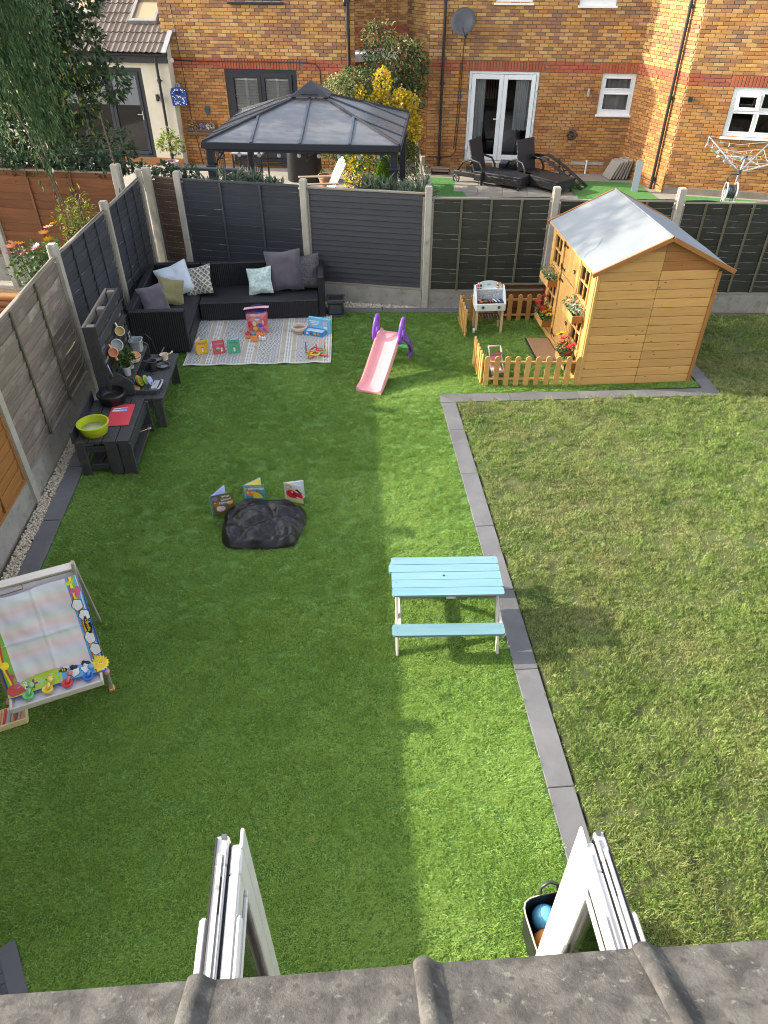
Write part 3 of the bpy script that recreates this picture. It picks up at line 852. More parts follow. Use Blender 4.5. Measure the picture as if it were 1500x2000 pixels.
def brickwork(house, M, x0, x1, z0, z1, openings, soldiers, keep, matA, matB, band=(2.10, 2.33), cam_dist=None, phase=0.0):
    """courses of bricks on the plane y=0 of frame M (child frame of the house); openings [(x0,x1,z0,z1)]"""
    items = []
    def put(xa, xb, za, zb, kind):
        if xb - xa < .03: return
        items.append((xa, xb, za, zb, kind))
    ch = .075
    c0 = int(math.floor((z0 - band[1]) / ch)); z = band[1]
    rows = []
    k = 0
    while band[1] + k * ch + .065 < z1: rows.append((band[1] + k * ch, k, 'A')); k += 1
    k = 1
    while band[0] - k * ch > z0: rows.append((band[0] - k * ch, -k, 'B')); k += 1
    for kb in range(3): rows.append((band[0] + kb * (band[1] - band[0]) / 3, kb, 'R'))
    for z, k, kind in rows:
        hh = .066
        x = x0 - (.1125 if k % 2 else 0) - phase
        while x < x1:
            segs = [(max(x, x0), min(x + .215, x1))]
            for (ox0, ox1, oz0, oz1) in openings + ([(s[0], s[1], band[0], band[1]) for s in soldiers] if kind == 'R' else []):
                if z + hh * .6 > oz0 and z + hh * .4 < oz1:
                    ns_ = []
                    for a, b in segs:
                        if b <= ox0 or a >= ox1: ns_.append((a, b)); continue
                        if a < ox0: ns_.append((a, ox0 - .005))
                        if b > ox1: ns_.append((ox1 + .005, b))
                    segs = ns_
            for a, b in segs: put(a, b, z, z + hh, kind)
            x += .225
    for (sx0, sx1) in soldiers:
        x = sx0
        while x + .06 < sx1: put(x, x + .065, band[0] + .002, band[1] - .012, 'R'); x += .075
    mats = {'A': matA, 'B': matB, 'R': (M_bR, M_bRi)}
    HM = house.matrix_basis
    scored = []
    for it in items:
        p = HM @ (M @ Vector(((it[0] + it[1]) / 2, 0, (it[2] + it[3]) / 2)))
        d = (p - Vector((0, 0, 4.65))).length
        ok = -.3 < p.z < 3.55
        scored.append((0 if ok else 1, d, it))
    scored.sort(key=lambda t: (t[0], t[1]))
    for _, _, it in scored[:keep]:
        w, h = it[1] - it[0], it[3] - it[2]
        o = obj('brick', brick_mesh(round(w, 2), round(h, 3), mats[it[4]][0]), house, M=M @ Matrix.Translation(((it[0] + it[1]) / 2, -.0 + random.uniform(-.0015, .0015), (it[2] + it[3]) / 2)))
    mbs = {}
    for _, _, it in scored[keep:]:
        mb = mbs.setdefault('x', MB()); mb.mi = 'ABR'.index(it[4])
        bm_ = brick_mesh(round(it[1] - it[0], 2), round(it[3] - it[2], 3), mats[it[4]][0])
        T = Matrix.Translation(((it[0] + it[1]) / 2, random.uniform(-.0015, .0015), (it[2] + it[3]) / 2))
        mb.add([T @ v.co for v in bm_.vertices], [tuple(p.vertices) for p in bm_.polygons])
    if 'x' in mbs:
        o = mbs['x'].obj('brickwork', house, [matA[1], matB[1], M_bRi], M=M)
        o['kind'] = 'stuff'

def wall_plane(mb, M, x0, x1, z0, z1, openings, depth=.10):
    """front skin with openings and reveals; visible face towards -Y of M"""
    xs = sorted({x0, x1, *[o for op in openings for o in op[:2]]}); xs = [x for x in xs if x0 <= x <= x1]
    zs = sorted({z0, z1, *[o for op in openings for o in op[2:]]}); zs = [z for z in zs if z0 <= z <= z1]
    mb.T = M
    for a, b in zip(xs, xs[1:]):
        for c, d in zip(zs, zs[1:]):
            mx, mz = (a + b) / 2, (c + d) / 2
            if any(o[0] < mx < o[1] and o[2] < mz < o[3] for o in openings): continue
            mb.add([(a, 0, c), (b, 0, c), (b, 0, d), (a, 0, d)], [(0, 1, 2, 3)])
    for (a, b, c, d) in openings:
        mb.add([(a, 0, c), (a, 0, d), (a, depth + .04, d), (a, depth + .04, c)], [(0, 1, 2, 3)])
        mb.add([(b, 0, c), (b, depth + .04, c), (b, depth + .04, d), (b, 0, d)], [(0, 1, 2, 3)])
        mb.add([(a, 0, d), (b, 0, d), (b, depth + .04, d), (a, depth + .04, d)], [(0, 1, 2, 3)])
        mb.add([(a, 0, c), (a, depth + .04, c), (b, depth + .04, c), (b, 0, c)], [(0, 1, 2, 3)])
    mb.T = None

def room(house, M, o, depth=2.2, floor=None):
    """dim interior behind an opening"""
    a, b, c, d = o
    e = .35
    mb = MB(); mb.T = M
    x0, x1, z0, z1 = a - e, b + e, c - (.0 if c < .1 else .9), d + .2
    y0, y1 = .17, depth
    mb.add([(x0, y1, z0), (x1, y1, z0), (x1, y1, z1), (x0, y1, z1)], [(0, 1, 2, 3)])
    mb.add([(x0, y0, z0), (x0, y1, z0), (x0, y1, z1), (x0, y0, z1)], [(0, 1, 2, 3)])
    mb.add([(x1, y0, z0), (x1, y0, z1), (x1, y1, z1), (x1, y1, z0)], [(0, 1, 2, 3)])
    mb.add([(x0, y0, z0), (x1, y0, z0), (x1, y1, z0), (x0, y1, z0)], [(0, 1, 2, 3)])
    mb.add([(x0, y0, z1), (x0, y1, z1), (x1, y1, z1), (x1, y0, z1)], [(0, 1, 2, 3)])
    return mb.obj('room', house, M_room)

def window(house, name, M, o, frame_m, lights, fw=.06, dep=.07, y=.06, glass=None, sill=None, gask=True):
    """frame with rectangular lights [(x0,x1,z0,z1)] relative 0..1 inside the opening; panes are sub-parts"""
    a, b, c, d = o
    w, h = b - a, d - c
    fr = MB()
    xs = [0, w]; cells = []
    for (u0, u1, v0, v1) in lights: cells.append((u0 * w, u1 * w, v0 * h, v1 * h))
    X = sorted({0, w, *[c_[0] for c_ in cells], *[c_[1] for c_ in cells]}); Z = sorted({0, h, *[c_[2] for c_ in cells], *[c_[3] for c_ in cells]})
    def inl(x, z): return any(c_[0] < x < c_[1] and c_[2] < z < c_[3] for c_ in cells)
    for x0, x1 in zip(X, X[1:]):
        run = None
        for z0, z1 in zip(Z, Z[1:]):
            if not inl((x0 + x1) / 2, (z0 + z1) / 2):
                if run is None: run = z0
                end = z1
                last = z1
            else:
                if run is not None: fr.box(((x0 + x1) / 2, 0, (run + z0) / 2), (x1 - x0 + .0005, dep, z0 - run)); run = None
        if run is not None: fr.box(((x0 + x1) / 2, 0, (run + h) / 2), (x1 - x0 + .0005, dep, h - run))
    T = M @ Matrix.Translation((a, y, c))
    f = fr.obj(name, house, frame_m, M=T)
    for c_ in cells:
        # sash bead round each light
        s = MB(); t = .022
        x0, x1, z0, z1 = c_
        s.box(((x0 + x1) / 2, -dep / 2 - .004, z0 + t / 2), (x1 - x0, .024, t), ch=.004); s.box(((x0 + x1) / 2, -dep / 2 - .004, z1 - t / 2), (x1 - x0, .024, t), ch=.004)
        s.box((x0 + t / 2, -dep / 2 - .004, (z0 + z1) / 2), (t, .022, z1 - z0 - 2 * t), ch=.004); s.box((x1 - t / 2, -dep / 2 - .004, (z0 + z1) / 2), (t, .022, z1 - z0 - 2 * t), ch=.004)
        s.obj('glazing_bead', f, frame_m)
        MB().box(((x0 + x1) / 2, .0, (z0 + z1) / 2), (x1 - x0, .012, z1 - z0)).obj('pane', f, glass or M_glass)
    if sill: MB().box((w / 2, -.05, -.02), (w + sill, .17, .045), ch=.006).obj('sill', f, frame_m)
    return f

def curtain(parent, M, x0, x1, z0, z1, y, mat, folds=5):
    mb = MB()
    mb.grid(lambda u, v: M @ Vector((x0 + (x1 - x0) * u, y + .05 * math.sin(u * folds * 6.28) * (.6 + .4 * (1 - v)), z0 + (z1 - z0) * v)), folds * 8, 4)
    return mb.obj('curtain', parent, mat, True)

def pipe(house, M, x, z0, z1, y=-.07, r=.034, mat=None):
    mb = MB(); mb.T = M
    mb.cyl((x, y, z0), (x, y, z1), r, n=10)
    for z in [z0 + .25 + k * 1.75 for k in range(4)]:
        if z < z1: mb.cyl((x, y, z), (x, y, z + .09), r + .010, n=10); mb.box((x, y + .03, z + .045), (.13, .05, .03))
    return mb.obj('downpipe', house, mat or M_black, 40)

def line_frame(p, q):
    """house frame: origin p, X towards q, -Y is the visible side"""
    return math.atan2(q[1] - p[1], q[0] - p[0])

I4 = Matrix.Identity(4)
# ================= right house (patio doors, dish)
RA, RB = (2.75, 20.93), (7.80, 19.85)
rz = line_frame(RA, RB); Lr = math.hypot(RB[0] - RA[0], RB[1] - RA[1])
HR = thing('brick_house', 'buff brick house with white patio doors and a satellite dish', 'house', (*RA, 0), rz)
def rx(X): return (X - RA[0]) / math.cos(rz)
door = (rx(3.77), rx(5.47), -.02, 2.10)
win = (rx(6.98), rx(7.78), 1.20, 2.10)
upA, upB = (rx(4.27), rx(5.12), 3.50, 4.6), (rx(6.19), rx(7.02), 3.46, 4.6)
ops = [door, win, upA, upB]
mb = MB(); wall_plane(mb, I4, 0, Lr, -.35, 5.2, ops)
# side return wall, slightly skewed, then back
sd = Matrix.Translation((0, 0, 0)) @ Matrix.Rotation(math.atan2(21.95 - 20.93, 2.30 - 2.75) - rz + PI, 4, 'Z')
Ls = math.hypot(.45, 1.02)
wall_plane(mb, sd @ Matrix.Translation((-Ls, 0, 0)), 0, Ls, -.35, 5.2, [])
mb.obj('wall', HR, M_mortar)
brickwork(HR, I4, 0, Lr, -.30, 4.7, ops, [(door[0] - .1, door[1] + .12), (win[0] - .1, win[1] + .1)], 300, (M_bA, M_bAi), (M_bB, M_bBi))
brickwork(HR, sd @ Matrix.Translation((-Ls, 0, 0)), 0, Ls, -.30, 4.7, [], [], 0, (M_bA, M_bAi), (M_bB, M_bBi))
for o_ in ops: room(HR, I4, o_, 2.6 if o_ is door else 1.6)
# patio doors: outer frame plus two leaves with handles
w_, h_ = door[1] - door[0], door[3] - door[2]
pd = MB()
for x in (.03, w_ - .03): pd.box((x, 0, h_ / 2), (.06, .08, h_))
pd.box((w_ / 2, 0, h_ - .03), (w_ - .12, .08, .06)); pd.box((w_ / 2, -.01, .03), (w_ - .12, .10, .06))
pdo = pd.obj('patio_door', HR, M_upvc, M=Matrix.Translation((door[0], .05, door[2])))
for k in range(2):
    x0 = .065 + k * (w_ - .13) / 2; x1 = x0 + (w_ - .13) / 2 - .006; st = .105
    lf = MB(); y = -.03
    lf.box((x0 + st / 2, y, h_ / 2), (st, .07, h_ - .14), ch=.006); lf.box((x1 - st / 2, y, h_ / 2), (st, .07, h_ - .14), ch=.006)
    lf.box(((x0 + x1) / 2, y, h_ - .07 - st / 2), (x1 - x0 - 2 * st, .07, st), ch=.006); lf.box(((x0 + x1) / 2, y, .07 + .07), (x1 - x0 - 2 * st, .07, .14), ch=.006)
    lf.obj('door_leaf', pdo, M_upvc)
    MB().box(((x0 + x1) / 2, y, h_ / 2 + .01), (x1 - x0 - 2 * st, .02, h_ - .38)).obj('pane', pdo, M_glass)
hd = MB(); hx = w_ / 2 - .06
hd.box((hx, -.075, 1.02), (.03, .015, .24), ch=.004); hd.bar((hx, -.10, 1.06), (hx - .13, -.10, 1.06), .02, .02); hd.cyl((hx, -.075, 1.06), (hx, -.105, 1.06), .009)
hd.obj('handle', pdo, M_upvc)
for z in (.35, 1.0, 1.75):
    for x in (.03, w_ - .03): MB().box((x, -.065, z), (.045, .05, .09), ch=.004).obj('hinge', pdo, M_upvc)
curtain(HR, I4, door[0] + .02, door[0] + .42, .05, 2.05, .20, M_curt, 4)
curtain(HR, I4, door[1] - .55, door[1] - .1, .75, 2.05, .20, M_curt, 4)
# sofa-like chair and table glimpsed inside, blind strips
ch_ = MB(); ch_.box((door[0] + 1.15, 1.1, .45), (.6, .7, .9), ch=.12); ch_.obj('armchair', HR, mk('grey_armchair', (.33, .33, .33), .9), 30)
bl = MB()
for k in range(6): bl.box((door[0] + .35 + k * .07, 2.3, 1.5), (.05, .01, .7))
bl.obj('blind', HR, mk('warm_blind', (.55, .35, .18), .9))
# small window
wf = window(HR, 'window', I4, win, M_upvc, [(.11, .89, .10, .52), (.11, .89, .62, .90)], sill=.06)
curtain(HR, I4, win[0], win[1], win[2], win[3], .3, mk('net_blind', (.42, .40, .37), .9), 3)
for o_ in (upA, upB): window(HR, 'window', I4, o_, M_upvc, [(.08, .92, .1, .9)], sill=.07)
# downpipe, cable, dish cable
pipe(HR, I4, rx(3.10), -.22, 4.9)
cb = MB(); xd = rx(3.55)
cb.tube([(rx(3.62), -.03, 2.9), (rx(3.58), -.028, 2.6), (rx(3.57), -.028, 1.2), (rx(3.52), -.028, .25), (rx(3.42), -.028, .12), (rx(3.2), -.028, .10), (rx(2.8), -.028, .10)], .010, 6)
cb.tube([(rx(3.54), -.03, 2.3), (rx(3.52), -.028, 1.2), (rx(3.47), -.028, .3)], .007, 6)
cb.obj('cable', HR, M_black, True)
# wall lamp, flashing line at the base, air brick, tap stub
lm = MB(); lm.cyl((rx(6.70), -.06, 1.60), (rx(6.70), -.06, 1.78), .035, n=12); lm.box((rx(6.70), -.03, 1.69), (.05, .05, .08)); lm.obj('wall_lamp', HR, mk('brushed_steel', (.55, .54, .52), .35, metal=.8), 40)
ab = MB(); ab.box((rx(4.62), -.022, -.08), (.22, .012, .13))
for k in range(3): ab.box((rx(4.62), -.030, -.11 + k * .035), (.18, .01, .012))
ab.obj('air_brick', HR, mk('cream_vent', (.5, .42, .3), .8))
sp = MB(); sp.cyl((rx(6.93), -.06, -.22), (rx(6.93), -.06, .1), .022); sp.cyl((rx(6.93), -.06, .1), (rx(6.93), -.0, .12), .02); sp.obj('overflow_pipe', HR, M_upvc, 40)
dp = MB(); dp.box((rx(6.95), -.024, .05), (.85, .014, .075), ch=.003); dp.obj('mortar_patch', HR, mk('grey_mortar_patch', (.42, .40, .36), .9, (.3, .27, .22), ns=8))
# roof above (out of frame, shapes the shade)
rf = MB(); rf.T = I4
def gable_roof(x0, x1, y0, y1, z, hgt):
    ym = (y0 + y1) / 2
    return ([(x0, y0, z), (x1, y0, z), (x1, ym, z + hgt), (x0, ym, z + hgt), (x0, y1, z), (x1, y1, z)], [(0, 1, 2, 3), (3, 2, 5, 4), (0, 3, 4), (1, 5, 2), (0, 4, 5, 1)])
M_tile = mk('brown_roof_tile', (.10, .075, .062), .85, (.16, .125, .105), ns=3, rnd=.12, bump=.3, bs=50, bd=.005)
rf.add(*gable_roof(-.3, Lr + .2, -.3, 6.0, 5.2, 2.2)); rf.obj('roof', HR, M_tile)
bk = MB(); bk.add([(-.2, 1.0, -.3), (Lr, 8, -.3), (Lr, 8, 5.2), (.9, 8, 5.2), (.9, 8, -.3), (-.42, 1.1, -.3), (-.42, 1.1, 5.2)], [(1, 2, 3, 4), (4, 3, 6, 5)]); bk.obj('rear_wall', HR, M_mortar)

# ================= far right house (side wall with the sunlit strip)
TA, TB = (8.30, 18.06), (12.5, 16.62)
rzT = line_frame(TA, TB); Lt = math.hypot(TB[0] - TA[0], TB[1] - TA[1])
HT = thing('brick_house', 'buff brick house at the right edge with a sunlit side wall and an open window', 'house', (*TA, 0), rzT)
def tx(X): return (X - TA[0]) / math.cos(rzT)
tw = (tx(9.26), tx(10.9), 1.10, 2.10)
mb = MB(); wall_plane(mb, I4, 0, Lt, -.35, 5.2, [tw])
sa = math.atan2(18.06 - 19.87, 8.30 - 7.80) - rzT
SM = Matrix.Rotation(sa, 4, 'Z'); Lss = math.hypot(.5, 1.81)
SMo = SM @ Matrix.Translation((-Lss, 0, 0))
wall_plane(mb, SMo, 0, Lss, -.35, 5.2, [])
mb.obj('wall', HT, M_mortar)
brickwork(HT, I4, 0, min(Lt, 3.2), -.30, 4.7, [tw], [(tw[0] - .1, tw[1] + .1)], 170, (M_bA, M_bAi), (M_bB, M_bBi))
brickwork(HT, SMo, 0, Lss, -.30, 4.7, [], [], 130, (M_bA, M_bAi), (M_bB, M_bBi), phase=.06)
room(HT, I4, tw, 1.8)
wf = window(HT, 'window', I4, tw, M_upvc, [(.05, .335, .09, .50), (.375, .655, .09, .50), (.05, .335, .58, .90), (.375, .655, .58, .90), (.69, .96, .09, .9)], sill=.08, glass=M_glassd)
sh = MB(); wS, hS = .50, .37
for (c, s) in (((0, 0, -hS / 2 + .035), (wS, .05, .07)), ((0, 0, hS / 2 - .035), (wS, .05, .07)), ((-wS / 2 + .035, 0, 0), (.07, .05, hS - .14)), ((wS / 2 - .035, 0, 0), (.07, .05, hS - .14))): sh.box(c, s, ch=.006)
shm = sh.obj('open_sash', wf, M_upvc, loc=(.34, -.16, .72), rot=(R(-32), 0, 0))
cu_ = MB(); cu_.lathe([(0, .0), (.09, .0), (.11, .15), (.1, .15), (0, .02)], 12, (.25, .45, .1)); cu_.sphere((.42, .5, .15), (.12, .1, .08)); cu_.obj('windowsill_clutter', HT, M_whitep, True, M=Matrix.Translation((tw[0], 0, tw[2] - .1)))
pipe(HT, SM, -.37, -.25, 4.9, y=-.09, r=.036)
cm = MB(); cm.box((tx(8.42), -.05, 1.84), (.10, .05, .08), ch=.008); cm.box((tx(8.42), -.065, 1.80), (.08, .05, .03)); cm.obj('security_light', HT, M_black)
vb = MB(); vb.box((-1.10, -.024, 2.08), (.075, .014, .16)); vb.T = SM; vb.obj('vent', HT, M_playd, M=SM)
st_ = MB(); st_.T = SM; st_.tube([(-1.35, -.03, .02), (-1.0, -.05, .0), (-.5, -.05, -.02), (-.2, -.05, -.06)], .012, 6); st_.obj('hose_pipe', HT, M_dgreyp, True)
kb = MB(); kb.box((1.8, -.03, -.15), (3.6, .05, .2)); kb.obj('plinth', HT, mk('plinth_render', (.25, .21, .16), .9, (.17, .14, .11), ns=4))
rf = MB(); rf.add(*gable_roof(-.25, Lt + .2, -.3, 8.2, 5.2, 2.6)); rf.obj('roof', HT, M_tile)

# ================= left house (shuttered doors)
LA, LB = (-3.95, 21.96), (.88, 20.80)
rzL = line_frame(LA, LB); Ll = math.hypot(LB[0] - LA[0], LB[1] - LA[1])
HL = thing('brick_house', 'buff brick house with anthracite shuttered doors behind the gazebo', 'house', (*LA, 0), rzL)
def lx(X): return (X - LA[0]) / math.cos(rzL)
dl = (lx(-2.45), lx(-.60), -.08, 2.11)
ul = (lx(-2.12), lx(-.84), 3.50, 4.6)
ops = [dl, ul]
mb = MB(); wall_plane(mb, I4, 0, Ll, -.35, 5.2, ops)
mb.add([(Ll, 0, -.35), (Ll - 2.3, 7, -.35), (Ll - 2.3, 7, 5.2), (Ll, 0, 5.2)], [(0, 1, 2, 3)])
mb.add([(0, 0, -.35), (0, 0, 5.2), (0, 7, 5.2), (0, 7, -.35)], [(0, 1, 2, 3)])
mb.obj('wall', HL, M_mortar)
brickwork(HL, I4, 0, Ll, -.30, 4.7, ops, [(dl[0] - .1, dl[1] + .15)], 300, (M_bA, M_bAi), (M_bB, M_bBi), phase=.09)
for o_ in ops: room(HL, I4, o_, 1.5)
wd, hd_ = dl[1] - dl[0], dl[3] - dl[2]
sf = MB()
for x in (.06, wd - .06): sf.box((x, 0, hd_ / 2), (.12, .09, hd_))
sf.box((wd / 2, 0, hd_ - .06), (wd - .24, .09, .12)); sf.box((wd / 2, 0, .05), (wd - .24, .09, .10))
sfo = sf.obj('shuttered_door', HL, M_anth, M=Matrix.Translation((dl[0], .04, dl[2])))
M_louv = mk('cream_shutter', (.72, .72, .66), .5)
for k in range(2):
    x0 = .125 + k * (wd - .25) / 2; x1 = x0 + (wd - .25) / 2 - .005; s_ = .095
    lf = MB(); lf.box((x0 + s_ / 2, -.035, hd_ / 2), (s_, .07, hd_ - .22), ch=.006); lf.box((x1 - s_ / 2, -.035, hd_ / 2), (s_, .07, hd_ - .22), ch=.006)
    lf.box(((x0 + x1) / 2, -.035, hd_ - .11 - s_ / 2), (x1 - x0 - 2 * s_, .07, s_), ch=.006); lf.box(((x0 + x1) / 2, -.035, .11 + .09), (x1 - x0 - 2 * s_, .07, .18), ch=.006)
    lf.obj('door_leaf', sfo, M_anth)
    MB().box(((x0 + x1) / 2, -.03, hd_ / 2), (x1 - x0 - 2 * s_, .014, hd_ - .5)).obj('pane', sfo, M_glass)
    lv = MB()
    z = .3
    while z < hd_ - .2:
        lv.box(((x0 + x1) / 2, .016, z), (x1 - x0 - .2, .072, .010), Matrix.Rotation(R(48), 4, 'X')); z += .066
    lv.obj('louvres', sfo, M_louv)
    sr = MB(); sr.box(((x0 + x1) / 2, .012, hd_ / 2), (.075, .03, hd_ - .3)); sr.box(((x0 + x1) / 2 - .02, .012, .95), (x1 - x0 - .2, .028, .07)); sr.obj('shutter_stile', sfo, M_louv)
MB().box((wd / 2, -.05, -.035), (wd + .1, .2, .06), ch=.006).obj('sill', sfo, M_anth)
window(HL, 'window', I4, ul, M_anth, [(.06, .94, .08, .92)], sill=.08)
pipe(HL, I4, lx(.74), -.25, 4.9, y=-.08, r=.042)
cb = MB(); cb.tube([(lx(-3.78), -.03, 2.27), (lx(-3.0), -.028, 2.25), (lx(-1.4), -.028, 2.27), (lx(-.3), -.028, 2.27), (lx(-.1), -.028, 2.24), (lx(0.0), -.028, 2.12), (lx(.02), -.028, 1.6)], .012, 6)
cb.tube([(lx(-3.62), -.028, 3.4), (lx(-3.55), -.028, 2.3), (lx(-3.5), -.028, .9), (lx(-3.35), -.028, -.2)], .008, 6)
cb.obj('cable', HL, M_black, True)
cm = MB(); cm.lathe([(.0, .0), (.06, .0), (.06, .05), (.045, .09), (0, .1)], 14, (lx(-3.78), -.08, 2.22)); cm.obj('security_camera', HL, M_whitep, 40)
bx_ = MB(); bx_.box((lx(-3.72), -.06, 1.68), (.12, .10, .16), ch=.02); bx_.obj('meter_box', HL, M_greyp)
lp_ = MB(); lp_.lathe([(.0, -.10), (.03, -.10), (.045, 0), (.012, .05), (0, .06)], 10, (lx(.72), -.30, 3.55)); lp_.tube([(lx(.72), -.3, 3.6), (lx(.72), -.2, 3.66), (lx(.72), 0, 3.6)], .012, 6); lp_.obj('hanging_lamp', HL, M_black, True)
rf = MB(); rf.add(*gable_roof(-.2, Ll + .05, -.3, 5.5, 5.2, 2.2)); rf.obj('roof', HL, M_tile)

# ================= cream extension of the left house, tiled lean-to roof
EA, EB = (-8.6, 22.80), (-3.86, 21.62)
rzE = line_frame(EA, EB); Le = math.hypot(EB[0] - EA[0], EB[1] - EA[1])
HE = thing('house_extension', 'cream rendered extension with dark bifold doors and a brown tiled roof', 'house extension', (*EA, 0), rzE)
def ex(X): return (X - EA[0]) / math.cos(rzE)
de = (ex(-7.35), ex(-4.60), 0.0, 2.11)
mb = MB(); wall_plane(mb, I4, 0, Le, -.35, 2.5, [de])
mb.add([(Le, 0, -.35), (Le, .5, -.35), (Le, .5, 2.9), (Le, 0, 2.5)], [(0, 1, 2, 3)])
mb.obj('wall', HE, M_render)
MB().box((Le / 2, -.012, -.12), (Le, .03, .24)).obj('plinth', HE, M_bB)
room(HE, I4, de, 2.4)
we, he = de[1] - de[0], de[3] - de[2]
bf = MB()
for x in (.05, we - .05): bf.box((x, 0, he / 2), (.10, .09, he))
bf.box((we / 2, 0, he - .05), (we - .2, .09, .10)); bf.box((we / 2, 0, .03), (we - .2, .09, .06))
bfo = bf.obj('bifold_door', HE, M_anth, M=Matrix.Translation((de[0], .05, 0)))
npn = 3
for k in range(npn):
    x0 = .105 + k * (we - .21) / npn; x1 = x0 + (we - .21) / npn - .006; s_ = .085
    lf = MB(); lf.box((x0 + s_ / 2, -.03, he / 2), (s_, .07, he - .18), ch=.006); lf.box((x1 - s_ / 2, -.03, he / 2), (s_, .07, he - .18), ch=.006)
    lf.box(((x0 + x1) / 2, -.03, he - .09 - s_ / 2), (x1 - x0 - 2 * s_, .07, s_), ch=.006); lf.box(((x0 + x1) / 2, -.03, .07 + s_ / 2), (x1 - x0 - 2 * s_, .07, s_), ch=.006)
    lf.obj('door_leaf', bfo, M_anth)
    MB().box(((x0 + x1) / 2, -.03, he / 2), (x1 - x0 - 2 * s_, .014, he - .36)).obj('pane', bfo, M_glass)
    MB().box(((x0 + x1) / 2, -.012, he - .52), (x1 - x0 - .12, .008, .68)).obj('roller_blind', bfo, mk('white_blind', (.74, .77, .82), .8))
hn = MB(); hn.box((we - .16, -.075, 1.02), (.025, .012, .2)); hn.bar((we - .16, -.095, 1.05), (we - .30, -.095, 1.05), .018, .018); hn.obj('handle', bfo, mk('chrome', (.7, .7, .7), .2, metal=1.0))
# fascia, gutter, pipe, lamp
fs = MB(); fs.box((Le / 2, -.10, 2.34), (Le + .1, .03, .22)); fs.obj('fascia', HE, M_anth)
gt = MB(); gt.cyl((-.1, -.17, 2.44), (Le + .08, -.17, 2.44), .055, n=12); gt.obj('gutter', HE, M_black, 40)
pipe(HE, I4, ex(-4.12), -.2, 2.42, y=-.10, r=.036)
wl = MB(); wl.box((ex(-4.27), -.05, 1.45), (.06, .08, .16), ch=.01); wl.box((ex(-4.22), -.09, 1.46), (.07, .06, .05), ch=.01); wl.obj('wall_lamp', HE, M_black)
# roof tiles, each its own
pr = R(33)
rT = Matrix.Translation((0, -.26, 2.47)) @ Matrix.Rotation(pr, 4, 'X')
us = MB(); us.T = rT; us.add([(0, 0, -.03), (Le + .1, 0, -.03), (Le + .1, 4, -.03), (0, 4, -.03)], [(0, 1, 2, 3)]); us.T = None; us.obj('roof_deck', HE, M_black)
def pantile():
    n = 10; W_, Lg = .315, .42
    vs, fs = [], []
    for i in range(n + 1):
        u = i / n; x = -W_ / 2 + W_ * u
        z = .028 * (abs(math.sin(u * 2 * PI)) ** 1.3 if (u < .5) else -.25 * math.sin((u - .5) * 2 * PI)) + .004
        z = .026 * max(0, math.sin(u * 4 * PI)) ** .8 + .002
        for (y, dz) in ((0, .026), (Lg, 0.0)): vs += [(x, y, z + dz), (x, y, z + dz - .016)]
    for i in range(n):
        a, b = i * 4, i * 4 + 4
        fs += [(a, b, b + 2, a + 2), (a + 1, a, a, a + 1)[:0] or (a + 1, b + 1, b, a), (a + 3, a + 2, b + 2, b + 3)]
    return MB().add(vs, fs).mesh('tile', M_tile, 40)
PT = pantile()
nrow, ncol = 9, int(4.1 / .30)
for r_ in range(nrow):
    for c_ in range(ncol):
        x = Le + .02 - .15 - c_ * .30
        obj('tile', PT, HE, M=rT @ Matrix.Translation((x, -.03 + r_ * .335, .012 + random.uniform(-.002, .002))) @ Matrix.Rotation(random.uniform(-.006, .006), 4, 'Z'))
# verge capping at the house wall and roof light
vg = MB(); vg.T = rT; vg.box((Le + .075, 1.6, .045), (.13, 3.3, .03), ch=.006); vg.obj('flashing', HE, mk('lead_flashing', (.32, .33, .34), .6, (.24, .25, .26), ns=5))
vl = MB()
x0, x1, y0, y1 = Le - 1.05, Le - .40, .98, 1.72
for (c, s) in ((((x0 + x1) / 2, y0, .07), (x1 - x0 + .1, .09, .10)), (((x0 + x1) / 2, y1, .07), (x1 - x0 + .1, .09, .10)), ((x0, (y0 + y1) / 2, .07), (.09, y1 - y0 - .09, .095)), ((x1, (y0 + y1) / 2, .07), (.09, y1 - y0 - .09, .095))): vl.box(c, s, ch=.008)
vlo = vl.obj('roof_window', HE, mk('grey_roof_window', (.27, .26, .25), .5, (.2, .19, .18)), M=rT)
MB().box(((x0 + x1) / 2, (y0 + y1) / 2, .055), (x1 - x0 - .08, y1 - y0 - .08, .02)).obj('pane', vlo, mk('amber_blind_glass', (.36, .25, .13), .12, coat=.5))
vl2 = copy_tree(vlo, HE); vl2.matrix_basis = rT @ Matrix.Translation((-1.75, .25, 0))

# ================= recessed house seen through the gap
GA, GB = (.3, 29.2), (4.2, 31.0)
rzG = line_frame(GA, GB); Lg_ = math.hypot(GB[0] - GA[0], GB[1] - GA[1])
HG = thing('brick_house', 'distant buff brick house seen through the gap between its neighbours', 'house', (*GA, 0), rzG)
mb = MB(); wall_plane(mb, I4, 0, Lg_, -.35, 5.6, []); mb.obj('wall', HG, M_mortar)
brickwork(HG, I4, .4, 3.6, .6, 4.6, [], [], 300, (M_bA, M_bAi), (M_bB, M_bBi))
cn = MB(); cn.box((1.2, -.6, 1.62), (1.9, 1.1, .10), ch=.01); cn.box((1.2, -1.14, 1.55), (1.9, .03, .22), ch=.004); cn.obj('porch_canopy', HG, M_upvc)
rf = MB(); rf.add(*gable_roof(-.2, Lg_ + .25, -.3, 7.2, 5.2, 2.6)); rf.obj('roof', HG, M_tile)

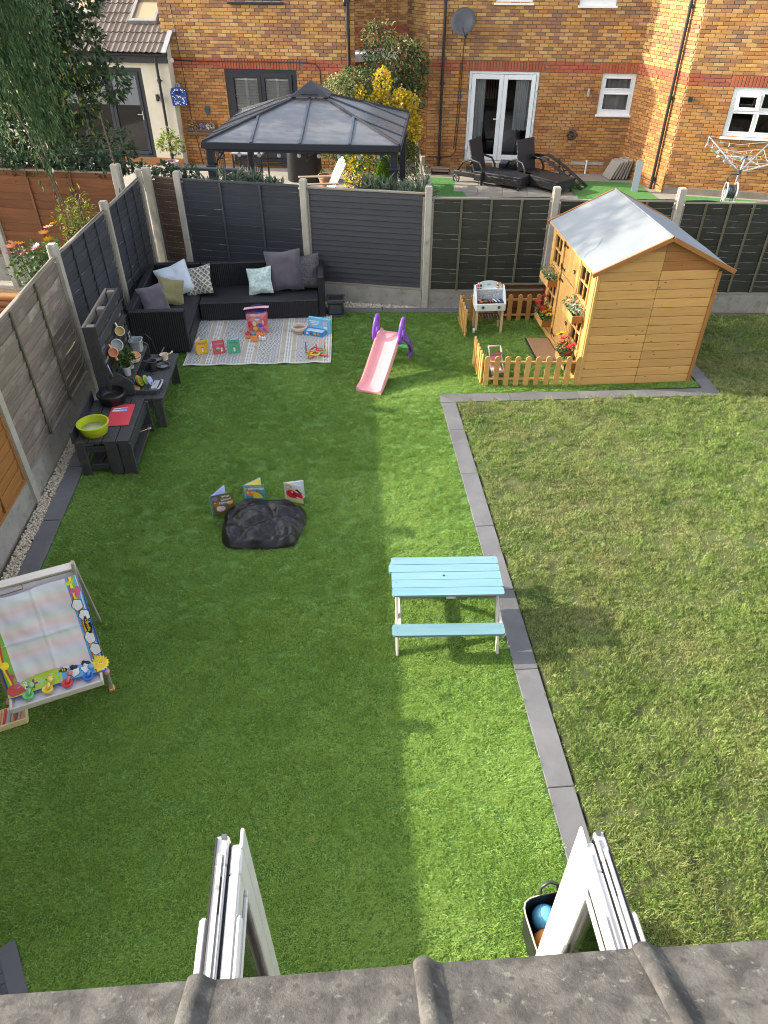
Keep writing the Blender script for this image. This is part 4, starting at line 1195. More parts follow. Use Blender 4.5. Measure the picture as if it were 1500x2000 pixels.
# ------------------------------------------------------------------ our own house: tiled eave below the window and the open bifold doors
OH = thing('house', 'house below the camera with weathered grey roof tiles and open white bifold doors', 'house', (0, .3, 0))
ow = MB()
for (a, b, c, d) in ((-6.0, -.80, -.2, 2.35), (1.02, 7.0, -.2, 2.35), (-.80, 1.02, 2.14, 2.35)): ow.box(((a + b) / 2, 0, (c + d) / 2), (b - a, .26, d - c))
ow.obj('wall', OH, M_mortar)
oi = MB(); oi.box((0.1, -2.6, 2.6), (14, .2, 5.0)); oi.obj('upper_wall', OH, M_mortar)
fl = MB(); fl.box((.1, -1.3, .02), (1.8, 2.4, .05)); fl.box((.1, -2.5, 1.2), (2.5, .05, 2.4)); fl.obj('floor', OH, M_room)
M_rtile = mk('lichen_roof_tile', (.098, .092, .082), .95, (.040, .037, .034), ns=11, na=1.0, bump=.7, bs=70, bd=.006, dirt=(34, .60, (.155, .145, .125), .10), knots=(26, .30, (.050, .044, .039), (1, 1, 1)), rnd=.08)
ez, ey = 2.60, .69 - .3
pr2 = R(30)
tilt_ = Matrix.Translation((0, ey, ez)) @ Matrix.Rotation(R(-.7), 4, 'Z') @ Matrix.Rotation(-pr2, 4, 'X')
def rolltile(W_, Lg):
    prof = [(0, .0), (.05, .0)]
    n = 8
    vs, fs = [], []
    pts = [(-W_ / 2, 0.004)] + [(-W_ / 2 + .052 * (1 - math.cos(PI * i / n)) / 2, .004 + .018 * math.sin(PI * i / n)) for i in range(1, n)] + [(-W_ / 2 + .07, 0.0), (-W_ / 2 + .09, 0), (0, -.001), (W_ / 2 + .02, .002)]
    nl = 6
    for j in range(nl + 1):
        y = -Lg + Lg * j / nl
        rnd_ = -.006 if j == nl else 0
        for x, z in pts: vs.append((x, y, z + rnd_))
    k = len(pts)
    for j in range(nl):
        for i in range(k - 1): fs.append((j * k + i, j * k + i + 1, (j + 1) * k + i + 1, (j + 1) * k + i))
    b = len(vs)
    for x, z in pts: vs.append((x, .004, z - .010))
    for x, z in pts: vs.append((x, .002, -.030))
    for i in range(k - 1):
        fs.append((nl * k + i, nl * k + i + 1, b + i + 1, b + i)); fs.append((b + i, b + i + 1, b + k + i + 1, b + k + i))
    return MB().add(vs, fs).mesh('tile', M_rtile, 50)
RT = rolltile(.575, .60)
for k in range(-4, 6):
    obj('tile', RT, OH, M=tilt_ @ Matrix.Translation((.165 + k * .575 + .25, random.uniform(-.003, .003), random.uniform(-.001, .001))))
for k in range(-4, 6):
    obj('tile', RT, OH, M=tilt_ @ Matrix.Translation((.165 + k * .575 + .25, -.50, .03)))
us = MB(); us.T = tilt_; us.box((.2, -.62, -.05), (6.0, 1.1, .03)); us.T = None; us.obj('roof_deck', OH, M_black)
fa = MB(); fa.box((.2, ey - .06, ez - .18), (6.0, .03, .2)); fa.obj('fascia', OH, M_upvcd)
gu = MB(); gu.cyl((-2.8, ey - .02 - .02, ez - .10), (3.2, ey - .04, ez - .10), .045, n=12); gu.obj('gutter', OH, M_black, 40)

def bifold(label, X, w, flip, yt=1.325):
    # w squeezes the pair sideways
    """two folded leaves standing square to the wall; flip mirrors left/right"""
    f = -1 if flip else 1
    y0, y1 = .50 - .3, yt - .3
    z0, z1 = .04, 2.10
    b = D.objects.new('bifold_door', None); COL.objects.link(b); b.parent = OH; b.location = (X, 0, 0); b.scale = (w, 1, 1); b['label'] = label
    def leaf(x, t, yo, extra):
        L_ = y1 - y0 - yo
        fr = MB(); st = .11
        for yy in (y0 + st / 2, y1 - yo - st / 2): fr.box((x, yy, (z0 + z1) / 2), (t, st, z1 - z0), ch=.008)
        fr.box((x, (y0 + y1 - yo) / 2, z1 - st / 2), (t - .002, L_ - 2 * st, st), ch=.004); fr.box((x, (y0 + y1 - yo) / 2, z0 + st / 2), (t - .002, L_ - 2 * st, st), ch=.004)
        lo = fr.obj('door_leaf', b, M_upvcd)
        return lo
    xa, xb = -f * .034, f * .034
    leaf(xa, .062, 0, 0); leaf(xb, .050, .035, 0)
    for xx in (xa, xb):
        MB().box((xx, (y0 + y1) / 2, (z0 + z1) / 2), (.018, y1 - y0 - .2, z1 - z0 - .2)).obj('pane', b, M_glass)
        for s in (-1, 1):
            bd = MB(); yy0, yy1, t = y0 + .11, y1 - .14, .024
            xo = xx + s * .028
            bd.box((xo, yy0 + t / 2, 1.07), (.02, t, 1.80), ch=.005); bd.box((xo, yy1 - t / 2, 1.07), (.02, t, 1.80), ch=.005); bd.box((xo, (yy0 + yy1) / 2, 1.96), (.02, yy1 - yy0 - .05, t), ch=.005); bd.box((xo, (yy0 + yy1) / 2, .18), (.02, yy1 - yy0 - .05, t), ch=.005)
            bd.obj('glazing_bead', b, M_upvcd)
    tk = MB(); tk.box((xa, (y0 + y1) / 2 - .02, z1 + .006), (.020, y1 - y0 - .1, .014)); tk.box((xa + f * .022, (y0 + y1) / 2, z1 + .004), (.006, y1 - y0 - .06, .012)); tk.box((xb + f * .012, (y0 + y1) / 2 - .03, z1 + .003), (.010, y1 - y0 - .1, .008))
    tk.obj('top_track', b, M_alu)
    gk = MB(); gk.box((xa - f * .024, (y0 + y1) / 2, z1 + .004), (.007, y1 - y0 - .02, .010)); gk.box((xa + f * .012, (y0 + y1) / 2 + .2, z1 + .005), (.006, .12, .012)); gk.box((f * .004, (y0 + y1) / 2, 1.07), (.006, y1 - y0 - .05, z1 - z0 - .02))
    gk.obj('gasket', b, M_gask)
    # rounded cover strips either side of the meeting edge
    for s, x in ((1, xa - f * .042), (2, xb + f * .034)):
        st = MB(); st.box((x, (y0 + y1) / 2 - .14, z1 - .015), (.034 if s == 1 else .026, y1 - y0 - .28, .05), ch=.011); st.obj('cover_strip', b, M_upvcd)
    en = MB(); en.box((xb + f * .020, y1 - .018, (z0 + z1) / 2 + .015), (.016, .075, z1 - z0 - .01), ch=.004); en.obj('drip_profile', b, M_upvcd)
    lt = MB(); lt.box((xa + f * .01, y1 - .012, z1 + .012), (.022, .014, .016)); lt.obj('latch', b, M_steel)
    cp = MB(); cp.box((xb + f * .03, y0 + .30, z1 - .16), (.03, .03, .035), ch=.006); cp.obj('clip', b, M_whitep)
    return b
bifold('left folded pair of white doors', -.462, .82, False)
bifold('right folded pair of white doors, net of the ball crate behind', .862, .70, True, 1.235)
# ------------------------------------------------------------------ playhouse
def bloom(name, parent, loc, r, mat, petals=9, cup=.35, centre=None, tilt=None):
    mb = MB()
    rr = random.Random(int(abs(loc[0] * 977 + loc[1] * 131 + loc[2] * 313) * 100))
    for ring, (k, q) in enumerate(((1.0, petals), (.68, petals - 2))):
        for i in range(q):
            a = 2 * PI * i / q + ring * .4 + rr.uniform(-.1, .1)
            d = Vector((math.cos(a), math.sin(a), 0)); s = Vector((-d.y, d.x, 0))
            R_ = r * k * rr.uniform(.88, 1.08); w = R_ * 2.6 / q
            z1, z2 = cup * R_ * .5 + ring * r * .12, cup * R_ + ring * r * .2
            mb.add([(0, 0, ring * r * .1), d * R_ * .55 + s * w + Vector((0, 0, z1)), d * R_ + Vector((0, 0, z2)), d * R_ * .55 - s * w + Vector((0, 0, z1))], [(0, 1, 2, 3)])
    mats = [mat]
    if centre: mats.append(centre); mb.mi = 1; mb.sphere((0, 0, r * .18), (r * .27, r * .27, r * .16), 8, 5)
    t = tilt or (rr.uniform(-.7, .3), rr.uniform(-.8, .2), 0)
    return mb.obj(name, parent, mats, loc=loc, rot=t)

F_red = mk('red_petal', (.62, .015, .025), .55, (.42, .008, .02), ns=30)
F_yel = mk('yellow_petal', (.85, .58, .02), .55, (.75, .42, .01), ns=30)
F_pink = mk('pink_petal', (.70, .36, .42), .6, (.6, .28, .36), ns=30)
F_lil = mk('lilac_petal', (.55, .46, .58), .6, (.62, .55, .55), ns=30)
F_peach = mk('peach_petal', (.80, .38, .18), .6, (.72, .42, .25), ns=30)
F_white = mk('white_petal', (.75, .76, .62), .6)
F_dark = mk('flower_eye', (.06, .03, .015), .8)
L_flow = leaf_mat('flower_leaf', [(.035, .08, .02), (.08, .15, .04), (.16, .25, .08)], .5, 8)
L_pale = leaf_mat('pale_leaf', [(.10, .17, .08), (.24, .33, .16), (.45, .50, .30)], .5, 8)

def flower_pot(label, loc, blooms, leaf, r=.055, h=.09, fol=.085, group=None, nleaf=140, fz=.06, cat='potted plant'):
    t = thing('flower_pot', label, cat, loc, 0, group)
    mb = MB(); mb.lathe([(r * .72, 0), (r * .95, h * .85), (r * 1.08, h * .86), (r * 1.08, h), (r * .96, h), (r * .9, h * .8), (0, h * .8)], 14)
    mb.obj('pot', t, M_blackp, 40)
    obj('foliage', cloud('foliage', [(0, 0, h + fz, fol, fol, fol * .8), (fol * .5, -fol * .4, h + fz * .7, fol * .6, fol * .6, fol * .5), (-fol * .4, fol * .5, h + fz * .8, fol * .6, fol * .6, fol * .5)], nleaf, .038, .020, leaf, .1, .3), t)
    for (x, y, z, rr, m, c) in blooms:
        if z > h + fz + fol * .7:
            s = MB(); s.tube([(x * .3, y * .3, h), (x * .8, y * .8, z * .8), (x, y, z)], .0025, 4); s.obj('stalk', t, M_stem)
        bloom('flower', t, (x, y, z), rr * 1.25, m, centre=c)
    return t

PX, PY = 3.24, 8.27
PW, PD, PH, RH = 1.53, 1.92, 1.53, 1.955
PHO = thing('playhouse', 'honey coloured wooden playhouse with grey felt roof and stable door', 'playhouse', (PX, PY, 0), 0)
# gable boards (front wall towards the camera), each a part
rl = lambda z: (z - 1.545) / (RH - .03 - 1.545)    # 0 at eave, 1 at ridge
n_b = 13; pb = PH / n_b
split = .775
for i in range(n_b):
    for (xa, xb) in ((.03, split - .002), (split + .002, PW - .035)):
        obj('board', MB().box((0, 0, 0), (xb - xa, .014, pb - .005), ch=.005).mesh('board', M_play), PHO, loc=((xa + xb) / 2, random.uniform(-.001, .001), pb * (i + .5)))
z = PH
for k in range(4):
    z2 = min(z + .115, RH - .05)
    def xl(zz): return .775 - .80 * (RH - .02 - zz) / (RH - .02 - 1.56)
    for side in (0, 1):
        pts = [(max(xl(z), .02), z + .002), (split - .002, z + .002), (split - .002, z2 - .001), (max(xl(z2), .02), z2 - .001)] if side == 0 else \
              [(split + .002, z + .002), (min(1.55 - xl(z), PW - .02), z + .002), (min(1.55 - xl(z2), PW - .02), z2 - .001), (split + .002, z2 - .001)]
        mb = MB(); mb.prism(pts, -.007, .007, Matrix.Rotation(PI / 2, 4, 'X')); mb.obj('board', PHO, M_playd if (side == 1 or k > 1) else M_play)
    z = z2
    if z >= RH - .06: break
# corner trims
plank('corner_trim', PHO, (.012, .012, 0), (.012, .012, PH), .05, .04, M_play2, up=(1, 0, 0))
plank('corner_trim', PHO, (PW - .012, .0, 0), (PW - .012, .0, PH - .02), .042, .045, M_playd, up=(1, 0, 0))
plank('corner_trim', PHO, (-.012, .055, 0), (-.012, .055, PH), .10, .022, M_play2, up=(-1, 0, 0))
plank('corner_trim', PHO, (-.012, PD - .05, 0), (-.012, PD - .05, PH), .09, .022, M_play2, up=(-1, 0, 0))
bw = MB(); bw.box((PW - .01, PD / 2 + .02, PH / 2), (.014, PD - .06, PH)); bw.box((PW / 2, PD - .01, PH / 2), (PW - .06, .014, PH)); bw.obj('rear_wall', PHO, M_play)
# front facing -X: skin with openings for four windows and the doors
LMx = Matrix(((0, 1, 0, 0), (1, 0, 0, 0), (0, 0, 1, 0), (0, 0, 0, 1)))
wy = {'near': (.20, .585), 'far': (1.43, 1.805)}
wz = {'up': (1.02, 1.46), 'low': (.42, .80)}
ops = [(wy[a][0], wy[a][1], wz[b][0], wz[b][1]) for a in wy for b in wz]
dr = (.735, 1.335)
fr = MB()
ysx = sorted({.1, PD - .09, dr[0], dr[1], *[v for o in ops for v in o[:2]]}); zsx = sorted({0, PH, *[v for o in ops for v in o[2:]]})
for a, b in zip(ysx, ysx[1:]):
    for c, d in zip(zsx, zsx[1:]):
        m = ((a + b) / 2, (c + d) / 2)
        if any(o[0] < m[0] < o[1] and o[2] < m[1] < o[3] for o in ops) or dr[0] < m[0] < dr[1]: continue
        fr.box((.004, m[0], m[1]), (.016, b - a, d - c))
fr.obj('front_wall', PHO, M_play2)
inn = MB(); inn.box((.75, .96, .02), (1.4, 1.8, .03)); inn.obj('floor', PHO, M_playd)
for o in ops:
    w = MB(); t = .026; a, b, c, d = o
    for (cc, ss) in (((-.008, a + t / 2, (c + d) / 2), (.03, t, d - c)), ((-.008, b - t / 2, (c + d) / 2), (.03, t, d - c)), ((-.008, (a + b) / 2, c + t / 2), (.03, b - a - 2 * t, t)), ((-.008, (a + b) / 2, d - t / 2), (.03, b - a - 2 * t, t)),
                     ((-.004, (a + b) / 2, (c + d) / 2), (.02, .018, d - c - 2 * t)), ((-.002, (a + b) / 2, (c + d) / 2), (.02, b - a - 2 * t, .018))): w.box(cc, ss, ch=.002)
    wo = w.obj('window', PHO, M_play2)
    MB().box((.008, (a + b) / 2, (c + d) / 2), (.003, b - a - .04, d - c - .04)).obj('pane', wo, M_glassd)
# vertical trims beside doors and between windows
for y, w in ((.66, .10), (1.382, .075)): plank('upright_trim', PHO, (-.016, y, 0), (-.016, y, PH), w, .02, M_play2, up=(-1, 0, 0))
for yy in (wy['near'], wy['far']):
    plank('cross_trim', PHO, (-.013, yy[0], .955), (-.013, yy[1], .955), .075, .018, M_play2, up=(-1, 0, 0))
    plank('cross_trim', PHO, (-.013, yy[0], .355), (-.013, yy[1], .355), .075, .018, M_play2, up=(-1, 0, 0))
    plank('cross_trim', PHO, (-.013, yy[0], 1.495), (-.013, yy[1], 1.495), .05, .018, M_play2, up=(-1, 0, 0))
plank('threshold', PHO, (-.02, .11, .04), (-.02, PD - .1, .04), .08, .03, M_play2, up=(-1, 0, 0))
# stable doors: upper of vertical boards, lower of wide boards
for (za, zb, nb, mm) in ((1.055, 1.50, 6, M_play), (.09, 1.04, 4, M_play2)):
    d = D.objects.new('stable_door', None); COL.objects.link(d); d.parent = PHO
    bwid = (dr[1] - dr[0] - .02) / nb
    for i in range(nb):
        y = dr[0] + .01 + bwid * (i + .5)
        obj('door_board', MB().box((0, 0, 0), (.016, bwid - .004, zb - za), ch=.003).mesh('door_board', mm), d, loc=(-.006, y, (za + zb) / 2))
    for zh in (za + .07, zb - .07):
        h = MB(); h.box((-.026, dr[1] + .015, zh), (.004, .03, .09)); h.bar((-.026, dr[1] + .01, zh), (-.026, dr[1] - .14, zh), .018, .004, up=(-1, 0, 0)); h.box((-.027, dr[1] - .13, zh), (.006, .03, .03)); h.obj('hinge', d, M_black)
    l = MB(); l.box((-.026, dr[0] + .05, (za + zb) / 2 - .03), (.005, .03, .05)); l.tube([(-.03, dr[0] + .05, (za + zb) / 2), (-.045, dr[0] + .05, (za + zb) / 2 - .01), (-.035, dr[0] + .09, (za + zb) / 2 - .03)], .005, 5); l.obj('latch', d, M_black)
# planter boxes on the front
def planter(y0, y1, zt, lab):
    t = D.objects.new('planter_box', None); COL.objects.link(t); t.parent = PHO; t.location = (0, 0, zt)
    x0, x1, h = -.165, -.025, .10
    plank('board', t, (x0, y0, -h / 2), (x0, y1, -h / 2), h, .014, M_play2, up=(-1, 0, 0))
    for y in (y0 + .008, y1 - .008): plank('board', t, (x0 + .008, y, -h / 2), (x1, y, -h / 2), h - .004, .014, M_playd if y < y0 + .02 else M_play2, up=(0, -1, 0))
    plank('board', t, ((x0 + x1) / 2, y0 + .016, -h + .006), ((x0 + x1) / 2, y1 - .016, -h + .006), x1 - x0 - .02, .012, M_play2)
    return t
for yy, z in ((wy['near'], .90), (wy['far'], .90), (wy['near'], .24), (wy['far'], .30)): planter(yy[0] - .02, yy[1] + .02, z, '')
# roof: felt sheets, fascia boards, ridge
rfM = MB()
xe0, xe1, y0, y1 = -.085, PW + .115, -.075, PD + .07
xr = .785; ze = 1.545
def roof_side(xe, s):
    def fn(u, v):
        x = xe + (xr - xe) * u; zz = ze + (RH - ze) * u
        return Vector((x, y0 + (y1 - y0) * v, zz + .004 * math.sin(v * 9 + u * 4) * math.sin(u * 5) + .006 * mnoise.noise((u * 3, v * 4, s))))
    return fn
rfM.grid(roof_side(xe0, 1), 14, 18); rfM.grid(roof_side(xe1, 2), 14, 18, flip=True)
ro = rfM.obj('roof', PHO, M_felt, 30)
und = MB()
for xe in (xe0, xe1):
    dx, dz = xr - xe, RH - ze
    und.add([(xe, y0 + .01, ze - .016), (xr, y0 + .01, RH - .016), (xr, y1 - .01, RH - .016), (xe, y1 - .01, ze - .016)], [(0, 1, 2, 3)])
und.obj('roof_board', ro, M_play)
for yy in (y0 - .012, y1 + .012):
    plank('fascia', ro, (xe0 - .02, yy, ze - .025), (xr - .004, yy, RH - .02), .055, .02, M_playd, up=(0, -1, 0))
    plank('fascia', ro, (xe1 + .02, yy, ze - .025), (xr + .004, yy, RH - .02), .055, .02, M_playd, up=(0, -1, 0))
rd = MB(); rd.tube([(xr, y0 - .01, RH + .004), (xr, y1, RH + .004)], .012, 6); rd.obj('ridge_fold', ro, M_felt, True)
sm = MB(); sm.tube([(xe0 + .02 + .3 * k / 8, y0 + .5 + .25 * k / 8 + .03 * math.sin(k), ze + .007 + (RH - ze) * (.02 + .3 * k / 8) / (xr - xe0)) for k in range(9)], .0016, 5); sm.obj('felt_crease', ro, M_felt, True)

# flower pots in the planter boxes
q = -.095
flower_pot('black pot of green and pink flowers, far end of the upper back planter box', (PX + q, PY + 1.70, .80), [(-.05, .02, .19, .022, F_pink, None), (.03, -.03, .2, .02, F_pink, None), (.0, .05, .2, .02, F_lil, None)], L_pale, fol=.10)
flower_pot('round yellow green plant in a black pot on the upper back planter box', (PX + q - .01, PY + 1.50, .80), [(.0, .02, .2, .018, F_yel, None), (-.04, -.04, .17, .016, F_peach, None)], L_pale, fol=.10, r=.06)
flower_pot('peach and white flowered pot, upper planter box nearest the camera', (PX + q, PY + .50, .80), [(-.05, -.02, .19, .026, F_peach, None), (.05, -.05, .18, .026, F_peach, None), (.0, .05, .2, .018, F_white, None)], L_pale, fol=.105)
flower_pot('lilac flowered pot at the corner end of the upper front planter box', (PX + q, PY + .29, .80), [(-.04, .0, .2, .028, F_lil, None), (.04, -.03, .19, .028, F_lil, None), (.0, .06, .2, .024, F_pink, None), (.02, -.06, .15, .02, F_pink, None)], L_pale, fol=.11)
flower_pot('tall red dahlias in a black pot beside the far lower window', (PX + q, PY + 1.72, .20), [(-.05, -.03, .27, .05, F_red, None), (.03, .03, .33, .048, F_red, None), (-.07, .05, .22, .046, F_red, None), (-.02, -.07, .19, .048, F_red, None), (.0, .02, .42, .042, F_red, None)], L_flow, fol=.11, fz=.08, nleaf=200)
flower_pot('yellow sunflowers in a black pot on the far lower planter box', (PX + q, PY + 1.48, .20), [(-.04, -.02, .2, .058, F_yel, F_dark), (.05, .02, .22, .056, F_yel, F_dark), (.02, -.06, .18, .048, F_yel, F_dark)], L_flow, fol=.09, nleaf=160)
flower_pot('yellow sunflower with red dahlias in the lower planter box near the doormat', (PX + q, PY + .52, .14), [(-.05, .03, .34, .062, F_yel, F_dark), (-.02, -.05, .25, .05, F_red, None), (.04, .03, .2, .03, F_yel, None)], L_flow, fol=.10, fz=.08, nleaf=180)
flower_pot('red dahlia bunch at the playhouse corner by the lower window', (PX + q, PY + .34, .14), [(-.05, .05, .36, .055, F_red, None), (.02, .0, .26, .045, F_red, None), (-.02, -.06, .17, .055, F_red, None), (.05, -.04, .29, .042, F_red, None)], L_flow, fol=.10, fz=.08, nleaf=180)
flower_pot('small cream leaved plant, lowest pot beside the corner trim', (PX + q - .04, PY + .21, .14), [], L_pale, r=.045, h=.07, fol=.075, fz=.04)

# picket fences
def picket_run(parent, p, q, n, h=.42, w=.068, t=.018, face=-1):
    p, q = Vector((*p, 0)), Vector((*q, 0)); d = (q - p).normalized(); nrm = Vector((d.y, -d.x, 0)) * face * -1
    k = ('picket', h, w)
    if k not in _cache:
        pts = [(-w / 2, 0), (w / 2, 0)] + [(w / 2 * math.cos(a), h - w / 2 + w / 2 * math.sin(a)) for a in [PI * i / 8 for i in range(9)]]
        mb = MB(); mb.prism(pts, -t / 2, t / 2, Matrix.Rotation(PI / 2, 4, 'X')); _cache[k] = mb.mesh('picket', M_play)
    rz = math.atan2(d.y, d.x)
    for i in range(n):
        c = p + (q - p) * (i / (n - 1)) + nrm * .018
        obj('picket', _cache[k], parent, loc=(c.x, c.y, .004), rot=(random.uniform(-.012, .012), random.uniform(-.01, .01), rz))
    for z in (.09, .335): plank('rail', parent, p - d * .03 + Vector((0, 0, z)), q + d * .03 + Vector((0, 0, z)), .032, .022, M_play2, up=tuple(nrm))
PF1 = thing('picket_fence', 'low honey picket fence enclosing the front yard side nearest the camera', 'picket fence', (1.97, 8.38, 0), group='picket fences round the playhouse yard')
picket_run(PF1, (.035, 0), (1.24, -.09), 10)
picket_run(PF1, (0, .60), (-.0, .06), 6, face=-1)
PF2 = thing('picket_fence', 'low honey picket fence behind the toy barbecue', 'picket fence', (2.0, 9.88, 0), group='picket fences round the playhouse yard')
picket_run(PF2, (.03, .56), (1.2, .52), 9)
picket_run(PF2, (0, .54), (.0, .02), 5, face=-1)

# timber trough behind the yard
TR = thing('timber_trough', 'brown timber trough standing against the green fence behind the barbecue', 'planter', (3.08, 10.62, 0), -.06)
for z in (.10, .24, .38):
    plank('board', TR, (-.52, -.15, z), (.52, -.15, z), .13, .03, M_brownp, up=(0, -1, 0)); plank('board', TR, (-.52, .10, z), (.52, .10, z), .13, .03, M_brownp, up=(0, -1, 0))
    for x in (-.50, .50): plank('board', TR, (x, -.13, z), (x, .08, z), .13, .03, M_brownp, up=(1, 0, 0))
plank('rim', TR, (-.55, -.15, .455), (.55, -.15, .455), .07, .02, M_batten); plank('rim', TR, (-.55, .10, .455), (.55, .10, .455), .07, .02, M_batten)
MB().box((0, -.025, .3), (.98, .22, .02)).obj('soil', TR, M_soilp)

# coir doormat in the yard
DM = thing('doormat', 'tan coir doormat with black rubber rim by the stable door', 'doormat', (3.03, 9.31, .03), 0)
MB().box((0, 0, 0), (.37, .76, .012), ch=.004).obj('rim', DM, M_gask)
MB().box((0, 0, .008), (.32, .71, .012), ch=.004).obj('coir', DM, mk('coir', (.34, .20, .105), .95, (.27, .15, .075), ns=40, bump=1.0, bs=200, bd=.006))

# toy barbecue
BQ = thing('toy_barbecue', 'white wooden toy barbecue with pale legs in the playhouse yard', 'toy barbecue', (2.355, 10.08, 0), -.02)
M_mint = mk('white_mint_paint', (.66, .73, .71), .5, (.61, .68, .66), ns=4)
M_pale = wood('pale_beech', (.62, .47, .28), (.55, .40, .22), .6, ns=2)
for x in (-.19, .19):
    for (y, z0) in ((-.10, .0 if x > 0 else .05), (.12, 0)):
        plank('leg', BQ, (x, y, z0), (x, y, .42), .035, .03, M_pale, up=(0, -1, 0))
wh = MB(); wh.cyl((-.235, -.10, .045), (-.212, -.10, .045), .042, n=16); wh.obj('wheel', BQ, M_mint, 40)
for k in range(8): plank('shelf_slat', BQ, (-.15 + k * .043, -.09, .235), (-.15 + k * .043, .11, .235), .024, .012, M_dgreyp)
for y in (-.10, .12): plank('shelf_rail', BQ, (-.17, y, .22), (.17, y, .22), .02, .014, M_dgreyp)
fp = MB(); fp.box((0, -.135, .42), (.44, .02, .115), ch=.012); fp.obj('front_panel', BQ, M_mint)
for x in (-.12, .12): k = MB(); k.cyl((x, -.145, .425), (x, -.165, .425), .022, .019, 14); k.obj('knob', BQ, M_dgreyp, 40)
for x in (-.215, .215):
    sd_ = MB(); sd_.prism([(-.13, .37), (-.135, .47), (-.02, .60), (.10, .66), (.15, .66), (.15, .40), (.05, .365)], x - .009, x + .009, Matrix(((0, 0, 1, 0), (1, 0, 0, 0), (0, 1, 0, 0), (0, 0, 0, 1)))); sd_.obj('side_panel', BQ, M_mint)
gr = MB(); gr.box((0, -.02, .452), (.41, .21, .012)); gr.obj('grill_bed', BQ, M_black)
gl = MB()
for k in range(9): gl.box((-.18 + k * .045, -.02, .462), (.012, .2, .008))
gl.obj('grill_bar', BQ, M_dgreyp)
bp_ = MB(); bp_.box((0, .085, .53), (.41, .012, .15)); bp_.obj('splash_panel', BQ, mk('speckled_tile_print', (.62, .66, .68), .4, (.25, .30, .36), ns=60, na=1.0))
shf = MB(); shf.box((0, .115, .607), (.41, .07, .012)); shf.obj('shelf', BQ, M_mint)
bk_ = MB(); bk_.prism([(-.2, .60), (.2, .60), (.2, .655)] + [(.15 * math.cos(a), .665 + .05 * math.sin(a)) for a in [PI * i / 10 for i in range(1, 10)]] + [(-.2, .655)], -.006, .006, Matrix(((1, 0, 0, 0), (0, 0, -1, 0), (0, 1, 0, 0), (0, 0, 0, 1)))); bk_.obj('back_panel', BQ, M_mint, loc=(0, .155, 0))
sk = MB(); sk.box((-.0, .147, .665), (.06, .003, .016)); sk.box((-.005, .1465, .655), (.035, .003, .012)); sk.obj('sticker', BQ, M_sky)
def bottle(x, mat, cap, label):
    t = thing('toy_bottle', label, 'toy bottle', (2.355 + x, 10.08 + .117, .613))
    b = MB(); b.lathe([(.014, 0), (.016, .01), (.016, .045), (.007, .062), (.007, .068)], 10); b.obj('bottle', t, mat, 40)
    c = MB(); c.lathe([(.008, .068), (.009, .085), (.005, .09), (0, .09)], 8); c.obj('cap', t, cap, 40)
    b = MB(); b.lathe([(.0165, .015), (.0165, .03)], 10); b.obj('label', t, M_whitep)
bottle(-.165, M_red, M_whitep, 'red sauce toy bottle with white cap, left end of the barbecue shelf')
bottle(-.125, M_blackp, M_whitep, 'black sauce toy bottle with white cap on the barbecue shelf')
bottle(.128, M_red, M_whitep, 'red sauce toy bottle beside the yellow one on the barbecue')
bottle(.162, M_yellow, M_peach, 'yellow sauce toy bottle at the right of the barbecue shelf')
def food(label, x, y, mb, mat, rz=0):
    tag(mb.obj('toy_food', None, mat, True, loc=(2.355 + x, 10.08 + y, .467), rot=(0, 0, rz)), label, 'toy food', 'toy food on the barbecue')
m = MB(); m.sphere((0, 0, .010), (.035, .02, .011)); food('pink toy fish slice on the barbecue grill', -.155, .01, m, M_pink, -.2)
m = MB(); m.sphere((0, 0, .010), (.035, .016, .011)); food('orange toy fish slice at the front of the barbecue grill', -.135, -.06, m, M_orangep, .05)
m = MB(); m.lathe([(0, 0), (.034, 0), (.036, .01), (.03, .018), (0, .02)], 14); food('brown toy burger in the middle of the barbecue grill', -.06, -.03, m, mk('toy_meat', (.22, .08, .05), .6))
for i in range(2):
    m = MB(); m.tube([(-.0, -.05, .011), (0, 0, .013), (0, .05, .011)], .010, 8); food('brown toy sausage, %s on the barbecue grill' % ('beside the burger' if i == 0 else 'next to the skewers'), -.005 + i * .035, -.02, m, mk('toy_sausage', (.33, .12, .08), .5), .2)
for i, c in enumerate((M_lime, M_lav)):
    m = MB(); m.tube([(0, -.08, .011), (0, .07, .011)], .003, 5)
    for k in range(4): m.sphere((0, -.03 + k * .028, .011), .013, 8, 6)
    food('toy kebab skewer with %s pieces on the barbecue' % ('lime' if i == 0 else 'lilac'), .075 + i * .055, -.02, m, M_whitep if i == 0 else M_lav, .35)

# pink ride-on toy behind the pickets
PT_ = thing('toy_pushchair', 'pink and white doll pushchair half hidden behind the picket fence', 'toy pushchair', (2.20, 8.60, 0), .1)
for (x, y) in ((-.09, -.1), (.09, -.1), (-.09, .12), (.09, .12)):
    w = MB(); w.torus((x, y, .045), .033, .012, 14, 6, Matrix.Rotation(PI / 2, 4, 'Y')); w.obj('wheel', PT_, M_black, True)
s = MB(); s.box((0, 0, .11), (.15, .2, .03), ch=.01); s.box((0, .1, .19), (.15, .03, .16), ch=.01); s.obj('seat', PT_, M_pink)
s = MB(); s.box((-.02, -.03, .135), (.12, .13, .02), ch=.008); s.obj('seat_pad', PT_, M_whitep)
for x in (-.085, .085): s = MB(); s.tube([(x, -.12, .05), (x, .05, .18), (x, .16, .34), (x, .2, .36)], .008, 6); s.obj('frame', PT_, M_whitep, True)
s = MB(); s.tube([(-.085, .2, .36), (.085, .2, .36)], .011, 8); s.obj('handle', PT_, M_pink, True)
s = MB(); s.grid(lambda u, v: Vector((-.085 + .17 * u, .12 - .10 * math.sin(v * 1.6), .24 + .09 * math.sin(v * 1.5) + .02)), 4, 6); s.obj('hood', PT_, M_pink, True)

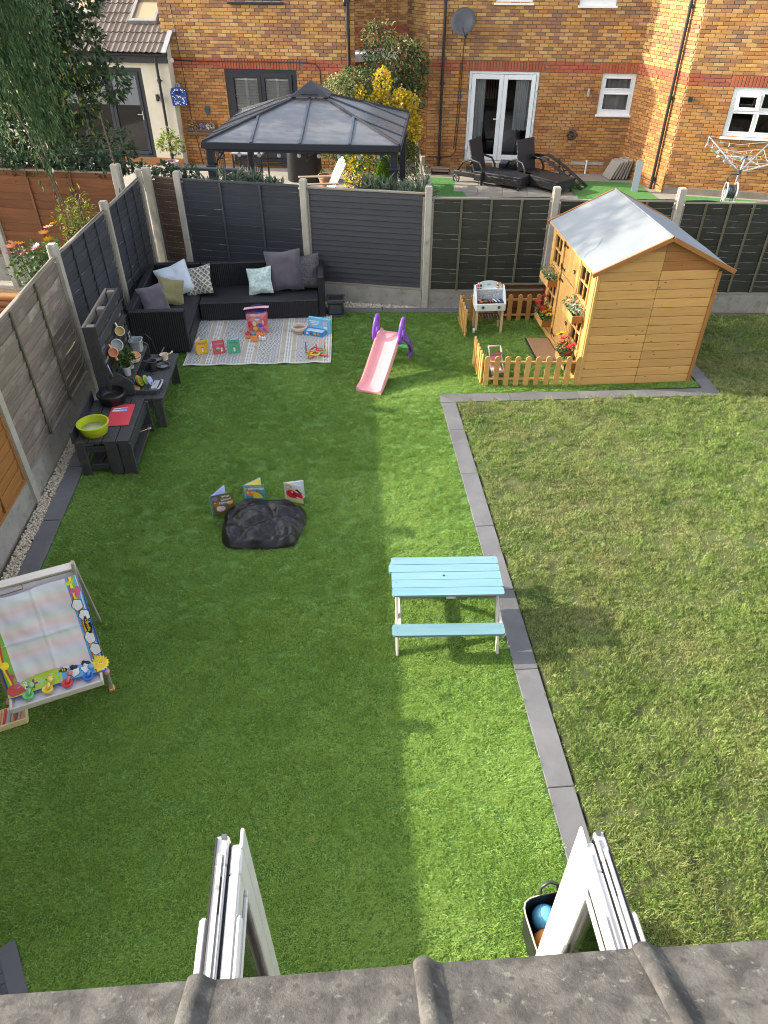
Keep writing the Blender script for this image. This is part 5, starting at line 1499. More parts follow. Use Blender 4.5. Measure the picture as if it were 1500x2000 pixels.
# ------------------------------------------------------------------ picnic table
PTB = thing('picnic_table', 'childrens picnic table with aqua top and white A frame legs', 'picnic table', (.845, 4.16, 0), R(-3.2))
def rounded(L, w, t, r, mat, nm):
    pts = []
    for (cx, cy, a0) in ((L / 2 - r, w / 2 - r, 0), (-L / 2 + r, w / 2 - r, 90), (-L / 2 + r, -w / 2 + r, 180), (L / 2 - r, -w / 2 + r, 270)):
        for k in range(4): a = R(a0 + 30 * k); pts.append((cx + r * math.cos(a), cy + r * math.sin(a)))
    mb = MB(); mb.prism(pts, -t / 2, t / 2); return mb.mesh(nm, mat)
tw_ = .088
for i in range(5):
    y = -.135 + i * .0925 + .04
    if i == 3:
        obj('top_plank', rounded(.935, tw_, .018, .012, M_blue, 'top_plank'), PTB, loc=(-.012, y, .500)); continue
    obj('top_plank', rounded(.915, tw_, .018, .02 if i in (0, 4) else .004, M_blue, 'top_plank'), PTB, loc=(0, y, .5 + random.uniform(-.001, .001)))
hole = MB(); hole.cyl((-.02, .09, .5092), (-.02, .09, .5102), .010, n=14); hole.obj('parasol_hole', PTB, M_black)
for y in (-.305, .45): obj('bench_plank', rounded(.915, .125, .02, .03, M_blue, 'bench_plank'), PTB, loc=(-.005, y, .275))
yc = .09
for x in (-.42, .415):
    plank('leg', PTB, (x, yc - .42, .0), (x, yc - .09, .488), .05, .022, M_white_w, up=(1, 0, 0)); plank('leg', PTB, (x, yc + .42, .0), (x, yc + .09, .488), .05, .022, M_white_w, up=(1, 0, 0))
    plank('bench_support', PTB, (x + .024, yc - .44, .245), (x + .024, yc + .44, .245), .06, .022, M_white_w, up=(1, 0, 0))
    plank('top_support', PTB, (x + .024, yc - .2, .472), (x + .024, yc + .2, .472), .034, .022, M_white_w, up=(1, 0, 0))
plank('apron', PTB, (-.40, -.10, .462), (.40, -.10, .462), .045, .018, M_grey, up=(0, -1, 0)); plank('apron', PTB, (-.40, .28, .462), (.40, .28, .462), .045, .018, M_grey, up=(0, -1, 0))
plank('centre_brace', PTB, (.02, -.14, .474), (.02, .3, .474), .075, .022, M_white_w)
sc = MB()
for x in (-.42, .42):
    for i in (0, 1, 4):
        sc.cyl((x, -.12 + i * .0925 + .04, .5085), (x, -.12 + i * .0925 + .04, .5098), .004, n=6)
    for y in (-.335, -.28): sc.cyl((x, y, .2845), (x, y, .2858), .004, n=6)
sc.obj('screw', PTB, M_dgreyp)

# ------------------------------------------------------------------ slide
SLD = thing('slide', 'pink toddler slide with purple ladder sides on the artificial lawn', 'slide', (.43, 8.27, 0), R(65.7))
prof = [(0, .035), (.06, .03), (.16, .055), (.28, .115), (.42, .205), (.56, .30), (.70, .395), (.79, .45), (.85, .462), (.93, .462)]
ch = MB(); hw = .145
sec = [(-hw - .022, -.02), (-hw - .022, .045), (-hw - .010, .062), (-hw + .006, .058), (-hw + .014, .03), (-hw + .035, .006), (-.06, 0), (.06, 0), (hw - .035, .006), (hw - .014, .03), (hw - .006, .058), (hw + .010, .062), (hw + .022, .045), (hw + .022, -.02)]
vs, fs = [], []
for j, (x, z) in enumerate(prof):
    rim = 1.0 if j > 1 else (.5, .85)[j]
    if j >= 8: rim = .7
    dx = prof[min(j + 1, len(prof) - 1)][0] - prof[max(j - 1, 0)][0]; dz = prof[min(j + 1, len(prof) - 1)][1] - prof[max(j - 1, 0)][1]
    ln = math.hypot(dx, dz); nx, nz = -dz / ln, dx / ln
    flare = 1.06 if j < 2 else 1
    for (y, h) in sec: vs.append((x + nx * h * rim, y * flare, z + nz * h * rim))
k = len(sec)
for j in range(len(prof) - 1):
    for i in range(k - 1): fs.append((j * k + i, j * k + i + 1, (j + 1) * k + i + 1, (j + 1) * k + i))
b = len(vs)
for j, (x, z) in enumerate(prof): vs += [(x, sec[0][0], z - .03), (x, sec[-1][0], z - .03)]
for j in range(len(prof) - 1): fs.append((b + 2 * j, b + 2 * j + 2, b + 2 * j + 3, b + 2 * j + 1)); fs.append((j * k, (j + 1) * k, b + 2 * j + 2, b + 2 * j)); fs.append((j * k + k - 1, b + 2 * j + 1, b + 2 * j + 3, (j + 1) * k + k - 1))
fs.append(tuple(range(k)) + (b + 1, b)); 
ch.add(vs, [f[::-1] for f in fs]); ch.obj('chute', SLD, M_pink, 50)
for s in (-1, 1):
    y = s * .185
    # leg sweep
    lg = MB(); path = [(1.20, .0), (1.235, .08), (1.20, .17), (1.12, .26), (1.02, .34), (.93, .42), (.86, .47)]
    w = [.075, .085, .08, .075, .08, .10, .10]
    L_, R_ = [], []
    for i, (x, z) in enumerate(path):
        a, c = path[max(i - 1, 0)], path[min(i + 1, len(path) - 1)]
        d = Vector((c[0] - a[0], c[1] - a[1])).normalized(); n_ = Vector((-d.y, d.x))
        L_.append((x + n_.x * w[i] / 2, z + n_.y * w[i] / 2)); R_.append((x - n_.x * w[i] / 2, z - n_.y * w[i] / 2))
    MXZ = Matrix(((1, 0, 0, 0), (0, 0, 1, 0), (0, 1, 0, 0), (0, 0, 0, 1)))
    for i in range(len(path) - 1): lg.prism([L_[i], R_[i], R_[i + 1], L_[i + 1]], y - .022, y + .022, MXZ)
    sd_ = lg.obj('ladder_side', SLD, M_purple)
    for i in range(1, 5):
        x, z = path[i]
        dot = MB(); dot.cyl((x, y + s * .022, z), (x, y + s * .026, z), .012, n=8); dot.obj('moulded_hole', sd_, M_dgreyp if i % 2 else M_pale)
    # oval handle ring
    hr = MB(); cx, cz = .80, .565; rx_, rz_ = .085, .155
    pts = []
    for i in range(24):
        a = 2 * PI * i / 24; px_, pz_ = rx_ * math.cos(a), rz_ * math.sin(a)
        c_, s_ = math.cos(.28), math.sin(.28)
        pts.append((cx + px_ * c_ + pz_ * s_ * -1 * -.9, y, cz - px_ * s_ * -.9 + pz_ * c_))
    hr.tube(pts, .026, 8, closed=True)
    hr.bar((cx - .03, y, cz - .13), (cx + .10, y, cz - .02), .03, .03); hr.bar((cx - .05, y, cz + .02), (cx + .12, y, cz + .06), .025, .025)
    hr.box((cx - .0, y, cz - .10), (.13, .035, .08), ch=.01)
    hr.obj('handle_ring', SLD, M_purple, True)
for (x, z) in ((1.16, .16), (1.02, .30)):
    st = MB(); st.box((x, 0, z), (.09, .345, .025), ch=.008); st.obj('step', SLD, M_greenp)
tp = MB(); tp.box((.88, 0, .455), (.14, .33, .02), ch=.006); tp.obj('platform', SLD, M_pink)

# ------------------------------------------------------------------ black cover lying on the turf
def cover():
    n = 110
    V = np.zeros((n + 1, n + 1, 3))
    for j in range(n + 1):
        for i in range(n + 1):
            u, v = i / n * 2 - 1, j / n * 2 - 1
            # square to rounded blob
            x = u * math.sqrt(1 - v * v * .30); y = v * math.sqrt(1 - u * u * .30)
            a = math.atan2(y, x); r = min(1.0, (abs(x) ** 3.4 + abs(y) ** 3.4) ** (1 / 3.4) / .978)
            if i in (0, n) or j in (0, n): r = 1.0
            rad = 1 + .02 * math.sin(3 * a + 1) + .02 * math.sin(5 * a) + .012 * math.sin(9 * a + 2)
            X, Y = x * .42 * rad, y * .385 * rad
            e = max(0, 1 - r ** 6)
            d1 = mnoise.voronoi((X * 3.6 + .25 * mnoise.noise((X * 4, Y * 4, 2)), Y * 3.6, 1.3))[0]
            d2 = mnoise.voronoi((X * 11, Y * 11 + X * 3, 4.3))[0]
            h = .03 + .055 * (1 - r ** 2) + .11 * min(.45, d1[1] - d1[0]) * .8 + .018 * (d2[1] - d2[0])
            h += .022 * (1 - abs(mnoise.noise((X * 3.1 + 4, Y * 6, 0))) * 3)
            edge = .026 * math.exp(-((r - .88) / .07) ** 2) * (1 + .5 * math.sin(a * 7))
            z = e ** .5 * max(.012, h + edge)
            V[j, i] = (X, Y, z)
    idx = np.arange((n + 1) * (n + 1)).reshape(n + 1, n + 1)
    F = np.stack([idx[:-1, :-1], idx[:-1, 1:], idx[1:, 1:], idx[1:, :-1]], -1).reshape(-1, 4)
    me = np_mesh('cover', V.reshape(-1, 3), F, M_black_c, True); me.set_sharp_from_angle(angle=R(42)); return me
CV = thing('furniture_cover', 'crumpled black waterproof cover lying flat on the artificial lawn', 'cover', (-.80, 5.64, .012), R(-6))
obj('fabric', cover(), CV)
dc = MB(); dc.tube([(-.40, .0, .03), (-.47, .03, .02), (-.50, -.02, .016), (-.44, -.05, .02), (-.40, -.03, .03)], .004, 5); dc.obj('drawcord', CV, M_black, True)

# ------------------------------------------------------------------ books
def book(label, loc, rz, w, h, cover_m, back_m, page_m, open_deg, title, tmat, tsize, tpos, art, spine_m=None, shear=0):
    """standing open book: spine on the local z axis, front cover along +x facing -y, back cover swung open behind"""
    t = thing('picture_book', label, 'book', loc, rz)
    MB().box((w / 2, 0, h / 2), (w, .004, h)).obj('front_cover', t, cover_m)
    MB().box((w / 2, .006, h / 2), (w - .012, .007, h - .01)).obj('pages', t, page_m)
    Mb = Matrix.Rotation(R(open_deg), 4, 'Z')
    MB().box((w / 2, 0, h / 2), (w, .004, h)).obj('back_cover', t, back_m, M=Mb)
    MB().box((w / 2, -.006, h / 2), (w - .012, .007, h - .01)).obj('pages', t, page_m, M=Mb)
    MB().cyl((0, .003, 0), (0, .003, h), .006, n=8).obj('spine', t, spine_m or cover_m, 40)
    F = Matrix.Rotation(PI / 2, 4, 'X')
    k = 0
    for line in title:
        text('title', line, t, tsize, tmat, Matrix.Translation((tpos[0] * w, -.0026, tpos[1] * h - k * tsize * 1.05)) @ F, bold=.0004); k += 1
    for (kind, pts, m, z) in art:
        mb = MB()
        if kind == 'o':
            cx, cy, rx__, ry__ = pts; poly = [(cx * w + rx__ * w * math.cos(2 * PI * i / 16), cy * h + ry__ * h * math.sin(2 * PI * i / 16)) for i in range(16)]
        else: poly = [(x * w, y * h) for x, y in pts]
        mb.flat(poly, .0022 + z * .0004, F); mb.obj('cover_art', t, m)
    return t
B_y = plastic('yellow_cover', (.82, .48, .04), .45); B_r = plastic('red_cover', (.68, .10, .11), .45); B_g = plastic('green_cover', (.10, .43, .25), .45)
B_t = plastic('teal_cover', (.10, .36, .42), .45); B_d = plastic('olive_cover', (.13, .12, .03), .45); B_c = plastic('beige_cover', (.60, .46, .30), .45)
I_blue = mk('blue_page', (.30, .40, .72), .7, (.55, .58, .8), ns=12); I_green = mk('green_page', (.30, .50, .42), .7, (.65, .7, .65), ns=12); I_yel = mk('yellow_page', (.85, .60, .05), .7, (.80, .68, .3), ns=10); I_sky = mk('sky_page', (.45, .62, .78), .7, (.72, .62, .52), ns=9)
K_w = mk('white_ink', (.80, .78, .72), .6); K_b = mk('black_ink', (.02, .018, .02), .6); K_m = mk('maroon_ink', (.30, .05, .06), .6); K_l = mk('lilac_ink', (.50, .33, .50), .6); K_s = mk('skin_ink', (.80, .58, .45), .6); K_o = mk('orange_ink', (.78, .24, .04), .6); K_y = mk('yellow_ink', (.85, .55, .03), .6); K_r = mk('red_ink', (.50, .02, .03), .6); K_p = mk('pink_ink', (.75, .45, .55), .6); K_n = mk('brown_ink', (.25, .15, .03), .6); K_v = mk('purple_ink', (.22, .15, .40), .6); K_a = mk('aqua_ink', (.25, .55, .65), .6); K_g = mk('grass_ink', (.45, .55, .2), .6); K_c = mk('cyan_ink', (.10, .30, .42), .6)
def child(cx, s=1, hat=K_b):
    return [('o', (cx, .40, .13 * s, .10 * s), hat, 1), ('o', (cx, .37, .11 * s, .085 * s), K_s, 2), ('p', [(cx - .08 * s, .13), (cx + .08 * s, .13), (cx + .06 * s, .30), (cx - .06 * s, .30)], K_w, 1)]
rug_z = .020
book('yellow picture book standing open, leftmost of three on the rug', (-1.955, 9.55, rug_z), R(16), .165, .205, B_y, B_y, I_blue, 62, ['Happy!'], K_m, .048, (.5, .78), child(.5, .95, K_m))
book('red picture book standing open between the yellow and green ones on the rug', (-1.715, 9.53, rug_z), R(18), .165, .205, B_r, B_r, I_green, 50, ['Thankful'], K_l, .036, (.5, .74), child(.72, .95) + [('o', (.40, .42, .16, .08), K_a, 1), ('o', (.3, .25, .10, .09), K_n, 1)])
book('green picture book standing open, rightmost of the three on the rug', (-1.505, 9.545, rug_z), R(7), .17, .205, B_g, B_g, I_blue, 36, ['Hopeful'], K_n, .036, (.5, .78), child(.5, 1))
book('dark olive dinosaur picture book standing left of the black cover', (-1.325, 5.82, .012), R(16), .235, .255, B_d, B_d, I_blue, 42, ['What', 'Chased', 'Dinosaur?'], K_w, .036, (.66, .86), [('o', (.2, .82, .14, .10), K_v, 1), ('o', (.24, .55, .18, .13), K_n, 1), ('o', (.18, .62, .04, .03), K_y, 2), ('o', (.52, .56, .10, .13), K_v, 1), ('o', (.82, .50, .14, .09), K_o, 1), ('o', (.40, .28, .20, .13), K_p, 1), ('o', (.32, .35, .12, .08), K_s, 2)], spine_m=M_teal)
book('teal book with an orange dinosaur standing behind the black cover', (-1.01, 6.04, .012), R(-2), .215, .215, B_t, B_t, I_yel, 40, [], K_b, .04, (.5, .76), [('p', [(.05, .70), (.97, .72), (.97, .84), (.05, .82)], K_w, 1), ('o', (.27, .52, .19, .17), K_o, 2), ('p', [(.10, .62), (.16, .78), (.24, .66)], K_o, 2), ('p', [(.30, .66), (.42, .76), (.42, .6)], K_o, 2), ('p', [(.42, .2), (.9, .2), (.86, .36), (.72, .52), (.55, .62), (.42, .58)], K_y, 1)] + [('p', [(.56 + k * .07, .62 - k * .065), (.64 + k * .07, .70 - k * .07), (.63 + k * .07, .55 - k * .07)], K_b, 0) for k in range(5)] + [('o', (.20, .54, .05, .05), K_w, 3), ('o', (.21, .53, .022, .022), K_b, 4), ('o', (.37, .56, .045, .045), K_w, 3), ('o', (.375, .55, .02, .02), K_b, 4), ('o', (.24, .42, .02, .02), K_r, 3), ('o', (.34, .42, .02, .02), K_r, 3)])
_bk = [o for o in D.objects if o.get('label', '').startswith('teal book')][0]
for i, (c, m) in enumerate(zip('dinosaur!', (K_r, K_b, K_c, K_o, K_b, K_v, K_r, K_o, K_c))):
    text('title', c, _bk, .042, m, Matrix.Translation((.022 + i * .0215, -.0034, .165)) @ Matrix.Rotation(PI / 2, 4, 'X'), bold=.0006)
text('title', "That's not my", _bk, .022, K_w, Matrix.Translation((.125, -.0030, .193)) @ Matrix.Rotation(PI / 2, 4, 'X'))
book('beige book with a red dinosaur head standing right of the black cover', (-.585, 6.03, .012), R(-22), .205, .235, B_c, I_sky, I_sky, 30, [], K_w, .05, (.27, .83), [('p', [(.5, .80), (1.0, .60), (1.0, 1.0), (.3, 1.0)], I_sky, 0), ('o', (.38, .45, .30, .22), K_r, 1), ('o', (.70, .40, .30, .17), K_r, 1), ('o', (.42, .56, .05, .035), K_w, 2), ('o', (.42, .555, .02, .02), K_b, 3), ('p', [(.6, .28), (.85, .22), (.95, .26), (.7, .33)], K_p, 2), ('o', (.3, .12, .2, .07), K_g, 1), ('o', (.7, .10, .22, .08), K_g, 1), ('p', [(.6, .7), (.72, .78), (.98, .55), (.9, .52)], K_b, 1)])
_bk = [o for o in D.objects if o.get('label', '').startswith('beige book')][0]
text('title', 'DINO', _bk, .05, K_b, Matrix.Translation((.062, -.0028, .182)) @ Matrix.Rotation(PI / 2, 4, 'X'), bold=.003)
text('title', 'DINO', _bk, .05, K_w, Matrix.Translation((.062, -.0034, .182)) @ Matrix.Rotation(PI / 2, 4, 'X'), bold=.0005)
# ------------------------------------------------------------------ sofa corner
def ribbed(name, base, scale=95, rough=.45):
    m = mk(name, base, rough, tuple(c * 1.6 for c in base), ns=25, spec=.5)
    nt = m.node_tree; N = nt.nodes; L = nt.links
    tc = N.new('ShaderNodeTexCoord'); mp = N.new('ShaderNodeMapping'); mp.inputs['Scale'].default_value = (1, 1, 0)
    L.new(tc.outputs['Object'], mp.inputs[0])
    w = N.new('ShaderNodeTexWave'); w.bands_direction = 'DIAGONAL'; w.inputs['Scale'].default_value = scale * .22; w.inputs['Distortion'].default_value = .3
    L.new(mp.outputs[0], w.inputs['Vector'])
    b = N.new('ShaderNodeBump'); b.inputs['Strength'].default_value = .8; b.inputs['Distance'].default_value = .006
    L.new(w.outputs['Fac'], b.inputs['Height']); L.new(b.outputs[0], N['Principled BSDF'].inputs['Normal'])
    return m
M_rat = ribbed('black_rattan_weave', (.010, .010, .012))
M_seat = mk('black_seat_cushion', (.016, .016, .018), .9, (.022, .022, .024), ns=30, bump=.3, bs=150, bd=.002)
SF = thing('corner_sofa', 'black rattan corner sofa against the charcoal fences', 'sofa', (-2.82, 9.60, 0), 0)
def sb(nm, x0, x1, y0, y1, z0, z1, m=None, ch=.012, sm=False):
    return MB().box((0, 0, 0), (x1 - x0, y1 - y0, z1 - z0), ch=ch).obj(nm, SF, m or M_rat, loc=((x0 + x1) / 2 + 2.82, (y0 + y1) / 2 - 9.60, (z0 + z1) / 2))
sb('arm', -2.82, -2.05, 9.60, 9.70, .03, .66)
sb('backrest', -2.86, -2.76, 9.705, 11.50, .03, .66)
sb('backrest', -2.755, -2.05, 11.40, 11.50, .03, .68)
sb('seat_base', -2.755, -2.045, 9.705, 11.395, .03, .24)
sb('seat_cushion', -2.75, -2.05, 9.71, 11.39, .242, .31, M_seat, .03)
sb('backrest', -2.035, -.20, 11.40, 11.50, .03, .68)
sb('arm', -.195, -.095, 10.70, 11.50, .03, .67)
sb('seat_base', -2.03, -.20, 10.70, 11.395, .03, .31)
for (x, y) in ((-2.78, 9.64), (-2.1, 9.64), (-.14, 10.74), (-1.98, 10.74), (-.14, 11.46), (-2.78, 11.46)): MB().box((0, 0, 0), (.05, .05, .03)).obj('foot', SF, M_alu, loc=(x + 2.82, y - 9.6, .016))

def pillow(name, label, w, h, t, mat, loc, rot, back=None, cat='cushion'):
    mb = MB(); n = 14
    def f(s):
        def g_(u, v):
            a, b = u * 2 - 1, v * 2 - 1
            k = max(0, (1 - a ** 4)) ** .55 * max(0, (1 - b ** 4)) ** .55
            pin = 1 - .11 * (1 - abs(a)) * (b * b) - .0
            pin2 = 1 - .11 * (1 - abs(b)) * (a * a)
            wr = (.030 * mnoise.noise((a * 2.1 + loc[0] * 9, b * 2.1, s * 3 + loc[1] * 5)) + .020 * mnoise.noise((a * 5.1 + loc[0] * 7, b * 4.3, s + loc[1] * 3))) * k
            return Vector((a * w / 2 * pin2, s * (t / 2 * k) + wr, b * h / 2 * pin))
        return g_
    mb.grid(f(-1), n, n); mb.mi = 1 if back else 0; mb.grid(f(1), n, n, flip=True)
    o = mb.obj(name, None, [mat, back] if back else mat, True, loc=loc, rot=tuple(R(a) for a in rot))
    return tag(o, label, cat, 'cushions on the corner sofa')
C_dark = mk('plum_grey_velvet', (.075, .062, .075), .85, (.10, .085, .10), ns=5, sheen=.4)
C_dark2 = mk('patterned_charcoal_fabric', (.045, .04, .046), .85, (.11, .10, .11), ns=55, na=1)
C_olive = mk('olive_velvet', (.24, .215, .085), .75, (.17, .15, .055), ns=5, sheen=.3)
C_white = mk('pale_blue_white_fabric', (.58, .64, .69), .85, (.50, .56, .61), ns=7)
C_leaf = mk('mint_leaf_print_fabric', (.60, .68, .64), .85, (.33, .46, .40), ns=26, na=1)
# knitted: raised diamond cables
C_knit = mk('cream_knit', (.42, .40, .34), .9, bump=.4, bs=120, bd=.004)
def knit():
    nt = C_knit.node_tree; N = nt.nodes; L = nt.links
    tc = N.new('ShaderNodeTexCoord')
    out = []
    for rot in (45, -45):
        mp = N.new('ShaderNodeMapping'); mp.inputs['Rotation'].default_value = (0, R(rot), 0); mp.inputs['Scale'].default_value = (1, 0, 1)
        L.new(tc.outputs['Object'], mp.inputs[0])
        w = N.new('ShaderNodeTexWave'); w.bands_direction = 'X'; w.inputs['Scale'].default_value = 5.2; w.inputs['Distortion'].default_value = .6
        L.new(mp.outputs[0], w.inputs['Vector']); out.append(w.outputs['Fac'])
    mx = N.new('ShaderNodeMath'); mx.operation = 'MAXIMUM'; L.new(out[0], mx.inputs[0]); L.new(out[1], mx.inputs[1])
    r = N.new('ShaderNodeValToRGB'); r.color_ramp.elements[0].position = .72; r.color_ramp.elements[0].color = (.21, .20, .165, 1); r.color_ramp.elements[1].position = .95; r.color_ramp.elements[1].color = (.50, .48, .41, 1)
    L.new(mx.outputs[0], r.inputs[0]); L.new(r.outputs[0], N['Principled BSDF'].inputs['Base Color'])
    b = N.new('ShaderNodeBump'); b.inputs['Strength'].default_value = 1; b.inputs['Distance'].default_value = .012; L.new(mx.outputs[0], b.inputs['Height']); L.new(b.outputs[0], N['Principled BSDF'].inputs['Normal'])
knit()
pillow('cushion', 'plum grey velvet cushion with pale back leaning inside the left arm', .46, .46, .15, C_dark, (-2.61, 10.36, .505), (-24, 4, 48), C_leaf)
pillow('cushion', 'olive green velvet cushion leaning in front of the white one', .42, .42, .15, C_olive, (-2.42, 10.74, .49), (-32, 22, 30))
pillow('cushion', 'pale blue white cushion in the far corner of the sofa', .52, .50, .15, C_white, (-2.40, 11.10, .53), (-30, -14, 18))
pillow('cushion', 'cream knitted cushion with diamond cables in the sofa corner', .46, .46, .15, C_knit, (-2.06, 11.14, .50), (-34, -14, -12))
pillow('cushion', 'mint leaf print cushion beside the big plum grey one', .40, .42, .14, C_leaf, (-1.10, 11.06, .50), (-32, -8, -6))
pillow('cushion', 'large plum grey velvet cushion standing taller than the sofa back', .58, .62, .18, C_dark, (-.72, 11.20, .60), (-20, -6, -6))
pillow('cushion', 'dark patterned cushion by the right arm of the sofa', .52, .54, .15, C_dark2, (-.40, 11.21, .56), (-20, -7, -4))

# square lantern beside the sofa
LT = thing('garden_lantern', 'square charcoal planter with rimmed panels right of the sofa', 'planter', (.07, 10.86, 0), -.03)
pl = MB(); pl.box((0, 0, .015), (.27, .27, .03), ch=.004); pl.obj('base', LT, M_dgreyp)
pl = MB(); pl.box((0, 0, .13), (.23, .23, .20), ch=.004); pl.obj('body', LT, M_dgreyp)
for (x, y, r_) in ((0, -.1165, 0), (-.1165, 0, PI / 2), (.1165, 0, PI / 2)):
    f_ = MB(); f_.box((0, 0, .0), (.21, .006, .015)); f_.box((0, 0, .16), (.21, .006, .015)); f_.box((-.097, 0, .08), (.015, .006, .145)); f_.box((.097, 0, .08), (.015, .006, .145))
    f_.obj('panel_rim', LT, M_black, loc=(x, y, .05), rot=(0, 0, r_))
pl = MB()
for (c, s) in (((0, -.12, .255), (.28, .03, .05)), ((0, .12, .255), (.28, .03, .05)), ((-.125, 0, .255), (.03, .21, .05)), ((.125, 0, .255), (.03, .21, .05))): pl.box(c, s, ch=.004)
pl.obj('rim', LT, M_dgreyp); MB().box((0, 0, .238), (.21, .21, .012)).obj('soil', LT, M_soilp)

# outdoor rug
def rug_mat():
    m = mk('woven_rug', (.5, .48, .45), .95, bump=.3, bs=300, bd=.002)
    nt = m.node_tree; N = nt.nodes; L = nt.links
    tc = N.new('ShaderNodeTexCoord'); sp = N.new('ShaderNodeSeparateXYZ'); L.new(tc.outputs['Object'], sp.inputs[0])
    def M_(op, a, b=None, c=None):
        n = N.new('ShaderNodeMath'); n.operation = op
        for i, v in enumerate((a, b, c)):
            if v is None: continue
            if isinstance(v, (int, float)): n.inputs[i].default_value = v
            else: L.new(v, n.inputs[i])
        return n.outputs[0]
    x, y = sp.outputs[0], sp.outputs[1]
    P = .55
    xb = M_('FRACT', M_('MULTIPLY', M_('ADD', x, 5 * P + .02), 1 / P))
    zone = M_('LESS_THAN', xb, .56)                       # diamond band, else narrow stripe band
    cx = .154
    dx = M_('ABSOLUTE', M_('SUBTRACT', M_('FRACT', M_('MULTIPLY', xb, 2 / .56)), .5))
    dy = M_('ABSOLUTE', M_('SUBTRACT', M_('FRACT', M_('MULTIPLY', y, 1 / .125)), .5))
    d = M_('ADD', dx, dy)
    rings = M_('GREATER_THAN', M_('FRACT', M_('MULTIPLY', d, 3.4)), .5)
    s1 = M_('FRACT', M_('MULTIPLY', xb, 1 / .055))
    lines = M_('GREATER_THAN', s1, .35)
    tan = M_('LESS_THAN', M_('ABSOLUTE', M_('SUBTRACT', M_('ABSOLUTE', M_('SUBTRACT', xb, .78)), .15)), .055)
    dots = M_('MULTIPLY', M_('GREATER_THAN', M_('FRACT', M_('MULTIPLY', y, 1 / .045)), .5), M_('GREATER_THAN', M_('FRACT', M_('MULTIPLY', xb, 1 / .07)), .5))
    def mixc(f, a, b):
        q = N.new('ShaderNodeMix'); q.data_type = 'RGBA'; L.new(f, q.inputs[0])
        for i, v in ((6, a), (7, b)):
            if isinstance(v, tuple): q.inputs[i].default_value = (*v, 1)
            else: L.new(v, q.inputs[i])
        return q.outputs[2]
    wht, gry, tn = (.58, .565, .54), (.17, .168, .163), (.42, .355, .28)
    dia = mixc(rings, wht, gry)
    st = mixc(tan, mixc(dots, wht, gry), tn)
    col = mixc(zone, st, dia)
    ed = M_('GREATER_THAN', M_('ABSOLUTE', y), .80)
    col = mixc(ed, col, wht)
    L.new(col, N['Principled BSDF'].inputs['Base Color'])
    return m
RG = thing('rug', 'grey and white diamond patterned outdoor rug in front of the sofa', 'rug', (-1.06, 10.02, 0), R(-1.5))
rg = MB()
def rugf(u, v):
    x, y = (u - .5) * 2.06, (v - .5) * 1.66
    e = .012 * max(0, math.sin(u * 30)) * max(0, 1 - v * 14) + .02 * max(0, u - .96) * 20 * v
    return Vector((x + .01 * math.sin(v * 3), y, .018 + e + .002 * mnoise.noise((x * 4, y * 4, 0))))
rg.grid(rugf, 60, 40); rg.obj('weave', RG, rug_mat(), True)
rb = MB(); rb.tube([rugf(u / 40, 0) for u in range(41)], .006, 5); rb.tube([rugf(1, v / 20) for v in range(21)], .006, 5); rb.tube([rugf(0, v / 20) for v in range(21)], .006, 5); rb.obj('binding', RG, mk('rug_binding', (.62, .60, .57), .9), True)

# bag of building bricks and loose bricks
BGT = thing('toy_brick_bag', 'printed carry bag of toy bricks with pink handle on the rug', 'toy bag', (-1.13, 10.27, .02), R(-6))
M_print = mk('bright_bag_print', (.55, .05, .09), .35, (.62, .33, .30), ns=9, na=1, coat=.4)
def bagf(u, v):
    a = u * 2 * PI; w = .17 - .015 * v; d = .085 * (1 - v) ** .6 + .045 * v
    x = w * math.copysign(abs(math.cos(a)) ** .6, math.cos(a)); y = d * math.copysign(abs(math.sin(a)) ** .6, math.sin(a))
    return Vector((x + .008 * math.sin(v * 9 + a), y + .02 * v, v * (.30 + .02 * math.cos(a))))
bg_ = MB(); bg_.grid(bagf, 32, 10); bg_.obj('bag', BGT, M_print, True)
rm = MB(); rm.tube([bagf(u / 32, 1.0) for u in range(32)], .009, 6, closed=True); rm.obj('rim', BGT, mk('navy_binding', (.06, .04, .25), .6), True)
MB().box((0, .02, .27), (.28, .06, .004)).obj('grey_lining', BGT, M_greyp)
hn = MB(); hn.grid(lambda u, v: Vector(((u - .5) * .38, .0 + v * .085, .335 + .035 * u + .012 * math.sin(u * PI))), 10, 2); hn.obj('handle_flap', BGT, mk('pink_webbing', (.80, .40, .48), .6), True)
hn = MB(); hn.grid(lambda u, v: Vector(((u - .5) * .20 - .02, .07 + v * .03, .345 + .03 * u + .02 * math.sin(u * PI))), 8, 2); hn.obj('handle_slot', BGT, mk('navy_webbing', (.05, .03, .22), .6), True)
Fx = Matrix.Rotation(PI / 2, 4, 'X')
for (x, z, w, h, m) in ((-.10, .13, .05, .13, M_red), (-.03, .15, .05, .07, K_s), (.055, .12, .05, .08, M_bluep), (.10, .17, .03, .07, K_p), (.02, .22, .06, .04, K_w), (-.02, .08, .06, .06, K_y), (.10, .06, .05, .05, K_v)):
    q_ = MB(); q_.flat([(x + w * .6 * math.cos(i * .628), z + h * .55 * math.sin(i * .628)) for i in range(10)], .092 - .03 * z / .3 - abs(x) * .1, Fx); q_.obj('printed_figure', BGT, m)
text('logo', 'BB', BGT, .05, M_bluep, Matrix.Translation((.025, -.075, .245)) @ Fx)
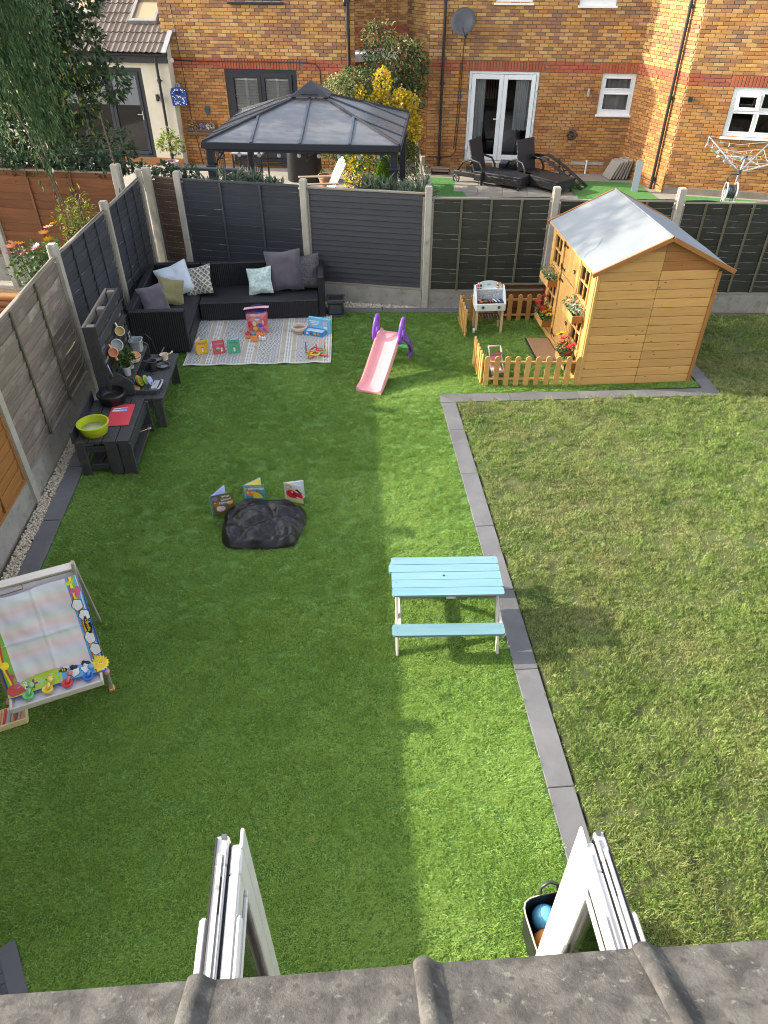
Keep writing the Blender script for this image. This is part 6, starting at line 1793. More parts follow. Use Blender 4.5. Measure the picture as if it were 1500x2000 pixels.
def toybrick(label, loc, rz, nx, ny, mat, h=.04, u=.032):
    t = thing('toy_brick', label, 'toy brick', loc, rz, 'loose toy bricks on the rug')
    b_ = MB(); b_.box((0, 0, h / 2), (nx * u, ny * u, h), ch=.003); b_.obj('block', t, mat)
    for i in range(nx):
        for j in range(ny):
            s = MB(); s.cyl(((i - (nx - 1) / 2) * u, (j - (ny - 1) / 2) * u, h), ((i - (nx - 1) / 2) * u, (j - (ny - 1) / 2) * u, h + .014), .010, n=10); s.obj('stud', t, mat, 40)
toybrick('red toy brick leaning at the left foot of the brick bag', (-1.27, 10.10, .02), .4, 2, 2, M_red, .055)
toybrick('small orange toy brick under the red one on the rug', (-1.26, 10.03, .02), .2, 2, 1, M_orangep)
toybrick('long orange toy brick lying in front of the brick bag', (-1.08, 10.07, .02), -.1, 4, 2, M_orangep, .045)
toybrick('grey blue toy brick between the red and long orange ones', (-1.19, 10.09, .02), .7, 2, 2, plastic('grey_blue_plastic', (.20, .33, .38), .4), .06)
toybrick('square orange toy brick nearest the camera on the rug', (-1.17, 9.93, .02), .1, 3, 2, M_orangep, .06)
toybrick('white toy brick beside the orange ones, left of its white twin', (-1.085, 9.96, .02), .5, 1, 1, M_whitep, .06)
toybrick('white toy brick furthest right of the loose bricks', (-1.03, 9.95, .02), .3, 2, 1, M_whitep, .045)

# rope basket and game box
BK = thing('rope_basket', 'small cream rope basket with orange toys inside on the rug', 'basket', (-.50, 10.20, .02))
b_ = MB()
for k in range(7):
    z = .008 + k * .013; r_ = .095 + .012 * math.sin(k / 6 * 1.5)
    b_.torus((0, 0, z), r_, .0085, 24, 6)
    if k == 3:
        b_.obj('lower_coils', BK, mk('tan_rope', (.42, .32, .22), .9), True); b_ = MB()
b_.obj('upper_coils', BK, mk('cream_rope', (.66, .58, .50), .9), True)
b_ = MB(); b_.cyl((0, 0, .002), (0, 0, .012), .095, n=20); b_.obj('base', BK, mk('basket_base', (.38, .28, .19), .9))
for s in (-1, 1): b_ = MB(); b_.tube([(s * .10, -.03, .08), (s * .125, -.015, .12), (s * .125, .015, .12), (s * .10, .03, .08)], .006, 6); b_.obj('handle', BK, mk('rope_handle%d' % s, (.66, .62, .56), .9), True)
cr = MB(); cr.tube([(-.05, -.01, .04), (.05, .02, .045)], [.012, .006], 8); tag(cr.obj('toy_carrot', None, M_orangep, True, loc=(-.50, 10.20, .02)), 'orange toy carrot lying in the cream rope basket', 'toy food')
GBX = thing('game_box', 'blue cardboard game box standing open on the rug', 'game box', (-.24, 10.10, .02), R(-24))
M_gb = mk('blue_box_print', (.10, .43, .66), .4, (.25, .55, .72), ns=7, na=.9); M_gd = mk('dark_blue_box_print', (.03, .20, .55), .4, (.10, .36, .66), ns=8, na=.9)
b_ = MB(); b_.box((.02, .09, .11), (.36, .055, .22), ch=.002); b_.obj('lid', GBX, M_gb)
b_ = MB()
for (c, s) in (((-.02, -.01, .004), (.30, .14, .008)), ((-.02, -.077, .035), (.30, .005, .07)), ((-.02, .057, .035), (.30, .005, .07)), ((-.168, -.01, .035), (.005, .13, .07)), ((.128, -.01, .035), (.005, .13, .07))): b_.box(c, s)
b_.obj('tray', GBX, M_gd)
b_ = MB(); b_.box((-.02, -.01, .05), (.285, .125, .01)); b_.obj('game_cards', GBX, mk('mixed_cards', (.62, .66, .60), .6, (.30, .50, .68), ns=30, na=1))
for k in range(4): q_ = MB(); q_.box((-.12 + k * .06, -.081, .035), (.03, .002, .035)); q_.obj('printed_picture', GBX, (K_w, K_r, K_y, K_o)[k])
for (x, z, w, h, m) in ((-.06, .17, .16, .015, K_w), (-.06, .145, .13, .012, K_w), (-.06, .12, .10, .012, K_w), (.11, .15, .07, .05, K_p), (.12, .08, .06, .06, K_w), (-.09, .055, .12, .03, K_v)): q_ = MB(); q_.box((x, .0615, z), (w, .001, h)); q_.obj('printed_picture', GBX, m)

# ring toss
RTS = thing('ring_toss', 'plastic ring toss cross with coloured pegs at the rug corner', 'ring toss toy', (-.245, 9.42, .025), R(12))
for k in range(2): b_ = MB(); b_.box((0, 0, .012 + k * .002), (.36, .045, .022), ch=.006); b_.obj('base_bar', RTS, plastic('coral_plastic%d' % k, (.78, .20, .09), .4), rot=(0, 0, R(38 + 104 * k)))
for (x, y, m) in ((-.14, -.115, M_lime), (-.13, .11, M_bluep), (0, 0, M_red), (.14, .115, M_pink), (.135, -.11, M_yellow)):
    p_ = MB(); p_.cyl((x, y, .02), (x, y, .15), .010, n=10); p_.sphere((x, y, .15), .010, 8, 6); p_.obj('peg', RTS, m, True)
def ring(label, x, y, z, m, tilt):
    r_ = MB(); r_.torus((0, 0, 0), .062, .011, 24, 8)
    tag(r_.obj('toss_ring', None, m, True, loc=(-.245 + x, 9.42 + y, .025 + z), rot=tilt), label, 'toss ring', 'rings on the ring toss')
ring('green toss ring resting on the ring toss cross', .05, .03, .046, M_greenp, (.12, .06, 0))
ring('yellow toss ring lying at the front of the ring toss cross', -.02, -.06, .036, M_yellow, (-.1, .05, 0))
ring('red toss ring leaning round the middle peg', -.03, .045, .044, M_red, (.1, -.15, 0))

# ------------------------------------------------------------------ mud kitchen
MK = thing('mud_kitchen', 'charcoal painted mud kitchen of decking boards along the left fence', 'mud kitchen', (-2.83, 6.64, 0), 0)
def lk(p): return Vector((p[0] + 2.83, p[1] - 6.64, p[2]))
def deck(nm, p0, p1, w, t, up=(0, 0, 1), parent=None):
    p0, p1 = lk(p0), lk(p1); L = (p1 - p0).length
    k = ('deck', round(L, 2), round(w, 3), round(t, 3))
    if k not in _cache:
        mb = MB(); n = max(4, int(w / .016)); pts = []
        for i in range(n):
            y0, y1 = -w / 2 + w * i / n, -w / 2 + w * (i + 1) / n
            g_ = (y1 - y0) * .25
            pts += [(y0 + g_ * .6, t / 2), (y1 - g_ * .6, t / 2), (y1, t / 2 - .0035)]
        pts = [(-w / 2, t / 2 - .004)] + pts[:-1] + [(w / 2, t / 2 - .004), (w / 2, -t / 2), (-w / 2, -t / 2)]
        mb.prism(pts, -L / 2, L / 2, Matrix(((0, 0, 1, 0), (1, 0, 0, 0), (0, 1, 0, 0), (0, 0, 0, 1)))); _cache[k] = mb.mesh(nm, M_deckc)
    return obj(nm, _cache[k], parent or MK, M=frame_mat(p0, p1, up))
M_deckc = wood('charcoal_decking', (.030, .030, .033), (.058, .055, .052), .6, rnd=.12, ns=3, dirt=(5, .58, (.10, .085, .07)))
# near table
for i, x in enumerate((-2.765, -2.62, -2.475, -2.33)): deck('top_board', (x, 6.66, .425), (x, 7.58, .425), .135, .028)
for (x, w) in ((-2.79, .10), (-2.46, .13), (-2.31, .135)): deck('leg', (x, 6.665, .0), (x, 6.665, .41), w, .03, up=(0, -1, 0))
for z in (.33, .10): plank('side_rail', MK, lk((-2.74, 6.69, z)), lk((-2.54, 6.69, z)), .075, .025, M_char2, up=(0, -1, 0))
for x in (-2.81, -2.27):
    deck('leg', (x, 7.55, .0), (x, 7.55, .41), .10, .03, up=(0, -1, 0))
plank('apron', MK, lk((-2.262, 6.70, .34)), lk((-2.262, 7.56, .34)), .12, .022, M_char2, up=(1, 0, 0))
for x in (-2.70, -2.56, -2.42, -2.30): deck('shelf_board', (x, 6.70, .10), (x, 7.54, .10), .125, .022)
plank('splash_board', MK, lk((-2.845, 6.66, .49)), lk((-2.845, 7.58, .49)), .14, .022, M_char2, up=(1, 0, 0))
# far bench
for x in (-2.50, -2.365, -2.23, -2.11): deck('top_board', (x, 7.60, .405), (x, 8.78, .405), .128, .028)
for (y) in (7.625, 8.74):
    for x in (-2.13, -2.48): deck('leg', (x, y, .0), (x, y, .39), .11, .035, up=(0, -1, 0))
    plank('side_rail', MK, lk((-2.43, y, .33)), lk((-2.19, y, .33)), .09, .025, M_char2, up=(0, -1, 0))
plank('apron', MK, lk((-2.085, 7.66, .35)), lk((-2.085, 8.72, .35)), .07, .022, M_char2, up=(1, 0, 0))
# upright pallet back
for y in (7.71, 8.22, 8.74): plank('pallet_block', MK, lk((-2.70, y, .02)), lk((-2.70, y, 1.30)), .09, .09, M_cap, up=(1, 0, 0))
deck('pallet_side', (-2.70, 7.655, .02), (-2.70, 7.655, 1.31), .15, .022, up=(0, -1, 0))
deck('pallet_side', (-2.70, 8.79, .02), (-2.70, 8.79, 1.31), .15, .022, up=(0, 1, 0))
for z in (1.255, 1.10, .94, .78, .60, .47): plank('pallet_board', MK, lk((-2.63, 7.645, z)), lk((-2.63, 8.80, z)), .095 if z < 1.2 else .12, .022, M_char2, up=(1, 0, 0))
plank('pallet_rail', MK, lk((-2.77, 7.645, 1.27)), lk((-2.77, 8.80, 1.27)), .09, .022, M_cap, up=(1, 0, 0))
for z in (.9, .5): plank('pallet_rail', MK, lk((-2.77, 7.645, z)), lk((-2.77, 8.80, z)), .09, .022, M_cap, up=(1, 0, 0))
# shelf with cut-corner ends
deck('shelf_board', (-2.545, 7.70, .60), (-2.545, 8.68, .60), .13, .024); deck('shelf_board', (-2.43, 7.74, .60), (-2.43, 8.64, .60), .10, .024)
for y in (7.695, 8.69):
    e_ = MB(); e_.prism([(.21, .43), (.45, .43), (.45, .60), (.30, .72), (.21, .72)], -.011, .011, Matrix(((1, 0, 0, 0), (0, 0, 1, 0), (0, 1, 0, 0), (0, 0, 0, 1)))); e_.obj('shelf_end', MK, M_deckc, loc=(0, y - 6.64, 0))
# wooden spoon on the lower shelf
sp_ = MB(); sp_.tube([(0, 0, .01), (.12, .02, .012)], .006, 6); sp_.sphere((.145, .025, .014), (.03, .02, .008), 10, 6)
tag(sp_.obj('wooden_spoon', None, M_pale, True, loc=(-2.36, 7.33, .112), rot=(0, 0, .4)), 'pale wooden spoon on the lower shelf of the mud kitchen', 'spoon')

def vessel(nm, label, cat, loc, prof, mat, n=24, extra=None, rot=(0, 0, 0), sq=None):
    t = thing(nm, label, cat, loc, rot=rot)
    b_ = MB(); b_.lathe(prof, n, sq=sq); b_.obj('bowl' if nm.endswith('bowl') else 'body', t, mat, 50)
    for (pn, fn, m) in extra or []: e_ = MB(); fn(e_); e_.obj(pn, t, m, True)
    return t
ZT, ZB = .440, .420
vessel('washing_bowl', 'round lime green washing bowl on the near end of the mud kitchen', 'bowl', (-2.655, 6.855, ZT), [(0, 0), (.125, 0), (.135, .01), (.145, .05), (.15, .055), (.158, .115), (.172, .12), (.172, .13), (.155, .13), (.14, .05), (.13, .02), (0, .018)], M_lime, 32,
       [('water', lambda e: e.cyl((0, 0, .05), (0, 0, .052), .141, n=24), mk('soapy_water', (.60, .62, .52), .25, (.42, .45, .20), ns=9, na=.9))])
CBD = tag(MB().box((0, 0, 0), (.255, .46, .008), ch=.002).obj('chopping_board', None, plastic('red_board', (.66, .055, .075), .45), loc=(-2.455, 7.20, ZT + .006), rot=(0, 0, .03)), 'red plastic chopping board on the mud kitchen worktop', 'chopping board')
def knife(label, x, y, rz, m):
    t = thing('toy_knife', label, 'toy knife', (x, y, ZT + .011), rz)
    b_ = MB(); b_.prism([(-.09, -.012), (.0, -.016), (.0, .012), (-.08, .012)], 0, .005); b_.obj('blade', t, M_whitep)
    b_ = MB(); b_.prism([(.0, -.013), (.075, -.010), (.075, .010), (.0, .010)], 0, .009); b_.obj('handle', t, m)
knife('white toy knife with lilac handle, upper of two on the red board', -2.47, 7.335, .05, M_lav)
knife('white toy knife with pale blue handle, lower of two on the red board', -2.475, 7.285, 0, plastic('pale_blue_plastic', (.50, .55, .72), .4))
vessel('cooking_pot', 'deep black plastic pot behind the red chopping board', 'pot', (-2.60, 7.515, ZT), [(0, 0), (.125, 0), (.14, .015), (.155, .09), (.165, .10), (.168, .12), (.158, .135), (.145, .135), (.143, .11), (.135, .06), (.12, .045), (0, .04)], M_blackp, 30,
       [('soil', lambda e: e.cyl((0, 0, .05), (0, 0, .056), .132, n=22), M_soilp)])
# dish rack with plates
RK = thing('dish_rack', 'grey plastic dish rack of toy plates on the mud kitchen', 'dish rack', (-2.315, 7.845, ZB), -.06)
b_ = MB()
for (c, s) in (((0, 0, .006), (.40, .27, .012)), ((0, -.13, .03), (.40, .012, .05)), ((0, .13, .03), (.40, .012, .05)), ((-.195, 0, .03), (.012, .25, .05)), ((.195, 0, .03), (.012, .25, .05))): b_.box(c, s, ch=.004)
b_.obj('tray', RK, M_dgreyp)
b_ = MB(); b_.tube([(.19, -.12, .058), (.215, -.10, .06), (.222, 0, .062), (.215, .10, .06), (.19, .12, .058)], .011, 8); b_.obj('rim', RK, M_greyp, True)
b_ = MB()
for k in range(8): b_.box((-.15 + k * .04, .05, .05), (.005, .12, .005)); b_.box((-.15 + k * .04, -.06, .02), (.022, .10, .008))
b_.obj('rack_bar', RK, M_dgreyp)
b_ = MB(); b_.box((.145, .02, .03), (.07, .2, .04)); b_.obj('cutlery_holder', RK, M_greyp)
def plate(label, x, y, z, m, r=.062, rot=(0, R(72), 0)):
    b_ = MB(); b_.lathe([(0, 0), (r * .6, 0), (r, .012), (r * .98, .017), (r * .58, .006), (0, .005)], 22)
    T = Matrix.Translation((-2.315, 7.845, ZB)) @ Matrix.Rotation(-.06, 4, 'Z') @ Matrix.Translation((x, y, z)) @ Euler(rot).to_matrix().to_4x4()
    tag(b_.obj('toy_plate', None, m, 50, M=T), label, 'toy plate', 'toy plates in the dish rack')
plate('teal toy plate, furthest left upright in the dish rack', -.145, .05, .078, M_teal)
plate('orange toy plate upright between teal and lime ones', -.075, .055, .085, M_peach)
plate('lime toy plate upright in front of the green rimmed one', -.045, .04, .078, M_lime)
plate('green rimmed toy plate upright in the middle of the rack', .015, .06, .085, plastic('leaf_plastic', (.42, .58, .14), .4))
plate('lavender toy plate, furthest right upright in the dish rack', .07, .05, .078, M_lav)
plate('orange toy dish lying flat at the front of the dish rack', -.11, -.07, .024, M_peach, .085, (0, 0, 0))
# hob items
def pan(label, x, y, r, h, m, hang, long, z=ZB):
    t = thing('frying_pan', label, 'pan', (x, y, z))
    b_ = MB(); b_.lathe([(0, 0), (r * .86, 0), (r, h), (r * 1.06, h + .003), (r * .97, h + .003), (r * .82, .008), (0, .008)], 24); b_.obj('pan', t, m, 50)
    a = R(hang); b_ = MB(); b_.tube([(math.cos(a) * r, math.sin(a) * r, h), (math.cos(a) * (r + long * .4), math.sin(a) * (r + long * .4), h + .015), (math.cos(a) * (r + long), math.sin(a) * (r + long), h + .035)], .010, 6); b_.obj('handle', t, M_dgreyp, True)
    if r > .07: b_ = MB(); b_.cyl((0, 0, .0085), (0, 0, .0095), r * .80, n=20); b_.obj('cooking_surface', t, M_steel)
    return t
hb = MB(); hb.cyl((0, 0, 0), (0, 0, .014), .10, n=24)
tag(hb.obj('hob_ring', None, M_blackp, 40, loc=(-2.295, 8.38, ZB)), 'black disc hob ring under the small saucepan', 'hob ring')
pan('tall dark saucepan on the black hob ring', -2.30, 8.385, .062, .085, M_steel, 200, .06, ZB + .014)
pan('dark frying pan with upright handle behind the saucepan', -2.28, 8.60, .085, .03, M_dgreyp, 75, .15)
pan('small frying pan at the edge of the mud kitchen bench', -2.17, 8.40, .08, .03, M_dgreyp, 250, .05)
vessel('milk_pan', 'cream toy milk pan at the far end of the bench', 'pan', (-2.19, 8.62, ZB), [(0, 0), (.045, 0), (.052, .065), (.057, .07), (.05, .07), (.044, .01), (0, .008)], M_cream, 20, [('handle', lambda e: e.tube([(.05, .01, .06), (.09, .03, .075), (.11, .04, .09)], [.008, .010, .013], 8), M_cream)])
# shelf items
ZS = .615
vessel('storage_bin', 'pale grey square tub with scoop on the mud kitchen shelf', 'tub', (-2.47, 8.50, ZS), [(0, 0), (.062, 0), (.075, .14), (.082, .145), (.078, .15), (.068, .145), (.058, .01), (0, .008)], M_greyp, 32, [('scoop', lambda e: (e.box((-.05, -.02, .17), (.012, .08, .18), ch=.004), e.bar((-.06, -.03, .12), (.02, .02, .06), .03, .006)), M_clear)], sq=6)
def herb(label, x, y, m, leaves, r=.05):
    t = thing('herb_pot', label, 'potted plant', (x, y, ZS))
    b_ = MB(); b_.lathe([(r * .7, 0), (r, .10), (r * 1.06, .10), (r * 1.06, .115), (r * .95, .115), (r * .9, .09), (0, .09)], 16); b_.obj('pot', t, m, 40)
    obj('foliage', cloud('foliage', [(-.01, 0, .19, .075, .085, .075), (.03, .03, .16, .05, .06, .05)], leaves, .045, .032, L_mid, .2, .25), t)
herb('grey pot of green herbs at the front of the mud kitchen shelf', -2.46, 7.84, M_greyp, 150)
herb('second herb pot further along the mud kitchen shelf beside the orange dish', -2.46, 8.02, M_greyp, 110)
b_ = MB(); b_.lathe([(0, 0), (.05, 0), (.08, .03), (.076, .034), (.045, .008), (0, .008)], 22)
tag(b_.obj('toy_dish', None, M_peach, 50, loc=(-2.45, 8.21, ZS + .05), rot=(.1, .1, 0)), 'orange toy dish stacked on the cream one on the shelf', 'toy dish')
b_ = MB(); b_.lathe([(0, 0), (.06, 0), (.085, .045), (.08, .048), (.055, .008), (0, .008)], 22)
tag(b_.obj('toy_dish', None, M_cream, 50, loc=(-2.45, 8.21, ZS)), 'cream toy dish under the orange one on the shelf', 'toy dish')
def hung(nm, label, cat, y, z, r, ln, m, inner, extra):
    t = thing(nm, label, cat, (-2.55, y, z), rot=(R(28), R(62), R(-40)))
    b_ = MB(); b_.lathe([(0, -ln / 2), (r * .75, -ln / 2), (r * .95, -ln * .2), (r, ln * .2), (r * .9, ln / 2), (r * .82, ln / 2), (r * .85, 0), (0, -ln * .4)], 20); b_.obj('body', t, m, 50)
    b_ = MB(); b_.cyl((0, 0, ln * .05), (0, 0, ln * .06), r * .86, n=18); b_.obj('inside', t, inner)
    for fn in extra: e_ = MB(); fn(e_, r, ln); e_.obj('handle' if fn is hnd else 'spout', t, m, True)
def hnd(e, r, ln): e.tube([(-r * .9, 0, ln * .3), (-r * 1.7, 0, ln * .25), (-r * 1.7, 0, -ln * .2), (-r * .9, 0, -ln * .3)], r * .16, 7)
def spt(e, r, ln): e.tube([(r * .8, 0, -ln * .2), (r * 1.4, 0, 0), (r * 1.7, 0, ln * .25)], [r * .3, r * .22, r * .2], 8)
hung('toy_mug', 'pale yellow toy mug hanging on the mud kitchen back', 'toy mug', 8.22, 1.0, .06, .10, plastic('pale_yellow_plastic', (.74, .68, .48), .4), plastic('mustard_plastic', (.50, .33, .07), .4), [hnd])
hung('measuring_jug', 'cloudy clear jug hanging below the pale yellow mug', 'jug', 7.99, .93, .075, .13, M_clear, plastic('jug_inside', (.38, .39, .39), .4), [spt])
hung('toy_teapot', 'orange toy teapot hanging lowest on the mud kitchen back', 'toy teapot', 7.80, .93, .058, .09, M_peach, plastic('dark_orange_plastic', (.52, .17, .05), .4), [hnd, spt])
ut = MB(); ut.tube([(0, 0, 0), (.02, .02, -.16)], .006, 6); tag(ut.obj('toy_spatula', None, M_lav, True, loc=(-2.595, 7.63, .86)), 'lilac toy spatula hanging beside the orange teapot', 'toy spatula')
rn = MB(); rn.tube([(0, 0, .66), (.14, 0, .70), (.2, .0, .62), (.24, 0, .42)], .007, 6); rn.obj('side_rod', MK, M_black, loc=(.28, 8.78 - 6.64, 0))

# ------------------------------------------------------------------ easel with drawing mat
ES = thing('easel', 'whitewashed wooden childrens easel at the left edge of the lawn', 'easel', (-2.215, 3.57, 0), R(19.5))
eh = 1.03; lean = .40
for x in (-.355, .345):
    plank('front_leg', ES, (x, .0, .012), (x, lean, eh), .055, .024, M_cap, up=(1, 0, 0)); plank('rear_leg', ES, (x, .78, .012), (x, lean + .02, eh - .01), .045, .022, M_cap, up=(1, 0, 0))
    ft = MB(); ft.box((x, -.005, .018), (.042, .05, .028), ch=.004); ft.obj('foot', ES, M_peach)
    kn = MB(); kn.sphere((x, .025, .19), .028, 12, 8); kn.obj('knob', ES, plastic('dusty_pink%d' % int(x > 0), (.58, .30, .28), .5), True)
plank('top_rail', ES, (-.37, lean, eh - .03), (.36, lean, eh - .03), .06, .03, M_white_w, up=(0, -lean, 1))
plank('bottom_rail', ES, (-.34, .115, .31), (.33, .115, .31), .05, .022, M_white_w, up=(0, -eh, lean))
bd = MB(); bd.bar((0, .125, .32), (0, lean - .01, eh - .07), .66, .008, up=(0, -1, .4)); bd.obj('board', ES, mk('whiteboard', (.60, .58, .56), .4, (.52, .49, .46), ns=4))
tr = MB()
for (c, s) in (((0, -.03, .235), (.64, .21, .012)), ((0, -.13, .255), (.64, .016, .05)), ((-.325, -.03, .255), (.016, .21, .05)), ((.315, -.03, .255), (.016, .21, .05))): tr.box(c, s, ch=.003)
tr.obj('tray', ES, M_white_w)
MB().box((0, -.03, .243), (.60, .185, .006)).obj('tray_liner', ES, mk('tray_white', (.62, .60, .66), .5, (.54, .52, .56), ns=5))
cl = MB(); cl.tube([(-.20, lean - .04, eh - .045), (-.20, lean - .065, eh - .075), (-.02, lean - .065, eh - .065), (-.02, lean - .04, eh - .035)], .004, 6); cl.obj('paper_clip', ES, mk('rust_wire', (.18, .08, .06), .6, metal=.5), True)

MT = thing('drawing_mat', 'pastel water drawing mat with cartoon border draped over the easel', 'drawing mat', (-2.215, 3.57, 0), R(19.5))
WM, HM_ = .70, .80
b0, b1 = Vector((0, .09, .285)), Vector((0, lean - .045, eh - .075))
def matp(u, v, off=0.0):
    """u across 0..1, v up 0..1; v below .12 curls out on to the tray"""
    x = (u - .5) * WM + .03 * (1 - v) * 0 + .012
    d = (b1 - b0); L_ = d.length
    nrm = Vector((0, -d.z, d.y)).normalized()
    if v > .12: p = b0 + d * ((v - .12) / .88)
    else:
        q = (.12 - v) / .12; sagm = .045 + .02 * math.sin(u * 5)
        p = b0 + Vector((0, -1, -.18)) * (q * .10)
    w = .010 * math.sin(v * 7 + u * 2.2) + .010 * math.sin((u + v * .7) * 9) * (.4 + abs(u - .5))
    fold = .007 * math.exp(-((v - .52) / .012) ** 2) + .007 * math.exp(-((u - .52) / .012) ** 2)
    crk = .020 * mnoise.noise((u * 4.2 + v * 2, v * 4.2, 3)) + .008 * mnoise.noise((u * 11, v * 9, 5))
    edge = .03 * max(0, u - .88) / .12 * math.sin(v * 5 + .5)
    dip = -.03 * math.exp(-((u - .35) / .25) ** 2) * max(0, v - .9) / .1
    return Vector((x, p.y, p.z + dip)) + nrm * (.022 + w * .6 + fold + crk * .7 + edge + off)
def pastel():
    m = mk('pastel_mat', (.7, .6, .6), .6)
    nt = m.node_tree; N = nt.nodes; L = nt.links
    tc = N.new('ShaderNodeTexCoord'); mp = N.new('ShaderNodeMapping'); L.new(tc.outputs['Object'], mp.inputs[0])
    w = N.new('ShaderNodeTexWave'); w.bands_direction = 'Z'; w.inputs['Scale'].default_value = 1.9; w.inputs['Distortion'].default_value = 1.6; w.inputs['Detail'].default_value = 1; w.inputs['Detail Scale'].default_value = 1.6; w.wave_profile = 'SAW'
    L.new(mp.outputs[0], w.inputs['Vector'])
    r = N.new('ShaderNodeValToRGB'); el = r.color_ramp.elements
    cs = [(.70, .56, .54), (.70, .62, .59), (.60, .66, .60), (.61, .62, .69), (.67, .61, .64), (.70, .56, .54)]
    el[0].color = (*cs[0], 1); el[1].color = (*cs[-1], 1)
    for i, c in enumerate(cs[1:-1]): e = el.new((i + 1) / 5); e.color = (*c, 1)
    L.new(w.outputs['Fac'], r.inputs[0]); L.new(r.outputs[0], N['Principled BSDF'].inputs['Base Color'])
    return m
mt = MB(); mt.grid(lambda u, v: matp(u, v), 56, 56); mt.obj('cloth', MT, pastel(), True)
def ribbon(nm, f0, f1, mat, off, n=40, vert=True):
    mb = MB(); mb.grid(lambda s, t: (matp(f0(t) + (f1(t) - f0(t)) * s, t, off) if vert else matp(t, f0(t) + (f1(t) - f0(t)) * s, off)), 4, n, flip=not vert); return mb.obj(nm, MT, mat, True)
P_blue = plastic('mat_blue', (.11, .36, .66), .5); P_navy = plastic('mat_navy', (.03, .05, .25), .5); P_grn = plastic('mat_green', (.20, .42, .04), .5); P_lg = plastic('mat_lime', (.42, .58, .05), .5); P_yel = plastic('mat_yellow', (.88, .66, .03), .5); P_red = plastic('mat_red', (.50, .06, .04), .5); P_wht = plastic('mat_white', (.76, .76, .74), .5); P_blk = plastic('mat_black', (.015, .015, .02), .5); P_mag = plastic('mat_magenta', (.55, .08, .22), .5); P_sky = plastic('mat_sky', (.28, .56, .80), .5); P_wine = plastic('mat_wine', (.28, .05, .15), .5)
wv = lambda t, a, b: a + b * math.sin(t * 13)
ribbon('border_right', lambda t: .865, lambda t: 1.0, P_blue, .002)
ribbon('border_stripe', lambda t: wv(t, .885, .006), lambda t: wv(t, .900, .006), P_red, .003)
ribbon('border_stripe', lambda t: wv(t, .900, .006), lambda t: wv(t, .922, .007), P_yel, .003)
ribbon('border_stripe', lambda t: wv(t, .922, .007), lambda t: wv(t, .945, .006), P_grn, .003)
ribbon('border_stripe', lambda t: .965, lambda t: .972, P_wht, .003)
ribbon('border_stripe', lambda t: .985, lambda t: 1.0, P_navy, .003)
ribbon('border_left', lambda t: 0, lambda t: .115, P_grn, .002)
ribbon('border_stripe', lambda t: wv(t, .05, .012), lambda t: wv(t, .07, .012), P_red, .003)
ribbon('border_stripe', lambda t: wv(t, .03, .012), lambda t: wv(t, .05, .012), P_yel, .003)
ribbon('border_stripe', lambda t: 0, lambda t: .014, P_navy, .003)
ribbon('border_bottom', lambda t: .0, lambda t: .145 + .03 * math.sin(t * 6 - 1), P_blue, .0026, vert=False)
mbx = MB(); mbx.grid(lambda s, t: matp(t * .55, (.145 + .03 * math.sin(t * .55 * 6 - 1)) * s, .0034), 4, 24, flip=True); mbx.obj('border_bottom', MT, P_lg, True)
ribbon('border_stripe', lambda t: .0, lambda t: .014, P_navy, .0044, vert=False)
def decal(nm, u, v, pts, mat, off, sc=.05, rot=0):
    c_, s_ = math.cos(rot), math.sin(rot)
    cen = matp(u, v, off); n_ = len(pts)
    ring_ = [matp(u + (x * c_ - y * s_) * sc / WM, v + (x * s_ + y * c_) * sc / HM_, off) for x, y in pts]
    mb = MB(); mb.add([cen] + ring_, [(0, 1 + i, 1 + (i + 1) % n_) for i in range(n_)]); return mb.obj(nm, MT, mat)
circ = lambda rx=1, ry=1, n=14, ox=0, oy=0: [(ox + rx * math.cos(2 * PI * i / n), oy + ry * math.sin(2 * PI * i / n)) for i in range(n)]
cloudp = lambda k=1.0: [(k * (1 + .22 * abs(math.sin(2.5 * a))) * math.cos(a) * .62, k * (1 + .22 * abs(math.sin(2.5 * a))) * math.sin(a) * .8) for a in [2 * PI * i / 30 for i in range(30)]]
for (u, v) in ((.905, .72), (.94, .60), (.925, .37), (.945, .25), (.80, .10), (.68, .09)):
    decal('cloud_outline', u, v, cloudp(1.12), P_blk, .0046); decal('cloud', u, v, cloudp(1.0), P_wht, .0056)
decal('sun_rays', .955, .10, [((1.5 if i % 2 else 1.15) * math.cos(PI * i / 16), (1.6 if i % 2 else 1.25) * math.sin(PI * i / 16)) for i in range(32)], P_yel, .0062, .045)
decal('sun_face', .955, .10, circ(.92, 1.05, 20), plastic('mat_gold', (.80, .50, .02), .5), .0072, .045)
for dx in (-.011, .011): decal('sun_eye', .955 + dx, .105, circ(.28, .4), P_wht, .0082, .03); decal('sun_eye', .955 + dx, .104, circ(.12, .18), P_blk, .0092, .03)
decal('logo_oval', .945, .50, circ(.5, 1.5, 20), P_blk, .0062, .05)
text('logo', 'Doodle', MT, .034, P_yel, Matrix.Translation(matp(.945, .50, .010)) @ Matrix.Rotation(math.atan2(b1.z - b0.z, b1.y - b0.y), 4, 'X') @ Matrix.Rotation(R(-90), 4, 'Z'))
decal('music_note', .93, .85, circ(.45, .4, 12, -.4, .3), P_mag, .0062, .05); decal('music_note', .93, .85, circ(.4, .35, 12, .15, -.5), P_mag, .0062, .05); decal('music_note', .93, .85, [(-.1, .3), (.35, .8), (.75, .35), (.5, -.5), (.35, -.45), (.5, .25), (.3, .45), (.05, .2)], P_mag, .0066, .05)
decal('bell', .90, .95, circ(.45, .4, 12, -.3, 0), P_lg, .0062, .04); decal('bell', .90, .95, [(0, .1), (.7, .5), (.6, -.4)], P_lg, .0066, .04)
